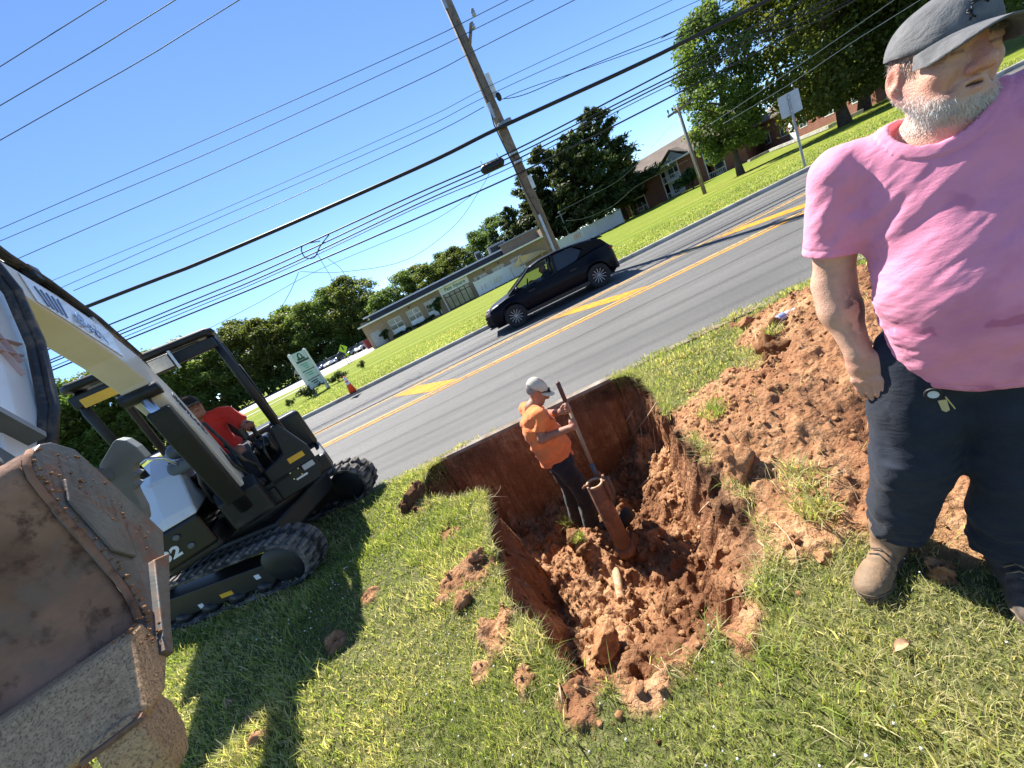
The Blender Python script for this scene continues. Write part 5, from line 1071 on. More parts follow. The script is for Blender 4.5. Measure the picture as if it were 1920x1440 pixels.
for l_ in (-.11, .11): MB().bar(S(2.16, 1.84, l_), S(2.34, 2.04, l_), .03, .06, (0, 1, 0)).build('link', GREYP, ex); MB().bar(S(2.32, 2.02, l_), S(2.50, 1.80, l_), .03, .06, (0, 1, 0)).build('link', GREYP, ex)
# thumb with its serrated edge
th = [(.064, 1.721), (.083, 1.728), (.106, 1.707), (.120, 1.658), (.122, 1.595), (.084, 1.596), (.067, 1.586), (.053, 1.566), (.068, 1.549), (.040, 1.539), (.028, 1.523), (.043, 1.507), (.015, 1.496), (.007, 1.465), (-.004, 1.398), (-.026, 1.345), (-.075, 1.32), (-.10, 1.40), (-.085, 1.53), (-.02, 1.66)]
MB().prism(th, (2.45, 0, 0), (0, 1, 0), (0, 0, 1), (1, 0, 0), .10).build('thumb', pmat('dull_grey_steel', (.16, .17, .165), .6, .2, var=.15, scale=6), ex, bevel=.006)
MB().bar((2.50, -.03, 1.60), (2.78, -.12, 1.78), .06, .05).build('thumb_link', GREYP, ex)
# -- bucket
BW = .305
bk = empty('bucket', (0, 0, 0), 0, ex)
def bprism(pl, l, t, nm, m, bev, par=None):
    n = len(pl); V = [S(*q, l-t/2) for q in pl]+[S(*q, l+t/2) for q in pl]
    return MB().add(V, [list(range(n))[::-1], [n+i for i in range(n)]]+[[i, (i+1) % n, n+(i+1) % n, n+i] for i in range(n)]).build(nm, m, par or bk, bevel=bev)
def fine(pts, k=4):
    P = np.asarray(pts, float); Q = []
    for i in range(len(P)-1):
        for u in np.arange(k)/k:
            p0, p1, p2, p3 = P[max(i-1, 0)], P[i], P[i+1], P[min(i+2, len(P)-1)]; Q.append(.5*((2*p1)+(-p0+p2)*u+(2*p0-5*p1+4*p2-p3)*u*u+(-p0+3*p1-3*p2+p3)*u**3))
    return Q+[P[-1]]
spf = fine([(2.57, 1.762), (2.66, 1.768), (2.735, 1.745), (2.778, 1.69), (2.791, 1.587), (2.80, 1.44), (2.818, 1.315), (2.86, 1.235), (2.93, 1.185)])
# the shell is a dense sheet with caked, dented mud
nl = 40; nr_ = len(spf); sv = np.array(spf); tg = np.gradient(sv, axis=0); tg /= np.linalg.norm(tg, axis=1)[:, None]; nn = np.stack([-tg[:, 1], tg[:, 0]], 1)
g = []; 
for i in range(nr_):
    for j in range(nl+1):
        l_ = -BW+.010+(2*BW-.020)*j/nl; d_ = .010*float(fbm(l_*9, i*.22, 3, 4))+.006*max(0., float(fbm(l_*4, i*.12, 8, 2)))
        q = sv[i]+nn[i]*d_*math.sin(math.pi*i/(nr_-1))**.5; g.append(S(q[0], q[1], l_))
so_ = MB().add(g, [[i*(nl+1)+j, (i+1)*(nl+1)+j, (i+1)*(nl+1)+j+1, i*(nl+1)+j+1] for i in range(nr_-1) for j in range(nl)]).build('shell', MUDM, bk, True); so_.modifiers.new('solid', 'SOLIDIFY').thickness = .014
plate = [(2.774, 1.70), (2.735, 1.752), (2.66, 1.775), (2.61, 1.772), (2.53, 1.728), (2.488, 1.557), (2.445, 1.348), (2.562, 1.285), (2.82, 1.165), (2.90, 1.118), (2.915, 1.165), (2.845, 1.24), (2.810, 1.32), (2.798, 1.44), (2.789, 1.587)]
for s_ in (-1, 1):
    pl_ = bprism(plate, s_*BW, .022, 'side_plate', STRIP, .003)
    bprism([(2.56, 1.292), (2.82, 1.165), (2.905, 1.112), (2.93, 1.142), (2.66, 1.318)], s_*(BW+.018), .022, 'side_cutter', STRIP, .004)
    MB().tube([S(q[0]+.004, q[1]+.004, s_*(BW+.004)) for q in spf[6:-3:2]], .009, 6).build('weld_bead', MUDM, bk, True)
    bprism([(2.70, 1.66), (2.76, 1.60), (2.765, 1.42), (2.70, 1.36), (2.665, 1.40), (2.675, 1.58)], s_*(BW+.014), .010, 'wear_patch', STRIP, .004, pl_)
bprism([(2.885, 1.235), (2.945, 1.240), (2.965, 1.228), (3.088, 1.112), (3.082, 1.094), (3.0, 1.08), (2.885, 1.125)], 0, 2*BW+.03, 'cutting_edge', LIPM, .008)
for i in range(4):
    l_ = -BW+.045+i*(2*BW-.09)/3
    sh = MB(); rr_ = [[(3.10, 1.125), (2.985, 1.09)], [(3.112, 1.065), (2.98, 1.035)], [(3.112, .995), (2.995, .97)], [(3.088, .930), (3.025, .918)]]; wd_ = (.040, .045, .040, .028)
    sh.loft([[S(*a, l_-w_), S(*a, l_+w_), S(*b, l_+w_), S(*b, l_-w_)] for (a, b), w_ in zip(rr_, wd_)]); tt_ = sh.build('tooth', LIPM, bk, bevel=.010, seg=3)
    MB().bar(S(3.105, 1.105, l_-.058), S(3.105, 1.105, l_+.058), .016, .012).build('retaining_pin', MUDM, tt_)
for l_ in (-.10, .10): bprism([(2.30, 1.60), (2.28, 1.72), (2.36, 1.86), (2.54, 1.86), (2.68, 1.77), (2.56, 1.74), (2.44, 1.62)], l_, .022, 'hinge_ear', STRIP, .004)
for (a, b) in ((2.34, 1.66), (2.50, 1.80)): MB().cyl(S(a, b, -.15), S(a, b, .15), .03, 14).build('pin', GREYP, bk, True)
V = []; F = []; off = 0; rgx = np.random.default_rng(91)
for q in range(360):
    i = rgx.integers(6, nr_-3); base = sv[i]+np.array([-.02, 0])*rgx.random()
    if q < 130: c = S(base[0], base[1], BW+.008+.010*rgx.random())
    elif q < 200: c = S(2.86+.10*rgx.random(), 1.17+.08*rgx.random(), BW-.02+.05*rgx.random())
    else: c = S(2.52+.26*rgx.random(), 1.35+.38*rgx.random(), BW+.012)
    r_ = (.0015+.006*rgx.random()**3)*(1.1 if q < 200 else .7); bv, bf = VAR1[q % 8]; V.append(bv*r_+c); F.append(bf+off); off += len(bv)
me = mesh_from('mud_crumbs', np.concatenate(V), np.concatenate(F), True); point_attr(me, 'shade', np.full(off, .35)); o = link('mud_crumbs', me, CLODM, bk); o['kind'] = 'stuff'
# ================================================================== dark hatchback in the far lane
CARP = pmat('dark_navy_car_paint', (.0015, .0022, .006), .42, 0, var=.05, coat=.05, spec=.12); BTRIM = pmat('black_trim', (.010, .010, .011), .5, var=.1); RIM = pmat('wheel_alloy', (.34, .34, .34), .4, .2, var=.1, scale=20)
k = NT('clear_car_glass'); gl = k.n('ShaderNodeBsdfGlass'); gl.inputs['IOR'].default_value = 1.1; gl.inputs['Roughness'].default_value = 0.0; k.n('ShaderNodeBsdfTransparent'); tp = k.t.nodes[-1]; tp.inputs[0].default_value = (.55, .60, .58, 1); gs = k.n('ShaderNodeBsdfGlossy'); gs.inputs['Roughness'].default_value = .03
lwn = k.n('ShaderNodeLayerWeight'); lwn.inputs[0].default_value = .25; mx = k.n('ShaderNodeMixShader'); k.l(lwn.outputs['Fresnel'], mx.inputs[0]); k.l(tp.outputs[0], mx.inputs[1]); k.l(gs.outputs[0], mx.inputs[2]); k.l(mx.outputs[0], k.out.inputs[0]); k.t.nodes.remove(gl); CLEAR = k.m
ch = R(174.5); wc = np.array([2.34, 11.56]); chd = np.array([math.cos(ch), math.sin(ch)]); cln = np.array([-chd[1], chd[0]])
# local x forward, y left (left side faces the viewer when heading to image left)
c0 = wc-cln*.76
car = empty('hatchback_car', (c0[0], c0[1], .004), ch); tag(car, 'dark navy hatchback driving left in the far lane', 'car')
WBF, WBR, WR = 1.32, -1.32, .33
def topz(x): return np.interp(x, [-2.02, -1.97, -1.85, -1.5, -.9, .0, .75, 1.35, 1.9, 2.15, 2.22], [.80, .98, 1.06, 1.06, 1.0, .95, .93, .93, .82, .66, .55])
def halfw(x): return np.interp(x, [-2.02, -1.92, -1.65, -1.0, 0, 1.0, 1.6, 2.0, 2.22], [.62, .80, .885, .90, .89, .89, .885, .78, .45])
xs_ = np.concatenate([np.linspace(-2.02, 2.22, 67)]); rings = []
for x in xs_:
    w_ = halfw(x); zt = topz(x); zb = .22+.10*sstep(1.9, 2.2, x)+.12*sstep(-1.75, -2.02, x)
    arch = 0
    for wx in (WBF, WBR):
        d = abs(x-wx)
        if d < .385: arch = max(arch, math.sqrt(.385**2-d*d)+WR-.02)
    flare = .018*sum(math.exp(-((x-wx)/.42)**2) for wx in (WBF, WBR))
    zs = max(zb, arch); half = [(w_*.90, zs), (w_+flare, max(zs+.03, .40)), (w_+flare, max(zs+.06, .62)), (w_*.985, max(zs+.09, .78) if zt > .86 else zt*.92), (w_*.95, zt-.03), (w_*.80, zt)]
    rings.append([(x, y, z) for y, z in half]+[(x, -y, z) for y, z in half[::-1]])
body = MB().loft(rings).build('body', CARP, car, True); body.data.set_sharp_from_angle(angle=R(38))
MB().box((.08, 0, .40), (3.8, 1.4, .42)).build('underbody', BTRIM, car)
MB().box((0, .905, .27), (2.0, .03, .10)).build('sill_trim', BTRIM, car); MB().box((0, -.905, .27), (2.0, .03, .10)).build('sill_trim', BTRIM, car)
# greenhouse: roof, pillars, panes
def rf(x): return np.interp(x, [-1.75, -1.45, -1.0, -.5, .05, .45], [1.27, 1.36, 1.43, 1.475, 1.47, 1.40])
rr = []
for x in np.linspace(-1.76, .42, 18):
    w_ = .60-.04*abs(x+.6); z = rf(x); rr.append([(x, -w_, z-.035), (x, -w_*.6, z+.004), (x, 0, z+.015), (x, w_*.6, z+.004), (x, w_, z-.035), (x, w_*.95, z-.06), (x, 0, z-.045), (x, -w_*.95, z-.06)])
roof = MB().loft(rr).build('roof', CARP, car, True)
for s_ in (-1, 1):
    MB().bar((1.28, s_*.76, .92), (.40, s_*.57, 1.38), .05, .05).build('front_pillar', CARP, car); MB().bar((-.22, s_*.80, .92), (-.30, s_*.585, 1.41), .10, .05, (1, 0, 0)).build('middle_pillar', BTRIM, car)
    MB().prism([(-.80, .90), (-1.95, .96), (-1.76, 1.24), (-1.40, 1.345), (-.95, 1.40), (-1.18, 1.2)], (0, s_*.60, 0), (1, 0, 0), (0, .0, 1), (0, 1, 0), .20).build('rear_pillar', CARP, car, bevel=.02)
    MB().add([(1.20, s_*.77, .93), (-.17, s_*.79, .93), (-.25, s_*.60, 1.39), (.42, s_*.585, 1.365)], [[0, 1, 2, 3]]).build('front_window', CLEAR, car); MB().add([(-.27, s_*.79, .93), (-.92, s_*.77, 1.0), (-1.14, s_*.70, 1.18), (-.95, s_*.61, 1.38), (-.35, s_*.60, 1.40)], [[0, 1, 2, 3, 4]]).build('rear_window', CARG, car)
    mr = MB().ball((.98, s_*.98, 1.0), (.07, .10, .075), 12, 8).build('mirror', CARP, car, True); MB().bar((1.0, s_*.86, .95), (.98, s_*.95, .99), .03, .03).build('mirror_arm', BTRIM, mr)
    MB().ball((2.02, s_*.60, .68), (.17, .16, .07), 12, 8).build('headlight', pmat('headlight_glass', (.30, .20, .17), .15, var=.1), car, True); MB().ball((-1.93, s_*.62, .90), (.10, .20, .055), 12, 8).build('tail_light', pmat('tail_light_red', (.25, .01, .01), .2), car, True)
MB().add([(1.30, -.70, .93), (1.30, .70, .93), (.42, .55, 1.385), (.42, -.55, 1.385)], [[0, 1, 2, 3]]).build('windscreen', CARG, car); MB().add([(-1.93, -.62, 1.02), (-1.93, .62, 1.02), (-1.74, .52, 1.26), (-1.74, -.52, 1.26)], [[0, 1, 2, 3]]).build('rear_screen', CARG, car)
MB().prism([(-1.55, 1.31), (-1.86, 1.25), (-1.89, 1.28), (-1.55, 1.36)], (0, 0, 0), (1, 0, 0), (0, 0, 1), (0, 1, 0), 1.1).build('spoiler', CARP, car, bevel=.01)
MB().box((2.17, 0, .42), (.12, 1.1, .20)).build('grille', BTRIM, car, bevel=.03); MB().box((2.1, 0, .27), (.22, 1.35, .06)).build('front_lip', BTRIM, car, bevel=.02); MB().box((-1.97, 0, .38), (.12, 1.3, .22)).build('rear_bumper', BTRIM, car, bevel=.03)
for (x, s_) in ((.60, 1), (-.70, 1)): MB().box((x, s_*.903, .80), (.20, .02, .03)).build('door_handle', BTRIM, car)
for wx in (WBF, WBR):
    for s_ in (-1, 1):
        wm = empty('wheel', (wx, s_*.80, WR), 0, car); MB().lathe([(.20, -.10), (.30, -.11), (.33, -.08), (.335, 0), (.33, .08), (.30, .11), (.20, .10)], 30, axis=(0, 1, 0), closed=True).build('tyre', TYRE, wm, True)
        MB().lathe([(.03, -.02), (.225, -.02), (.225, .09), (.205, .095), (.20, .02), (.03, .02)], 28, axis=(0, s_, 0)).build('rim', BTRIM, wm, auto=True)
        mb = MB()
        for q in range(12): a = q*math.pi/6; mb.bar((.05*math.cos(a), s_*.075, .05*math.sin(a)), (.205*math.cos(a), s_*.09, .205*math.sin(a)), .016, .022, (0, 1, 0))
        mb.build('spokes', RIM, wm); MB().cyl((0, s_*.03, 0), (0, s_*.10, 0), .05, 14).build('hub_cap', RIM, wm, True)
for q in (-.38, .38):
    st = MB().box((-.05, q, .70), (.5, .48, .16)).box((-.32, q, 1.0), (.14, .46, .55)).build('seat', BTRIM, car, bevel=.04); MB().box((-.36, q, 1.30), (.10, .24, .16)).build('headrest', BTRIM, st, bevel=.03)
MB().box((1.0, 0, .88), (.5, 1.4, .10)).build('dashboard', BTRIM, car, bevel=.03); MB().lathe([(.17, -.012), (.185, 0), (.17, .012), (.155, 0)], 20, (.62, .38, .97), (1, 0, .4), True).build('steering_wheel', BTRIM, car, True)
# ================================================================== implicit-surface modelling for people
def smin(a, b, k): h = np.clip(.5+.5*(b-a)/k, 0, 1); return b+(a-b)*h-k*h*(1-h)
def smax(a, b, k): return -smin(-a, -b, k)
def cap(P, a, b, ra, rb=None):
    a = np.asarray(a, float); b = np.asarray(b, float); rb = ra if rb is None else rb; e = b-a
    t = np.clip((P-a)@e/(e@e), 0, 1); return np.linalg.norm(P-a-t[:, None]*e, axis=1)-(ra+(rb-ra)*t)
def ell(P, c, r, Rm=None):
    q = P-np.asarray(c, float); r = np.asarray(r, float)
    if Rm is not None: q = q@Rm
    k0 = np.linalg.norm(q/r, axis=1); k1 = np.linalg.norm(q/(r*r), axis=1)+1e-9; return k0*(k0-1)/k1
def chain(P, pts, rs, k=.012):
    d = None
    for i in range(len(pts)-1):
        c = cap(P, pts[i], pts[i+1], rs[i], rs[i+1]); d = c if d is None else smin(d, c, k)
    return d
def plane(P, p, n): n = np.asarray(n, float); n = n/np.linalg.norm(n); return (P-np.asarray(p, float))@n
def sdf_mesh(f, lo, hi, h):
    lo = np.asarray(lo, float); hi = np.asarray(hi, float); B = 8; nb = np.ceil((hi-lo)/(h*B)).astype(int); n = nb*B
    bc = np.stack(np.meshgrid(*[np.arange(q) for q in nb], indexing='ij'), -1).reshape(-1, 3); cen = lo+(bc+.5)*B*h; dc = f(cen)
    D = np.repeat(np.repeat(np.repeat(dc.reshape(nb), B, 0), B, 1), B, 2); act = np.abs(dc) < B*h*1.55
    loc = np.stack(np.meshgrid(*[np.arange(B)]*3, indexing='ij'), -1).reshape(-1, 3); ab = bc[act]
    idx = (ab[:, None]*B+loc[None]).reshape(-1, 3)
    for s in range(0, len(idx), 400000):
        q = idx[s:s+400000]; D[q[:, 0], q[:, 1], q[:, 2]] = f(lo+q*h)
    sgn = D < 0; nc = n-1; acc = np.zeros((*nc, 3)); cnt = np.zeros(nc); quads = []; cid = None
    E = []
    for ax in range(3):
        s0 = [slice(None)]*3; s1 = [slice(None)]*3; s0[ax] = slice(0, -1); s1[ax] = slice(1, None)
        m = sgn[tuple(s0)] != sgn[tuple(s1)]; I = np.argwhere(m)
        u, v = (ax+1) % 3, (ax+2) % 3; ok = (I[:, u] > 0) & (I[:, v] > 0) & (I[:, u] < nc[u]) & (I[:, v] < nc[v]); I = I[ok]
        J = I.copy(); J[:, ax] += 1; d0 = D[I[:, 0], I[:, 1], I[:, 2]]; d1 = D[J[:, 0], J[:, 1], J[:, 2]]; t = d0/(d0-d1); pos = I.astype(float); pos[:, ax] += t
        cells = []
        for du, dv in ((-1, -1), (0, -1), (0, 0), (-1, 0)):
            C = I.copy(); C[:, u] += du; C[:, v] += dv; np.add.at(acc, (C[:, 0], C[:, 1], C[:, 2]), pos); np.add.at(cnt, (C[:, 0], C[:, 1], C[:, 2]), 1); cells.append(C)
        E.append((cells, sgn[I[:, 0], I[:, 1], I[:, 2]]))
    ids = np.full(nc, -1); A = np.argwhere(cnt > 0); ids[A[:, 0], A[:, 1], A[:, 2]] = np.arange(len(A))
    V = lo+acc[A[:, 0], A[:, 1], A[:, 2]]/cnt[A[:, 0], A[:, 1], A[:, 2]][:, None]*h; F = []
    for cells, s in E:
        q = np.stack([ids[C[:, 0], C[:, 1], C[:, 2]] for C in cells], 1); q = np.where(s[:, None], q, q[:, ::-1]); F.append(q)
    return V, np.concatenate(F)
def vnormals(V, F):
    n = np.cross(V[F[:, 2]]-V[F[:, 0]], V[F[:, 3]]-V[F[:, 1]]); N = np.zeros_like(V)
    for j in range(4): np.add.at(N, F[:, j], n)
    return N/(np.linalg.norm(N, axis=1)[:, None]+1e-12)
def smooth_v(V, F, it=2, lam=.5):
    e = np.concatenate([F[:, [0, 1]], F[:, [1, 2]], F[:, [2, 3]], F[:, [3, 0]]])
    for _ in range(it):
        S_ = np.zeros_like(V); c = np.zeros(len(V)); np.add.at(S_, e[:, 0], V[e[:, 1]]); np.add.at(c, e[:, 0], 1); np.add.at(S_, e[:, 1], V[e[:, 0]]); np.add.at(c, e[:, 1], 1); V = V+lam*(S_/c[:, None]-V)
    return V
def cloth(name, f, lo, hi, h, m, parent, fold=None, attrs=None, sm=2):
    V, F = sdf_mesh(f, lo, hi, h); V = smooth_v(V, F, sm)
    if fold is not None: V = V+vnormals(V, F)*fold(V)[:, None]
    me = mesh_from(name, V, F, True)
    for k, g in (attrs or {}).items(): point_attr(me, k, g(V))
    return link(name, me, m, parent)
def skin_mat(name, base=(.56, .30, .21), red=(.55, .20, .14)):
    k = NT(name); v = k.coord(); n1 = k.noise(v, 28, 4, .6); n2 = k.noise(v, 260, 3, .6)
    col = k.ramp(n1, [(.3, tuple(q*.86 for q in base)), (.7, tuple(min(1, q*1.1) for q in base))]); col = k.mix(k.attr('flush'), col, red)
    col = k.mix(k.math('MULTIPLY', k.attr('beard'), k.ramp(n2, [(.3, (.45, .45, .45)), (.6, (.9, .9, .9))])), col, (.60, .50, .43))
    col = k.mix(k.attr('ink'), col, (.045, .05, .055)); col = k.mix(k.attr('dark'), col, (.06, .025, .02))
    return k.bsdf(col, .48, 0, .4, k.bump(k.math('ADD', k.math('ADD', n2, n1), k.noise(k.scaled(v, (1, 1, 2.2)), 70, 4, .7)), .55, .004), sss=.08).m
SKIN1 = skin_mat('fair_sunburnt_skin', (.64, .365, .255), (.60, .22, .15)); SKIN2 = skin_mat('tanned_skin', (.36, .165, .10), (.38, .12, .07))
def fabric(name, c, crease=0.0, bscale=420, bump=.25, var=.10, rough=.85, grime=None, sheen=.15, stain_shade=None, gscale=5, gt=(.55, .8)):
    k = NT(name); v = k.coord(); n1 = k.noise(v, 7, 4, .6); n2 = k.noise(v, bscale, 2, .6); n3 = k.noise(k.scaled(v, (1, 1, 2.6)), 16, 4, .65)
    col = k.ramp(n1, [(.3, tuple(q*(1-var) for q in c)), (.7, tuple(min(1, q*(1+var)) for q in c))])
    if stain_shade is not None: col = k.mix(k.attr('stain_shade'), col, stain_shade)
    if grime is not None: col = k.mix(k.ramp(k.noise(v, gscale, 5, .7), [(gt[0], (0, 0, 0)), (gt[1], (.8, .8, .8))]), col, grime)
    hgt = k.math('ADD', k.math('MULTIPLY', n2, .35), n3)
    if crease:
        cr_ = k.noise(k.scaled(v, (1, 1, 1.9)), 11, 3, .5, dist=1.6); hgt = k.math('ADD', hgt, k.math('MULTIPLY', k.math('ABSOLUTE', k.math('SUBTRACT', cr_, .5)), -7.0*crease))
    return k.bsdf(col, rough, 0, .2, k.bump(hgt, bump, .006), sheen=sheen).m
PINKM = fabric('pink_cotton', (.82, .29, .42), .13, bscale=700, bump=.45, stain_shade=(.50, .13, .24)); DENIM = fabric('navy_work_cloth', (.022, .026, .038), .22, bump=.45, grime=(.05, .05, .046), var=.3, gscale=4, sheen=.05); ORANGEM = fabric('orange_cotton', (.86, .225, .065), .8, bscale=200, bump=.6); CHARC = fabric('charcoal_cloth', (.022, .024, .030), grime=(.06, .05, .045), bscale=200); REDC = fabric('red_cotton', (.62, .035, .022), bscale=200)
CAPG = fabric('worn_grey_cap_cloth', (.085, .085, .088), .3, bscale=300, bump=.4, grime=(.26, .255, .25), gscale=9, gt=(.4, .75)); BOOTM = pmat('tan_boot_leather', (.20, .13, .075), .7, var=.3, scale=14, bump=.5, bscale=80, grime=(.34, .20, .12), gscale=9, gt=(.45, .7)); BOOTD = pmat('dark_shaded_boot_leather', (.045, .040, .036), .7, var=.3, scale=14, bump=.5, bscale=80, grime=(.22, .14, .09), gscale=9, gt=(.5, .75)); SOLE = pmat('boot_sole', (.13, .10, .07), .9, var=.3, scale=20); HAIRM = pmat('white_hair', (.66, .62, .58), .6, var=.2, scale=40); HAIRG = pmat('grey_hair', (.22, .20, .185), .6, var=.3, scale=40)
def head_sdf(Q, mouth=1.0, big=1.0, light=False):
    """head-local: faces -y, z=0 at the eyes"""
    ax = np.abs(Q[:, 0]); Qs = np.stack([ax, Q[:, 1], Q[:, 2]], 1)
    d = ell(Q, (0, .012, .025), (.077, .097, .092)); d = smin(d, ell(Q, (0, -.028, -.032), (.062, .068, .092)), .03)
    d = smin(d, ell(Q, (0, -.050, -.098), (.048, .046, .034)), .03); d = smin(d, cap(Qs, (.060, .012, -.045), (.034, -.062, -.096), .024, .022), .03)
    d = smin(d, ell(Qs, (.040, -.062, -.034), (.024, .026, .026)), .022)
    d = smin(d, cap(Qs, (.0, -.086, .020), (.042, -.074, .020), .014, .012), .016)
    d = smax(d, -ell(Qs, (.033, -.102, -.003), (.021, .022, .014)), .014)
    d = smin(d, cap(Q, (0, -.092, .004), (0, -.120, -.036), .010, .0155), .014); d = smin(d, ell(Qs, (.0145, -.106, -.044), (.0115, .014, .0105)), .008)
    if light: return smin(d, ell(Qs, (.078, .020, -.012), (.010, .022, .032)), .012)
    d = smax(d, -ell(Qs, (.0085, -.114, -.053), (.005, .008, .004)), .004)
    d = smin(d, ell(Qs, (.033, -.0815, -.003), (.0135, .0135, .0135)), .003); d = smin(d, cap(Qs, (.018, -.088, .006), (.050, -.080, .004), .0055, .005), .006); d = smin(d, cap(Qs, (.020, -.088, -.0125), (.046, -.082, -.012), .004), .006)
    d = smin(d, cap(Qs, (0, -.100, -.064), (.022, -.090, -.069), .007, .004), .007); d = smin(d, cap(Qs, (0, -.099, -.081), (.019, -.090, -.077), .008, .004), .007)
    d = smax(d, -ell(Q, (0, -.106, -.0725), (.022, .016, .0022+.003*mouth)), .004)
    # nasolabial fold
    d = smax(d, -cap(Qs, (.026, -.094, -.042), (.036, -.080, -.075), .003), .010)
    # ears with a hollow
    er = ell(Qs, (.080, .018, -.014), (.0125, .023, .034)); er = smax(er, -ell(Qs, (.094, .012, -.012), (.011, .013, .020)), .006); er = smin(er, ell(Qs, (.088, .006, -.036), (.007, .009, .011)), .005)
    return smin(d, er, .007)
def rot_z(P, a): c, s = math.cos(a), math.sin(a); return np.stack([P[:, 0]*c+P[:, 1]*s, -P[:, 0]*s+P[:, 1]*c, P[:, 2]], 1)
def hand_sdf(P, W, fdir, across, back, s=1.0, curl=(.5, .8, .6), thumb=1, spread=.03):
    """W wrist; fdir towards the fingertips, across towards the thumb side, back = back of the hand"""
    W, fdir, across, back = [np.asarray(q, float) for q in (W, fdir, across, back)]
    fdir = fdir/np.linalg.norm(fdir); across = across-fdir*(across@fdir); across /= np.linalg.norm(across); back = np.cross(across, fdir)*(1 if np.cross(across, fdir)@back > 0 else -1)
    def pt(f, a, b): return W+s*(fdir*f+across*a+back*b)
    Rm = np.stack([across, back, fdir], 1); d = ell(P, pt(.046, 0, 0), np.array([.042, .0185, .056])*s, Rm); d = smin(d, cap(P, pt(-.01, 0, 0), pt(.03, 0, 0), .026*s, .026*s), .02*s); d = smin(d, ell(P, pt(.036, .030, -.010), np.array([.018, .018, .030])*s, Rm), .012*s)
    tips = []
    for j, (a, L, r) in enumerate(((.030, .076, .0098), (.0105, .084, .0100), (-.0095, .077, .0095), (-.029, .060, .0085))):
        p = pt(.082-.10*abs(a-.01)*.8, a, .004); ang = 0; pts = [p]; rs = [r*1.08*s]
        for q, (fr, c) in enumerate(zip((.46, .31, .23), curl)):
            ang += c; dirv = fdir*math.cos(ang)-back*math.sin(ang)+across*(a*spread*10 if q == 0 else 0); p = p+dirv*L*fr*s; pts.append(p); rs.append(r*s*(1-.10*(q+1)))
        dd_ = chain(P, pts, rs, .003*s); dd_ = smin(dd_, ell(P, pts[0]+back*.002*s, np.array([.011, .010, .012])*s, Rm), .004*s); d = smin(d, dd_, .007*s); tips.append(pts[-1])
    if thumb:
        t0 = pt(.022, .034, -.010); t1 = pt(.058, .050, -.020); t2 = pt(.088, .046, -.030); d = smin(d, chain(P, [t0, t1, t2], [.0135*s, .0115*s, .0095*s], .004), .009*s)
    return d
def strands(name, roots, dirs, ln, wd, m, parent):
    n = len(roots); side = np.cross(dirs, np.random.default_rng(5).normal(size=(n, 3))); side /= np.linalg.norm(side, axis=1)[:, None]; W_ = side*wd[:, None]/2
    mid = roots+dirs*ln[:, None]*.55+np.array([0, 0, -.12])*ln[:, None]*.4; tip = roots+dirs*ln[:, None]+np.array([0, 0, -.35])*ln[:, None]
    V = np.stack([roots-W_, roots+W_, mid+W_*.7, mid-W_*.7, tip], 1).reshape(-1, 3); i = np.arange(n)[:, None]*5
    F = [list(q) for q in np.concatenate([i+np.array([0, 1, 2, 3])])]+[list(q) for q in (i+np.array([3, 2, 4]))]
    return link(name, mesh_from(name, V, F, True), m, parent)

# ================================================================== the man in the pink shirt
PK_ROT = R(-48); PK = (1.205, .945, .035); HC = np.array([.021, .005, 1.598])
_hm = Matrix.Rotation(R(29), 3, 'Z') @ Matrix.Rotation(R(2), 3, 'X') @ Matrix.Rotation(R(10), 3, 'Y'); HM = np.array([list(r_) for r_ in _hm])
def to_head(P): return (P-HC)@HM
WR = np.array([-.232, -.030, .900]); EL = np.array([-.258, .028, 1.125]); SH = np.array([-.190, .015, 1.430])
def pk_skin(P):
    d = head_sdf(to_head(P), .9); d = smin(d, cap(P, (.016, .030, 1.53), (.0, .040, 1.40), .058, .068), .03); d = smin(d, cap(P, (-.12, .025, 1.425), (.12, .025, 1.425), .050), .05)
    d = smin(d, ell(P, (0, 0, 1.25), (.15, .09, .22)), .05); d = smin(d, ell(P, (0, -.02, 1.0), (.15, .10, .2)), .05)
    a = chain(P, [SH, (-.228, .022, 1.27), EL], [.060, .056, .051], .03); a = smin(a, chain(P, [EL, (-.254, .008, 1.04), WR], [.051, .050, .034], .03), .03); a = smin(a, ell(P, (-.258, .012, 1.065), (.043, .045, .07)), .03)
    d = smin(d, a, .03); d = smin(d, hand_sdf(P, WR, (.12, -.16, -1), (1, -.45, 0), (-.45, -1, .1), 1.16, (.05, .28, .26)), .012)
    a2 = chain(P, [(.20, .015, 1.43), (.26, .03, 1.13), (.25, -.03, .91)], [.058, .047, .03], .02); a2 = smin(a2, hand_sdf(P, (.25, -.03, .905), (-.02, -.12, -1), (-1, -.25, 0), (.25, -1, .1), 1.06, (.45, .75, .55)), .012); return smin(d, a2, .03)
V, F = sdf_mesh(pk_skin, (-.34, -.24, .66), (.36, .18, 1.80), .0042); V = smooth_v(V, F, 1, .4)
Nn = vnormals(V, F); Q = to_head(V)
me = mesh_from('person', V, F, True)
beard = sstep(-.048, -.078, Q[:, 2]+.55*np.clip(-Q[:, 1]-.035, -.03, .06)-.25*np.clip(Q[:, 1]+.01, 0, .06)+.01*fbm(Q[:, 0]*60, Q[:, 1]*60, Q[:, 2]*60, 2))*sstep(-.155, -.13, Q[:, 2])*sstep(.045, .015, Q[:, 1])*(1-sstep(.006, .0, np.abs(Q[:, 2]+.0725))*sstep(.026, .018, np.abs(Q[:, 0])))*(V[:, 2] > 1.45)*(np.linalg.norm(V-HC, axis=1) < .2)
headm0 = (np.linalg.norm(V-HC, axis=1) < .16); ns = (Q[:, 1] < -.105)*sstep(-.058, -.05, Q[:, 2]); beard = beard*(1-ns)
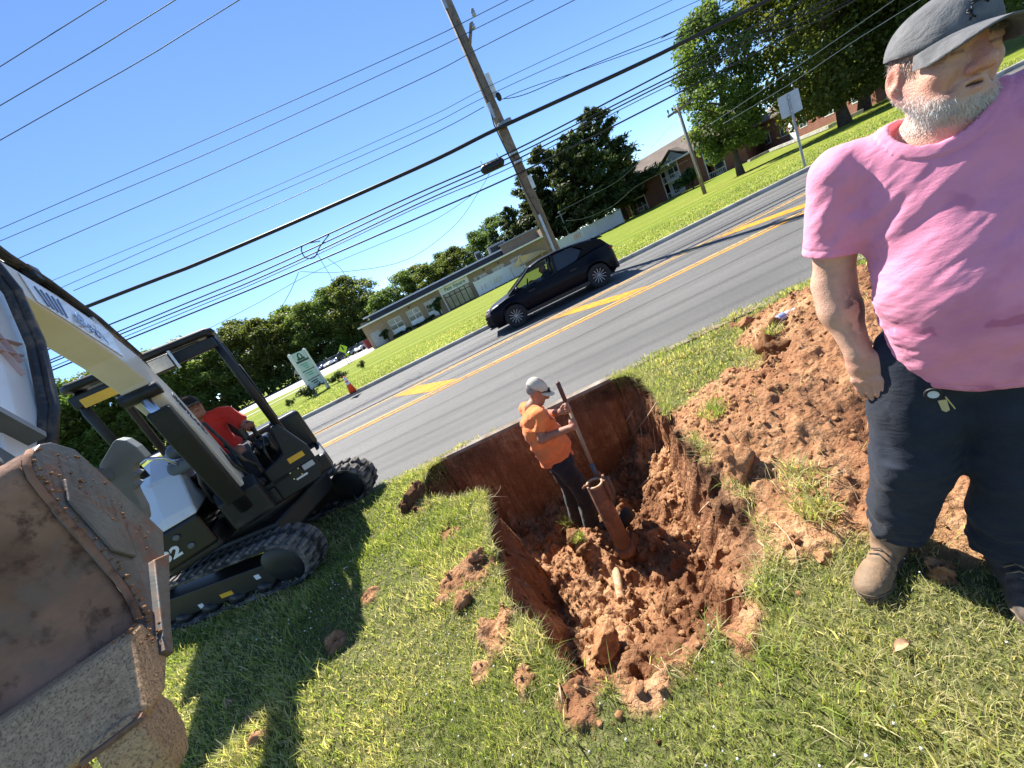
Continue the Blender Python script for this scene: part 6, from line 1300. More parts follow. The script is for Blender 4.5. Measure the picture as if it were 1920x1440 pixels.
must = headm0*np.exp(-((Q[:, 2]+.060)/.007)**2)*sstep(.034, .024, np.abs(Q[:, 0]))*(Q[:, 1] < -.075); point_attr(me, 'beard', np.maximum(beard*.7, must*.30))
headm = (np.linalg.norm(V-HC, axis=1) < .16)
flush = headm*np.clip(.35+.5*fbm(V[:, 0]*22, V[:, 1]*22, V[:, 2]*22, 3), 0, 1)*.8+headm*sstep(.072, .082, np.abs(Q[:, 0]))*.5+headm*np.exp(-((Q[:, 1]+.118)/.02)**2)*.4
flush = np.clip(flush+.25*(V[:, 2] < .9), 0, 1); point_attr(me, 'flush', flush)
ink = np.exp(-((V[:, 2]-1.04)/.055)**2)*sstep(-.245, -.222, V[:, 0])*sstep(.04, .1, fbm(V[:, 0]*45, V[:, 1]*45, V[:, 2]*28, 3)+.12)*(V[:, 0] < -.17); point_attr(me, 'ink', np.clip(ink, 0, .85))
dk = headm*(((np.abs(Q[:, 2]+.0725) < .0028) & (np.abs(Q[:, 0]) < .016) & (Q[:, 1] < -.082) & (Q[:, 1] > -.1)).astype(float)); dk = np.maximum(dk, headm*np.exp(-((Q[:, 2]+.004)/.0028)**2)*(np.abs(np.abs(Q[:, 0])-.033) < .012)*(Q[:, 1] < -.078)*.75); point_attr(me, 'dark', dk)
pk = link('person', me, SKIN1, None, PK, (0, 0, PK_ROT)); tag(pk, 'man in a pink t-shirt and grey cap standing right beside the pit', 'person')
# beard and hair strands
rgh = np.random.default_rng(8)
pb = beard*(.35+.65*sstep(-.06, -.10, Q[:, 2])); NB = 9000; sel = rgh.choice(len(V), NB, p=pb/pb.sum()); dr = Nn[sel]*.30+rgh.normal(size=(NB, 3))*.30+np.array([0, 0, -.75]); dr /= np.linalg.norm(dr, axis=1)[:, None]
strands('beard', V[sel]+rgh.normal(size=(NB, 3))*.001, dr, .0035+.0065*rgh.random(NB)*sstep(-.05, -.10, Q[sel, 2])+.001, np.full(NB, .0008), HAIRM, pk)
hb = headm*sstep(-.03, .0, Q[:, 2])*sstep(.05, .035, Q[:, 2])*sstep(-.035, -.02, Q[:, 1])*sstep(.055, .062, np.abs(Q[:, 0])+.3*np.clip(Q[:, 1], 0, 1))*(np.linalg.norm(np.stack([np.abs(Q[:, 0])-.085, Q[:, 1]-.018, Q[:, 2]+.012], 1), axis=1) > .028); hb = hb+headm*sstep(.05, .07, Q[:, 1])*sstep(-.07, -.03, Q[:, 2])*sstep(.06, .04, Q[:, 2])
sel = rgh.choice(len(V), 2600, p=hb/hb.sum()); dr = Nn[sel]*.4+rgh.normal(size=(2600, 3))*.3+np.array([0, 0, -.9]); dr /= np.linalg.norm(dr, axis=1)[:, None]
strands('hair', V[sel], dr, .006+.010*rgh.random(2600), np.full(2600, .0011), HAIRG, pk)
sel = rgh.choice(len(V), 700, p=(lambda q: q/q.sum())(headm*np.exp(-((Q[:, 2]-.021)/.006)**2)*(Q[:, 1] < -.06)*(np.abs(Q[:, 0]) > .012)*(np.abs(Q[:, 0]) < .055)+1e-12)); dr = Nn[sel]*.6+rgh.normal(size=(700, 3))*.3; dr /= np.linalg.norm(dr, axis=1)[:, None]; strands('eyebrows', V[sel], dr, np.full(700, .008), np.full(700, .001), HAIRG, pk)
# t-shirt
hem_n = np.array([.05, -.10, 1]); SLN = (EL-SH)/np.linalg.norm(EL-SH)
def pk_nk(P): return cap(P, (.012, -.030, 1.60), (.002, .0, 1.462), .094, .086)
def pk_shirt(P):
    d = ell(P, (0, .012, 1.30), (.198, .122, .20)); d = smin(d, ell(P, (.016, -.042, 1.03), (.186, .150, .26)), .09); d = smin(d, cap(P, (-.15, .015, 1.420), (.15, .015, 1.420), .070), .05)
    d = smin(d, cap(P, (0, .04, 1.462), (-.15, .02, 1.430), .052, .055), .03); d = smin(d, cap(P, (0, .04, 1.462), (.15, .02, 1.430), .052, .055), .03)
    d = smin(d, ell(P, (.01, .01, .84), (.200, .150, .12)), .06)
    for s_, sh_, el_ in ((-1, SH, EL), (1, np.array([.20, .015, 1.43]), np.array([.26, .03, 1.13]))):
        ax_ = (el_-sh_)/np.linalg.norm(el_-sh_); sl = chain(P, [sh_+[0, 0, .01], sh_+ax_*.10, sh_+ax_*.25+[s_*.006, 0, 0]], [.074, .075, .080], .02); sl = smax(sl, plane(P, sh_+ax_*.205, ax_), .004); d = smin(d, sl, .028)
    d = smax(d, -plane(P, (0, 0, .800), hem_n), .004)
    d = smax(d, -pk_nk(P), .004)
    return d
def pk_fold(V):
    x, y, z = V.T; f = np.zeros(len(V))
    f += .0035*fbm(x*9+y*4, y*9, z*20-x*14, 3)                      # diagonal drag folds
    q_ = pk_nk(V); f += .0035*sstep(.024, .021, q_)*sstep(-.004, .002, q_)-.0015*np.exp(-((q_-.0245)/.0015)**2)
    arm_ = np.exp(-((x+.165)/.06)**2)*np.exp(-((z-1.33)/.11)**2); f += arm_*.008*np.sin((x*1.0-z*.45+y*.3)*80+3.5*fbm(x*7, y*7, z*7, 3))
    side = sstep(-.06, -.16, x)*np.exp(-((z-1.02)/.16)**2); f += side*(.0035*fbm(x*9, y*9, z*46+x*10, 3)+.0012*np.sin((z+x*.3)*170+5*fbm(x*9, y*9, z*9, 3))*sstep(-.2, .5, fbm(x*7, y*7, z*9, 2)))
    hem = sstep(1.0, .86, z); f += hem*.011*fbm(x*10, y*10, z*4, 2); hd_ = (V-np.array([0, 0, .80]))@(hem_n/np.linalg.norm(hem_n)); sd2 = np.minimum(np.abs((V-(SH+SLN*.205))@SLN+.022), 9)+9*(x > -.15); f += -.0022*np.exp(-((hd_-.024)/.0032)**2)+.0012*sstep(.024, .018, hd_)-.0020*np.exp(-(sd2/.0032)**2)
    f += .006*np.exp(-((z-1.12)/.15)**2)*fbm(x*7, y*7, z*10, 2)
    return f
def pk_stain_shade(V):  # shade on the middle of the chest put into the colour, with stain marks
    x, y, z = V.T; n = fbm(x*14, y*14, z*14, 4); return np.clip(.75*sstep(.25, .55, n)*np.exp(-((x-.06)/.10)**2)*np.exp(-((z-1.36)/.10)**2)+.30*np.exp(-((x-.05)/.16)**2)*sstep(1.32, 1.10, z)*sstep(-.4, .4, n)+.5*sstep(.5, .62, n)*(z < 1.2), 0, .8)
sh = cloth('t_shirt', pk_shirt, (-.36, -.26, .76), (.38, .2, 1.60), .0043, PINKM, pk, pk_fold, {'stain_shade': pk_stain_shade}, 1)
# trousers
LG = {'r': [(-.092, .0, .86), (-.128, -.012, .66), (-.160, -.030, .47), (-.215, -.008, .27), (-.256, .022, .10)], 'l': [(.095, .0, .86), (.085, -.01, .66), (.065, -.025, .47), (.030, -.01, .27), (.004, .0, .10)]}
def pk_trousers(P):
    d = ell(P, (.008, .005, .86), (.188, .135, .13)); 
    for k_ in ('r', 'l'): d = smin(d, chain(P, LG[k_], [.112, .110, .102, .090, .082], .03), .03)
    d = smax(d, plane(P, (0, 0, .93), (0, 0, 1)), .01)
    d = smax(d, -(P[:, 2]-.118+.5*np.clip(P[:, 1]-.02, 0, .1)), .006); return d
def pk_tf(V):
    x, y, z = V.T; f = .006*fbm(x*9, y*9, z*7, 3); lo_ = sstep(.36, .10, z); f += lo_*(.006*np.sin(z*58+6*fbm(x*7, y*7, z*6, 3)+x*22)+.018*fbm(x*9, y*9, z*13, 3)); f += .008*np.exp(-((z-.5)/.09)**2)*fbm(x*10, y*10, z*22, 3)
    f += .004*np.exp(-((z-.125)/.010)**2); return f
cloth('trousers', pk_trousers, (-.36, -.2, .04), (.26, .2, .96), .0065, DENIM, pk, pk_tf)
# boots
def boot(heel, toe, nm, m, lift=0.0):
    heel = np.array([*heel, 0.]); toe = np.array([*toe, 0.]); ax_ = (toe-heel)/np.linalg.norm(toe-heel); sd_ = np.array([-ax_[1], ax_[0], 0]); Rm = np.stack([ax_, sd_, [0, 0, 1]], 1); L = np.linalg.norm(toe-heel)
    def f(P):
        d = ell(P, heel+ax_*.045+[0, 0, .05], (.06, .042, .055), Rm); d = smin(d, ell(P, heel+ax_*(L*.55)+[0, 0, .045], (.11, .045, .045), Rm), .03); d = smin(d, ell(P, toe-ax_*.062+[0, 0, .038], (.072, .051, .040), Rm), .025); d = smin(d, cap(P, heel+ax_*.06+[0, 0, .07], heel+ax_*.055+[0, 0, .16], .047, .050), .03); return smax(d, -(P[:, 2]-.012), .008)
    b = cloth(nm, f, np.minimum(heel, toe)-[.12, .12, .02], np.maximum(heel, toe)+[.12, .12, .22], .0065, m, pk, lambda V: .0025*fbm(V[:, 0]*24, V[:, 1]*24, V[:, 2]*24, 3)+.002*np.sin(((V-heel)@ax_)*150)*np.exp(-(((V-heel)@ax_-L*.55)/.04)**2))
    tp = [toe+ax_*(.006-.075*(1-math.cos(t_)))*1.0+sd_*.0525*math.sin(t_)+np.array([0, 0, .030+.012*math.cos(t_)]) for t_ in np.linspace(-1.5, 1.5, 13)]; MB().tube(tp, .004, 6).build('welt', SOLE, b, True)
    tc = [toe-ax_*.088+sd_*.046*math.sin(t_)+np.array([0, 0, .032+.046*math.cos(t_)]) for t_ in np.linspace(-1.25, 1.25, 11)]; MB().tube(tc, .0028, 6).build('toe_seam', BOOTD, b, True)
    pr = [(-.01, .035), (.06, .040), (L*.42, .036), (L*.68, .050), (L*.88, .046), (L-.0, .026), (L+.008, 0)]; pl = [(a, b_) for a, b_ in pr]+[(a, -b_) for a, b_ in pr[::-1][1:]]+[(-.022, -.02), (-.022, .02)]
    MB().prism(pl, heel+[0, 0, .008], ax_, sd_, (0, 0, 1), .022).build('sole', SOLE, b, bevel=.004)
    for q in range(5): c = heel+ax_*(L*.42+.020*q)+[0, 0, .100-.0085*q]; MB().tube([c-sd_*.028-[0, 0, .012], c+[0, 0, .0035], c+sd_*.028-[0, 0, .012]+ax_*.012], .0032, 6).build('lace', BOOTD if m is BOOTM else BOOTM, b, True)
    return b
boot((-.255, .050), (-.345, -.235), 'boot', BOOTM); boot((.003, .055), (.055, -.225), 'boot', BOOTD)  # second boot of the brown pair coloured dark to stand for its shade
# cap
def HL(x, y, z): return HC+HM@np.array([x, y, z])
mb = MB(); rings = []; nseg = 60
for i in range(15):
    t = i/14; ph = t*math.pi/2
    ring = []
    for j in range(nseg):
        a = 2*math.pi*j/nseg; seam = 1-.018*math.exp(-((((a/(math.pi/3)+.5) % 1)-.5)*7)**2); rx, ry = .0855, .106; zb = .030+.012*math.sin(a)-.0
        r_ = math.cos(ph)**.75*seam; ring.append(HL(rx*r_*math.cos(a), .010+ry*r_*math.sin(a), zb+(.118-zb+.004*math.sin(a*2))*math.sin(ph)**.95))
    rings.append(ring)
mb.loft(rings, cap=False); capo = mb.build('cap', CAPG, pk, True); sm_ = capo.modifiers.new('solid', 'SOLIDIFY'); sm_.thickness = .003; sm_.offset = 1
mb = MB(); g0 = []
NU, NV_ = 18, 10
for iv in range(NV_+1):
    v_ = iv/NV_
    for iu in range(NU+1):
        u_ = -1+2*iu/NU; a = u_*1.12; bx0, by0 = .084*math.sin(a), .010-.104*math.cos(a); ext = .074*math.sqrt(max(0, 1-abs(u_)**2.4)); dirx, diry = math.sin(a*.28), -math.cos(a*.28)
        xx, yy = bx0+dirx*ext*v_, by0+diry*ext*v_; g0.append(HL(xx, yy, .036-.012*math.cos(a)*0-.040*(xx/.085)**2*(.35+.65*v_)-.012*v_))
mb.add(g0, [[i*(NU+1)+j, (i+1)*(NU+1)+j, (i+1)*(NU+1)+j+1, i*(NU+1)+j+1] for i in range(NV_) for j in range(NU)]); br = mb.build('brim', CAPG, capo, True); sm_ = br.modifiers.new('solid', 'SOLIDIFY'); sm_.thickness = .004; sm_.offset = 0
mb = MB(); rgq = np.random.default_rng(2)
for q in range(16):
    t = rgq.random(2); x = -.028+.056*t[0]; z0 = .062+.028*t[1]; yv = lambda xx, zz: .010-.106*math.sqrt(max(.01, 1-(xx/.0855)**2))*math.cos(math.asin(min(.95, (zz-.018)/.104)))**.75-.004
    x2, z2 = x+.012*rgq.normal(), z0+.010*rgq.normal(); mb.tube([HL(x, yv(x, z0), z0), HL((x+x2)/2, yv((x+x2)/2, (z0+z2)/2)-.001, (z0+z2)/2), HL(x2, yv(x2, z2), z2)], .0016, 5)
mb.build('embroidery', BLK, capo, True); MB().ball(HL(0, .01, .121), (.007, .007, .004), 10, 6).build('button', CAPG, capo, True)
for zz_ in (.0,): MB().tube([HL(.0855*math.cos(a), .010+.106*math.sin(a), .032+.012*math.sin(a)) for a in np.linspace(0, 2*math.pi, 40)], .0028, 6).build('sweatband', BLK, capo, True)
# keys on the belt
def pkw(p): return np.array(PK)+rotz(PK_ROT)@np.asarray(p, float)
kp = pkw((-.088, -.150, .800)); ky = empty('key_ring', tuple(kp), PK_ROT); tag(ky, 'white key tag with two keys hanging from the belt of the man in pink', 'keys')
MB().lathe([(.012, -.004), (.018, -.004), (.020, 0), (.018, .004), (.012, .004)], 20, (0, 0, 0), (0, 1, 0), True).build('tag_rim', BLK, ky, True); MB().lathe([(.0, -.003), (.0135, -.003), (.0135, .003), (.0, .003)], 18, (0, 0, 0), (0, 1, 0)).build('tag', TAGW, ky)
MB().prism([(-.008, -.02), (.009, -.018), (.012, -.052), (.004, -.058), (-.003, -.052)], (.014, -.003, 0), (1, 0, 0), (0, 0, 1), (0, 1, 0), .003).build('key', pmat('brass_key', (.55, .48, .36), .35, .6), ky); MB().bar((.022, -.001, -.01), (.036, -.001, -.050), .005, .003).build('key', CHROME, ky)
# ================================================================== simpler figures (farther away)
def person_fig(name, label, J, loc, rz, skin, shirt, trousers, h=.011, sleeve=.6, headyaw=0.0, nod=0.0, hat=None, hair=None, hands=None, bulk=1.0, shirt_z=None):
    """J: joints in local metres (facing -y). keys: head, neck, chest, belly, hip, shr/elr/wrr, shl/ell/wrl, hipr/knr/anr, hipl/knl/anl"""
    J = {k: np.asarray(v, float) for k, v in J.items()}
    cn, sn = math.cos(nod), math.sin(nod)
    def th(P): q = rot_z(P-J['head'], headyaw); return np.stack([q[:, 0], q[:, 1]*cn+q[:, 2]*sn, -q[:, 1]*sn+q[:, 2]*cn], 1)
    def body(P):
        d = head_sdf(th(P), 0, 1, light=True); d = smin(d, cap(P, J['head']+[0, .02, -.07], J['neck'], .056, .065), .03); d = smin(d, cap(P, J['neck'], J['belly'], .052, .10), .05); d = smin(d, cap(P, J['shr'], J['shl'], .05), .04)
        for s_ in 'rl':
            a = chain(P, [J['sh'+s_], J['el'+s_], J['wr'+s_]], [.054, .043, .029], .02); d = smin(d, a, .03); hd = hands[s_]; d = smin(d, hand_sdf(P, J['wr'+s_], *hd), .012)
            d = smin(d, chain(P, [J['hip'+s_], J['kn'+s_], J['an'+s_]], [.075, .05, .038], .02), .03)
        return d
    A = np.array(list(J.values())); lo, hi = A.min(0)-.2, A.max(0)+.2
    V, F = sdf_mesh(body, lo, hi, h*.72); V = smooth_v(V, F, 1, .4); me = mesh_from('person', V, F, True); Q = th(V)
    for k in ('beard', 'ink', 'dark'): point_attr(me, k, np.zeros(len(V)))
    point_attr(me, 'flush', np.clip(.4+.5*fbm(V[:, 0]*20, V[:, 1]*20, V[:, 2]*20, 2), 0, 1)*.7)
    p = link('person', me, skin, None, loc, (0, 0, rz)); tag(p, label, 'person')
    up = J['neck']-J['hip']; up /= np.linalg.norm(up)
    def shirtf(P):
        d = cap(P, J['chest'], J['belly'], .150*bulk, .155*bulk); d = smin(d, cap(P, J['shr'], J['shl'], .072), .06); d = smin(d, cap(P, J['neck']-up*.01, J['shr'], .066, .064), .03); d = smin(d, cap(P, J['neck']-up*.01, J['shl'], .066, .064), .03); d = smin(d, cap(P, J['belly'], J['hip'], .150*bulk, .155*bulk), .05)
        q = P-J['chest']
        for s_ in 'rl':
            ax_ = J['el'+s_]-J['sh'+s_]; L = np.linalg.norm(ax_); ax_ = ax_/L; sl = cap(P, J['sh'+s_], J['sh'+s_]+ax_*L, .070, .070); sl = smax(sl, plane(P, J['sh'+s_]+ax_*L*sleeve, ax_), .004); d = smin(d, sl, .03)
        d = smax(d, -plane(P, J['hip']-up*.02, up), .006); return smax(d, -cap(P, J['head']+[0, 0, -.05], J['neck']+up*.035, .060, .056), .006)
    cloth('shirt', shirtf, lo, hi, h, shirt, p, lambda V: .012*fbm(V[:, 0]*9, V[:, 1]*9, V[:, 2]*11, 3)+.007*np.sin(V[:, 2]*46+V[:, 0]*20+3*fbm(V[:, 0]*6, V[:, 1]*6, V[:, 2]*6, 2)), {'stain_shade': lambda V: np.zeros(len(V))})
    def trf(P):
        d = cap(P, J['hipr'], J['hipl'], .115)
        for s_ in 'rl': d = smin(d, chain(P, [J['hip'+s_], J['kn'+s_], J['an'+s_]], [.108, .088, .078], .03), .03)
        d = smax(d, plane(P, J['hip']+up*.06, up), .008); return d
    cloth('trousers', trf, lo, hi, h, trousers, p, lambda V: .010*fbm(V[:, 0]*8, V[:, 1]*8, V[:, 2]*9, 3))
    for s_ in 'rl':
        fd = np.array([0, -1, 0.]); b0 = J['an'+s_]
        cloth('boot', lambda P, b0=b0: smax(smin(cap(P, b0+[0, .0, -.0], b0+[0, .02, -.06], .05, .05), ell(P, b0+[0, -.06, -.06], (.05, .14, .05)), .03), -(P[:, 2]-(b0[2]-.10)), .006), b0-[.15, .3, .2], b0+[.15, .2, .15], h, BOOTD, p)
    def HLm(x, y, z):
        q = np.array([x, y*cn-z*sn, y*sn+z*cn]); c, s = math.cos(headyaw), math.sin(headyaw); return J['head']+np.array([q[0]*c-q[1]*s, q[0]*s+q[1]*c, q[2]])
    if hair is not None:
        cloth('hair', lambda P: smax(smax(ell(th(P), (0, .022, .018), (.082, .094, .088)), -(th(P)[:, 1]+.02), .01), -(th(P)[:, 2]+.055), .01), J['head']-.2, J['head']+.2, h*.7, hair, p)
    if hat is not None:
        mb = MB(); rings = []
        for i in range(8):
            ph = i/7*math.pi/2; rings.append([HLm(.087*math.cos(ph)**.75*math.cos(a), .010+.108*math.cos(ph)**.75*math.sin(a), .026+.010*math.sin(a)+(.092)*math.sin(ph)) for a in np.linspace(0, 2*math.pi, 25)[:-1]])
        mb.loft(rings, cap=False); c_ = mb.build('cap', hat, p, True); c_.modifiers.new('solid', 'SOLIDIFY').thickness = .003
        mb = MB(); g = []
        for iv in range(5):
            for iu in range(11):
                u_ = -1+2*iu/10; a = u_*1.1; e_ = .075*math.sqrt(max(0, 1-abs(u_)**2.4))*iv/4; x, y = .084*math.sin(a)+math.sin(a*.28)*e_, .010-.104*math.cos(a)-math.cos(a*.28)*e_; g.append(HLm(x, y, .030-.03*(x/.085)**2-.012*iv/4))
        mb.add(g, [[i*11+j, (i+1)*11+j, (i+1)*11+j+1, i*11+j+1] for i in range(4) for j in range(10)]); b_ = mb.build('brim', hat, c_, True); b_.modifiers.new('solid', 'SOLIDIFY').thickness = .003
    return p, HLm
# -- the man in orange standing in the pit, right side towards the viewer
OC = np.array([.07, 3.50, -1.06]); ORZ = R(102)
def OL(p): return rotz(-ORZ)@(np.asarray(p, float)-OC)
# the shovel first, so that both hands can close on its shaft
s_top, s_bot = yp(1045, 716, 3.22), yp(1122, 900, 3.02)
def sh_at(t): return s_top+(s_bot-s_top)*t
hr, hl = sh_at(.40), sh_at(.27)
J = dict(head=(0, -.115, 1.595), neck=(0, .0, 1.475), chest=(0, .03, 1.28), belly=(0, .0, 1.05), hip=(0, .0, .90), shr=(-.175, .02, 1.415), elr=OL(yp(1016, 823, 3.30)), wrr=OL(hr)+np.array([-.05, .045, -.015]), shl=(.175, .02, 1.415), ell=(.26, -.20, 1.22), wrl=OL(hl)+np.array([.05, .05, -.01]),
         hipr=(-.088, .0, .88), knr=(-.12, -.05, .48), anr=(-.13, .02, .10), hipl=(.088, .0, .88), knl=(.12, -.02, .48), anl=(.14, .06, .10))
sd_l = OL(s_bot)-OL(s_top); sd_l /= np.linalg.norm(sd_l)
WHCAP = fabric('white_cap_cloth', (.56, .50, .40), bscale=300, grime=(.36, .30, .22), gscale=12, gt=(.5, .8))
def grip(w_, target, up_):
    d = np.asarray(target)-np.asarray(w_); return (d, up_, np.cross(d, up_))
hands = {'r': ((1.0, -.9, .25), -sd_l, (-.6, -.8, 0), .98, (1.1, 1.3, .9)), 'l': ((-1.0, -.9, .2), -sd_l, (.6, -.8, 0), .98, (1.1, 1.3, .9))}
om, OHL = person_fig('person', 'man in an orange t-shirt and white cap standing in the pit with a shovel', J, tuple(OC), ORZ, SKIN2, ORANGEM, CHARC, .0105, .62, -R(20), R(40), WHCAP, HAIRG, hands, 1.13)
MB().tube([OHL(.079, .0, .018), OHL(.06, -.085, .030), OHL(0, -.102, .034), OHL(-.06, -.085, .030), OHL(-.079, .0, .018)], .006, 6).build('goggle_strap', BLK, om, True); MB().ball(OHL(-.035, -.104, .040), (.026, .012, .016), 10, 8).ball(OHL(.035, -.104, .040), (.026, .012, .016), 10, 8).build('sunglasses', BLK, om, True)
WOODH = pmat('worn_wood_handle', (.30, .19, .11), .6, var=.25, scale=8); GRIPM = pmat('dark_red_handle_grip', (.10, .035, .025), .5, var=.2)
e = empty('shovel', tuple(s_bot)); tag(e, 'long handled shovel held upright by the man in orange', 'shovel'); L_ = s_top-s_bot; lu = L_/np.linalg.norm(L_)
MB().tube([L_*.02, L_*.80], [.019, .017], 12).build('shaft', WOODH, e, True); MB().tube([L_*.80, L_*.985, L_], [.0185, .0205, .014], 12).build('grip', GRIPM, e, True)
ex_, ey_, ez_ = frame(-lu, (0, 1, 0)); bl_ = [(-.10, .0), (-.105, .16), (-.06, .25), (0, .285), (.06, .25), (.105, .16), (.10, .0)]
mb = MB(); g = []
for iv in range(9):
    v_ = iv/8; y_ = .285*v_; w_ = np.interp(y_, [0, .16, .25, .285], [.10, .105, .06, .004])
    for iu in range(9): u_ = -1+2*iu/8; g.append(ex_*(w_*u_)+ez_*y_+ey_*(.022*(1-u_*u_)+.02*v_))
mb.add(g, [[i*9+j, (i+1)*9+j, (i+1)*9+j+1, i*9+j+1] for i in range(8) for j in range(8)]); b_ = mb.build('blade', STRIP, e, True); b_.modifiers.new('solid', 'SOLIDIFY').thickness = .003; MB().tube([-lu*.03, lu*.16], [.022, .021], 12).build('socket', STRIP, e, True)
# -- operator in the excavator
EXM = rotz(EXR); ow = np.array([EX0[0], EX0[1], 0.02])+EXM@np.array([-.12, .0, .0]); 
J2 = dict(head=(-.0, -.06, 1.80), neck=(0, .0, 1.66), chest=(0, .03, 1.50), belly=(0, .03, 1.26), hip=(0, .05, 1.20), shr=(-.20, .02, 1.60), elr=(-.30, -.10, 1.36), wrr=(-.345, -.29, 1.40), shl=(.20, .02, 1.60), ell=(.31, -.10, 1.36), wrl=(.345, -.29, 1.40), hipr=(-.10, .02, 1.19), knr=(-.15, -.42, 1.22), anr=(-.14, -.44, .93), hipl=(.10, .02, 1.19), knl=(.15, -.42, 1.22), anl=(.14, -.44, .93))
hands2 = {'r': ((0, -1, .15), (1, 0, .2), (0, .2, 1), .95, (.9, 1.1, .8)), 'l': ((0, -1, .15), (-1, 0, .2), (0, .2, 1), .95, (.9, 1.1, .8))}
person_fig('person', 'operator in a red t-shirt and dark cap seated in the excavator', J2, tuple(ow), EXR+R(90), SKIN2, REDC, CHARC, .012, .7, R(20), .05, fabric('dark_cap_cloth', (.015, .015, .017), bscale=300), HAIRG, hands2)
# -- driver of the hatchback
cw = c0+rotz(ch)[:2, :2]@np.array([.02, .38])
J3 = dict(head=(0, -.02, 1.20), neck=(0, .05, 1.07), chest=(0, .07, .95), belly=(0, .05, .80), hip=(0, .05, .78), shr=(-.19, .05, 1.02), elr=(-.24, -.2, .88), wrr=(-.15, -.44, 1.0), shl=(.19, .05, 1.02), ell=(.24, -.2, .88), wrl=(.15, -.44, 1.0), hipr=(-.09, .0, .80), knr=(-.12, -.45, .82), anr=(-.12, -.75, .55), hipl=(.09, .0, .80), knl=(.12, -.45, .82), anl=(.12, -.75, .55))
person_fig('person', 'driver at the wheel of the dark hatchback', J3, (cw[0], cw[1], .0), ch+R(90), SKIN2, CHARC, CHARC, .018, .6, 0, 0, None, HAIRG, hands2)
# ================================================================== pipe, stones, clods, roots and litter in and around the pit
RUST = pmat('red_clay_pipe', (.17, .082, .048), .85, var=.25, scale=7, bump=.5, bscale=30, grime=(.35, .18, .10), gscale=6, gt=(.5, .7)); PALEP = pmat('pale_mortar_pipe', (.50, .37, .24), .9, var=.3, scale=14, bump=.8, bscale=30, grime=(.33, .16, .08), gscale=14, gt=(.42, .6))
pz = -.17; pxy_ = yp(1117, 912, 2.82); e = empty('clay_pipe', (pxy_[0], 2.82, -.92)); tag(e, 'upright reddish clay pipe with open broken top in the pit', 'pipe')
H_ = -.17+.92
MB().lathe([(.072, 0), (.072, H_), (.070, H_+.004), (.057, H_+.004), (.057, H_-.30), (.0, H_-.30)], 26).build('barrel', RUST, e, auto=True); MB().lathe([(.073, H_-.006), (.0735, H_+.006), (.056, H_+.006), (.056, H_-.006)], 26, closed=True).build('rim', PALEP, e, True)
MB().lathe([(.074, .02), (.094, .02), (.097, .05), (.092, .09), (.075, .10)], 24).build('bottom_collar', RUST, e, True)
mb = MB()
for t_ in range(7): a = -.5+t_*.28; mb.bar((.084*math.cos(a), .084*math.sin(a), H_-.18), (.089*math.cos(a), .089*math.sin(a), H_+.02+.03*math.sin(t_*1.9)), .034, .022, (math.cos(a), math.sin(a), 0))
mb.build('broken_collar', RUST, e, bevel=.006); MB().tube([(-.10, -.01, H_+.01), (-.085, -.03, H_+.035), (-.05, -.02, H_+.02)], .012, 6).build('chip', RUST, e, True)
o = MB().tube([gp(1158, 992, -.80), gp(1180, 960, -.66)], [.055, .06], 14).build('pipe_stub', pmat('black_pipe', (.02, .017, .015), .7, var=.3), None, True); tag(o, 'short dark pipe stub beside the foot of the clay pipe', 'pipe')
def on_ground(px, py, it=12):
    d = pray(px, py); t = .3
    ts = np.linspace(.3, 7, 900); P = CAM_C+ts[:, None]*d; z = ground_z(P[:, 0], P[:, 1]); k = np.argmax(P[:, 2] < z); return P[k]
a, b = on_ground(1152, 1065)-np.array([0, 0, .020]), on_ground(1168, 1150)-np.array([0, 0, .024])
o = MB().tube([a, a*.75+b*.25+[.006, 0, .006], a*.5+b*.5+[.0, 0, .004], a*.25+b*.75+[.008, 0, .008], b], [.028, .036, .030, .034, .024], 14).build('buried_pipe', PALEP, None, True); tag(o, 'pale crusted pipe half buried in the floor of the pit', 'pipe')
def clod(px, py, size, label, shade=.2, seed=0, squash=(1, 1, .75), cat='soil clod', nm='soil_clod', up=.25):
    p = on_ground(px, py); return big_clod(nm, 0, 0, 0, size, label, shade, seed, squash, cat, p+np.array([0, 0, size*up]))
clod(1135, 1215, .085, 'biggest clod of clay on the floor at the near end of the pit', .08, 1, (1.25, .9, .8)); clod(1060, 1075, .050, 'rounded clod in the middle of the pit floor', .1, 2); clod(1185, 1065, .028, 'small pale stone right of the clay pipe foot', 0, 3, cat='stone', nm='stone'); clod(1225, 1030, .03, 'small clod in the shadow right of the clay pipe', .3, 4)
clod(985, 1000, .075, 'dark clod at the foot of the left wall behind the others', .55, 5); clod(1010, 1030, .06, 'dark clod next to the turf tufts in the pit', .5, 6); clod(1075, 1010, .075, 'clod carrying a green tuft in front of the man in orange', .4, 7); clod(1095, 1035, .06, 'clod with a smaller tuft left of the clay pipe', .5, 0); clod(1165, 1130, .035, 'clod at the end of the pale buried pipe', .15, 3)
clod(1385, 870, .11, 'large angular block of clay on the right slope of the pit', .0, 2, (.8, .9, 1.15), up=.3); clod(780, 940, .10, 'dark lump of topsoil at the left back corner of the pit', .85, 4, (1.2, .9, .7)); clod(810, 925, .08, 'smaller dark topsoil lump beside the corner lump', .8, 5, (1.2, 1, .7)); clod(765, 955, .07, 'dark crumbly clod nearest the excavator track', .85, 6)
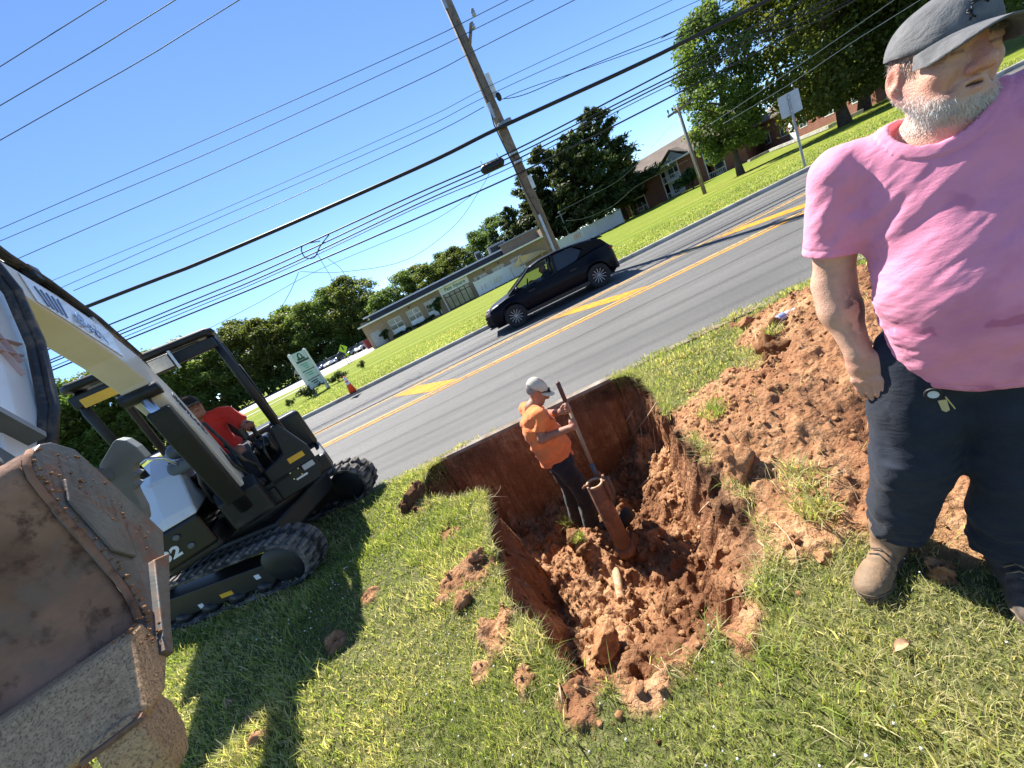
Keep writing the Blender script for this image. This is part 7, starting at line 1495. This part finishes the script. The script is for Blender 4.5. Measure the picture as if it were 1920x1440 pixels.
clod(1400, 612, .075, 'reddish clod alone on the grass left of the bottle', .25, 1, (1, 1, .8)); clod(1445, 640, .11, 'long clod in front of the plastic bottle', .35, 3, (1.5, .7, .6)); clod(1455, 660, .085, 'clod of dark turf soil at the top of the spoil heap', .7, 2, (1.2, 1, .7)); clod(280, 1405, .09, 'dark clod on the grass under the bucket teeth', .6, 5, (1.2, .9, .7)); clod(1770, 1085, .055, 'flat clod between the boots of the man in pink', .3, 6, (1.3, .8, .5)); clod(870, 1130, .06, 'clod on the left lip of the pit with straw beside it', .1, 7); clod(895, 1045, .05, 'clod on the grass spur above the left wall', .1, 0); clod(1545, 1050, .03, 'small clod in front of the lit boot', .1, 1)
# tufts of turf fallen into the pit
def tuft(px, py, n, spread, ln, label, up=.06, dryp=.3):
    p = on_ground(px, py); x = p[0]+np.clip(rng.normal(0, spread, n), -1.5*spread, 1.5*spread); y = p[1]+np.clip(rng.normal(0, spread, n), -1.5*spread, 1.5*spread); o = blades('grass_tuft', x, y, np.full(n, p[2]+up), ln*(.5+rng.random(n)), np.full(n, .006), .4+.5*rng.random(n), (rng.random(n) < dryp)*.8, .95); return tag(o, label, 'grass tuft')
tuft(1073, 992, 260, .045, .09, 'green turf tuft on a clod in front of the man in orange', .10); tuft(1093, 1020, 140, .035, .06, 'smaller turf tuft left of the clay pipe', .08); tuft(985, 1215, 220, .06, .09, 'pale dry tuft at the near left edge of the pit', .02, .8); tuft(1500, 905, 160, .06, .10, 'half buried dry tuft on the spoil heap near the knee of the man in pink', .02, .75); tuft(1530, 960, 200, .05, .09, 'withered tuft beside the lit boot', .02, .7); tuft(1455, 630, 160, .04, .07, 'turf tuft on the heap beside the plastic bottle', .05, .5); tuft(1340, 770, 240, .06, .07, 'green tuft at the edge of the spoil heap right of the pit', .0, .1)
# roots and sticks
ROOT = pmat('pale_root', (.50, .34, .20), .8, var=.25, scale=20); 
def root(pts, r, label, nm='root', dz=.012, cat='root'):
    P = [on_ground(*q)+np.array([-.01, -.02, dz]) for q in pts]; o = MB().tube(P, [r*(1-.5*i/len(P)) for i in range(len(P))], 6).build(nm, ROOT, None, True); return tag(o, label, cat)
root([(1232, 755), (1215, 780), (1195, 805), (1180, 825)], .008, 'long thin root hanging across the right wall of the pit'); root([(1187, 770), (1178, 785), (1168, 797)], .009, 'short root sticking out of the right wall near the corner'); root([(1218, 895), (1205, 908), (1192, 918)], .010, 'root lying at the foot of the right wall'); root([(1330, 940), (1315, 955), (1300, 975)], .006, 'thin root on the slope right of the pit floor')
root([(1040, 1235), (1050, 1258), (1055, 1285), (1060, 1315)], .006, 'pale bent stick at the near end of the pit', 'stick', .02, 'stick'); root([(1450, 975), (1475, 1000), (1490, 1030), (1492, 1060)], .003, 'thin straw coloured root curving over the heap near the boot', dz=.01); root([(1420, 1010), (1440, 1030), (1455, 1035)], .004, 'short root above the near right corner of the pit')
p0_ = on_ground(905, 935); o = MB().tube([p0_+[0, 0, .0], p0_+[.10, -.02, -.02], p0_+[.20, -.05, -.06]], [.004, .003, .001], 5).tube([p0_+[.10, -.02, -.02], p0_+[.16, .02, -.01], p0_+[.19, .03, .02]], [.003, .002, .001], 5).build('twig', ROOT, None, True); tag(o, 'forked twig sticking out over the pit from the grass corner', 'twig')
mb = MB()
for (q0, q1, q2) in (((1185, 775), (1188, 800), (1183, 830)), ((1200, 790), (1204, 820), (1202, 850)), ((1215, 775), (1218, 800), (1216, 835)), ((1170, 790), (1174, 815), (1172, 845)), ((1225, 800), (1228, 830), (1230, 855)), ((1165, 850), (1175, 865), (1170, 880))):
    P = [on_ground(*q)+np.array([-.012, -.02, .0]) for q in (q0, q1, q2)]; mb.tube(P, [.005, .004, .0015], 5)
tag(mb.build('fine_roots', ROOT, None, True), 'fine rootlets hanging from the right wall of the pit', 'roots', kind='stuff')
# dry leaf in the grass
lp = on_ground(1690, 1225); g = [lp+np.array([.055*(u-.5)*1.2+.01*v, .03*(v-.5)*(1-abs(2*u-1)**2), .018+.02*abs(v-.5)+.015*math.sin(3*u)]) for u in np.linspace(0, 1, 7) for v in np.linspace(0, 1, 4)]
o = MB().add(g, [[i*4+j, (i+1)*4+j, (i+1)*4+j+1, i*4+j+1] for i in range(6) for j in range(3)]).build('dry_leaf', pmat('dry_leaf_brown', (.42, .25, .13), .8, var=.3, scale=60), None, True); tag(o, 'curled dry brown leaf in the grass below the boots', 'leaf')
# crumpled plastic bottle
k = NT('clear_plastic'); gl = k.n('ShaderNodeBsdfGlass'); gl.inputs['IOR'].default_value = 1.25; gl.inputs['Roughness'].default_value = .12; df = k.n('ShaderNodeBsdfDiffuse'); df.inputs[0].default_value = (.75, .8, .84, 1); mx = k.n('ShaderNodeMixShader'); mx.inputs[0].default_value = .45; k.l(gl.outputs[0], mx.inputs[1]); k.l(df.outputs[0], mx.inputs[2]); k.l(mx.outputs[0], k.out.inputs[0]); PLAS = k.m
bp = on_ground(1470, 602); e = empty('plastic_bottle', tuple(bp+np.array([0, 0, .045])), R(8)); tag(e, 'crumpled clear plastic bottle lying on the grass by the heap', 'bottle'); rings = []
for i in range(22):
    t_ = i/21; r_ = np.interp(t_, [0, .04, .1, .7, .86, .92, 1], [.010, .030, .033, .033, .022, .013, .013])*(1+.07*math.sin(i*2.1)); rings.append([(-.12+.24*t_, r_*math.cos(a)*(1+.1*math.sin(3*a+i)), r_*math.sin(a)*(.8+.1*math.sin(2*a+i*.7))) for a in np.linspace(0, 2*math.pi, 17)[:-1]])
MB().loft(rings).build('bottle_body', PLAS, e, True); MB().cyl((.12, 0, 0), (.137, 0, 0), .0155, 14).build('bottle_cap', pmat('white_cap_plastic', (.7, .7, .72), .4), e, True); MB().lathe([(.0335, -.035), (.0345, -.033), (.0345, .03), (.0335, .032)], 18, (-.02, 0, 0), (1, 0, 0)).build('bottle_label', pmat('blue_label', (.25, .32, .62), .5), e, True)
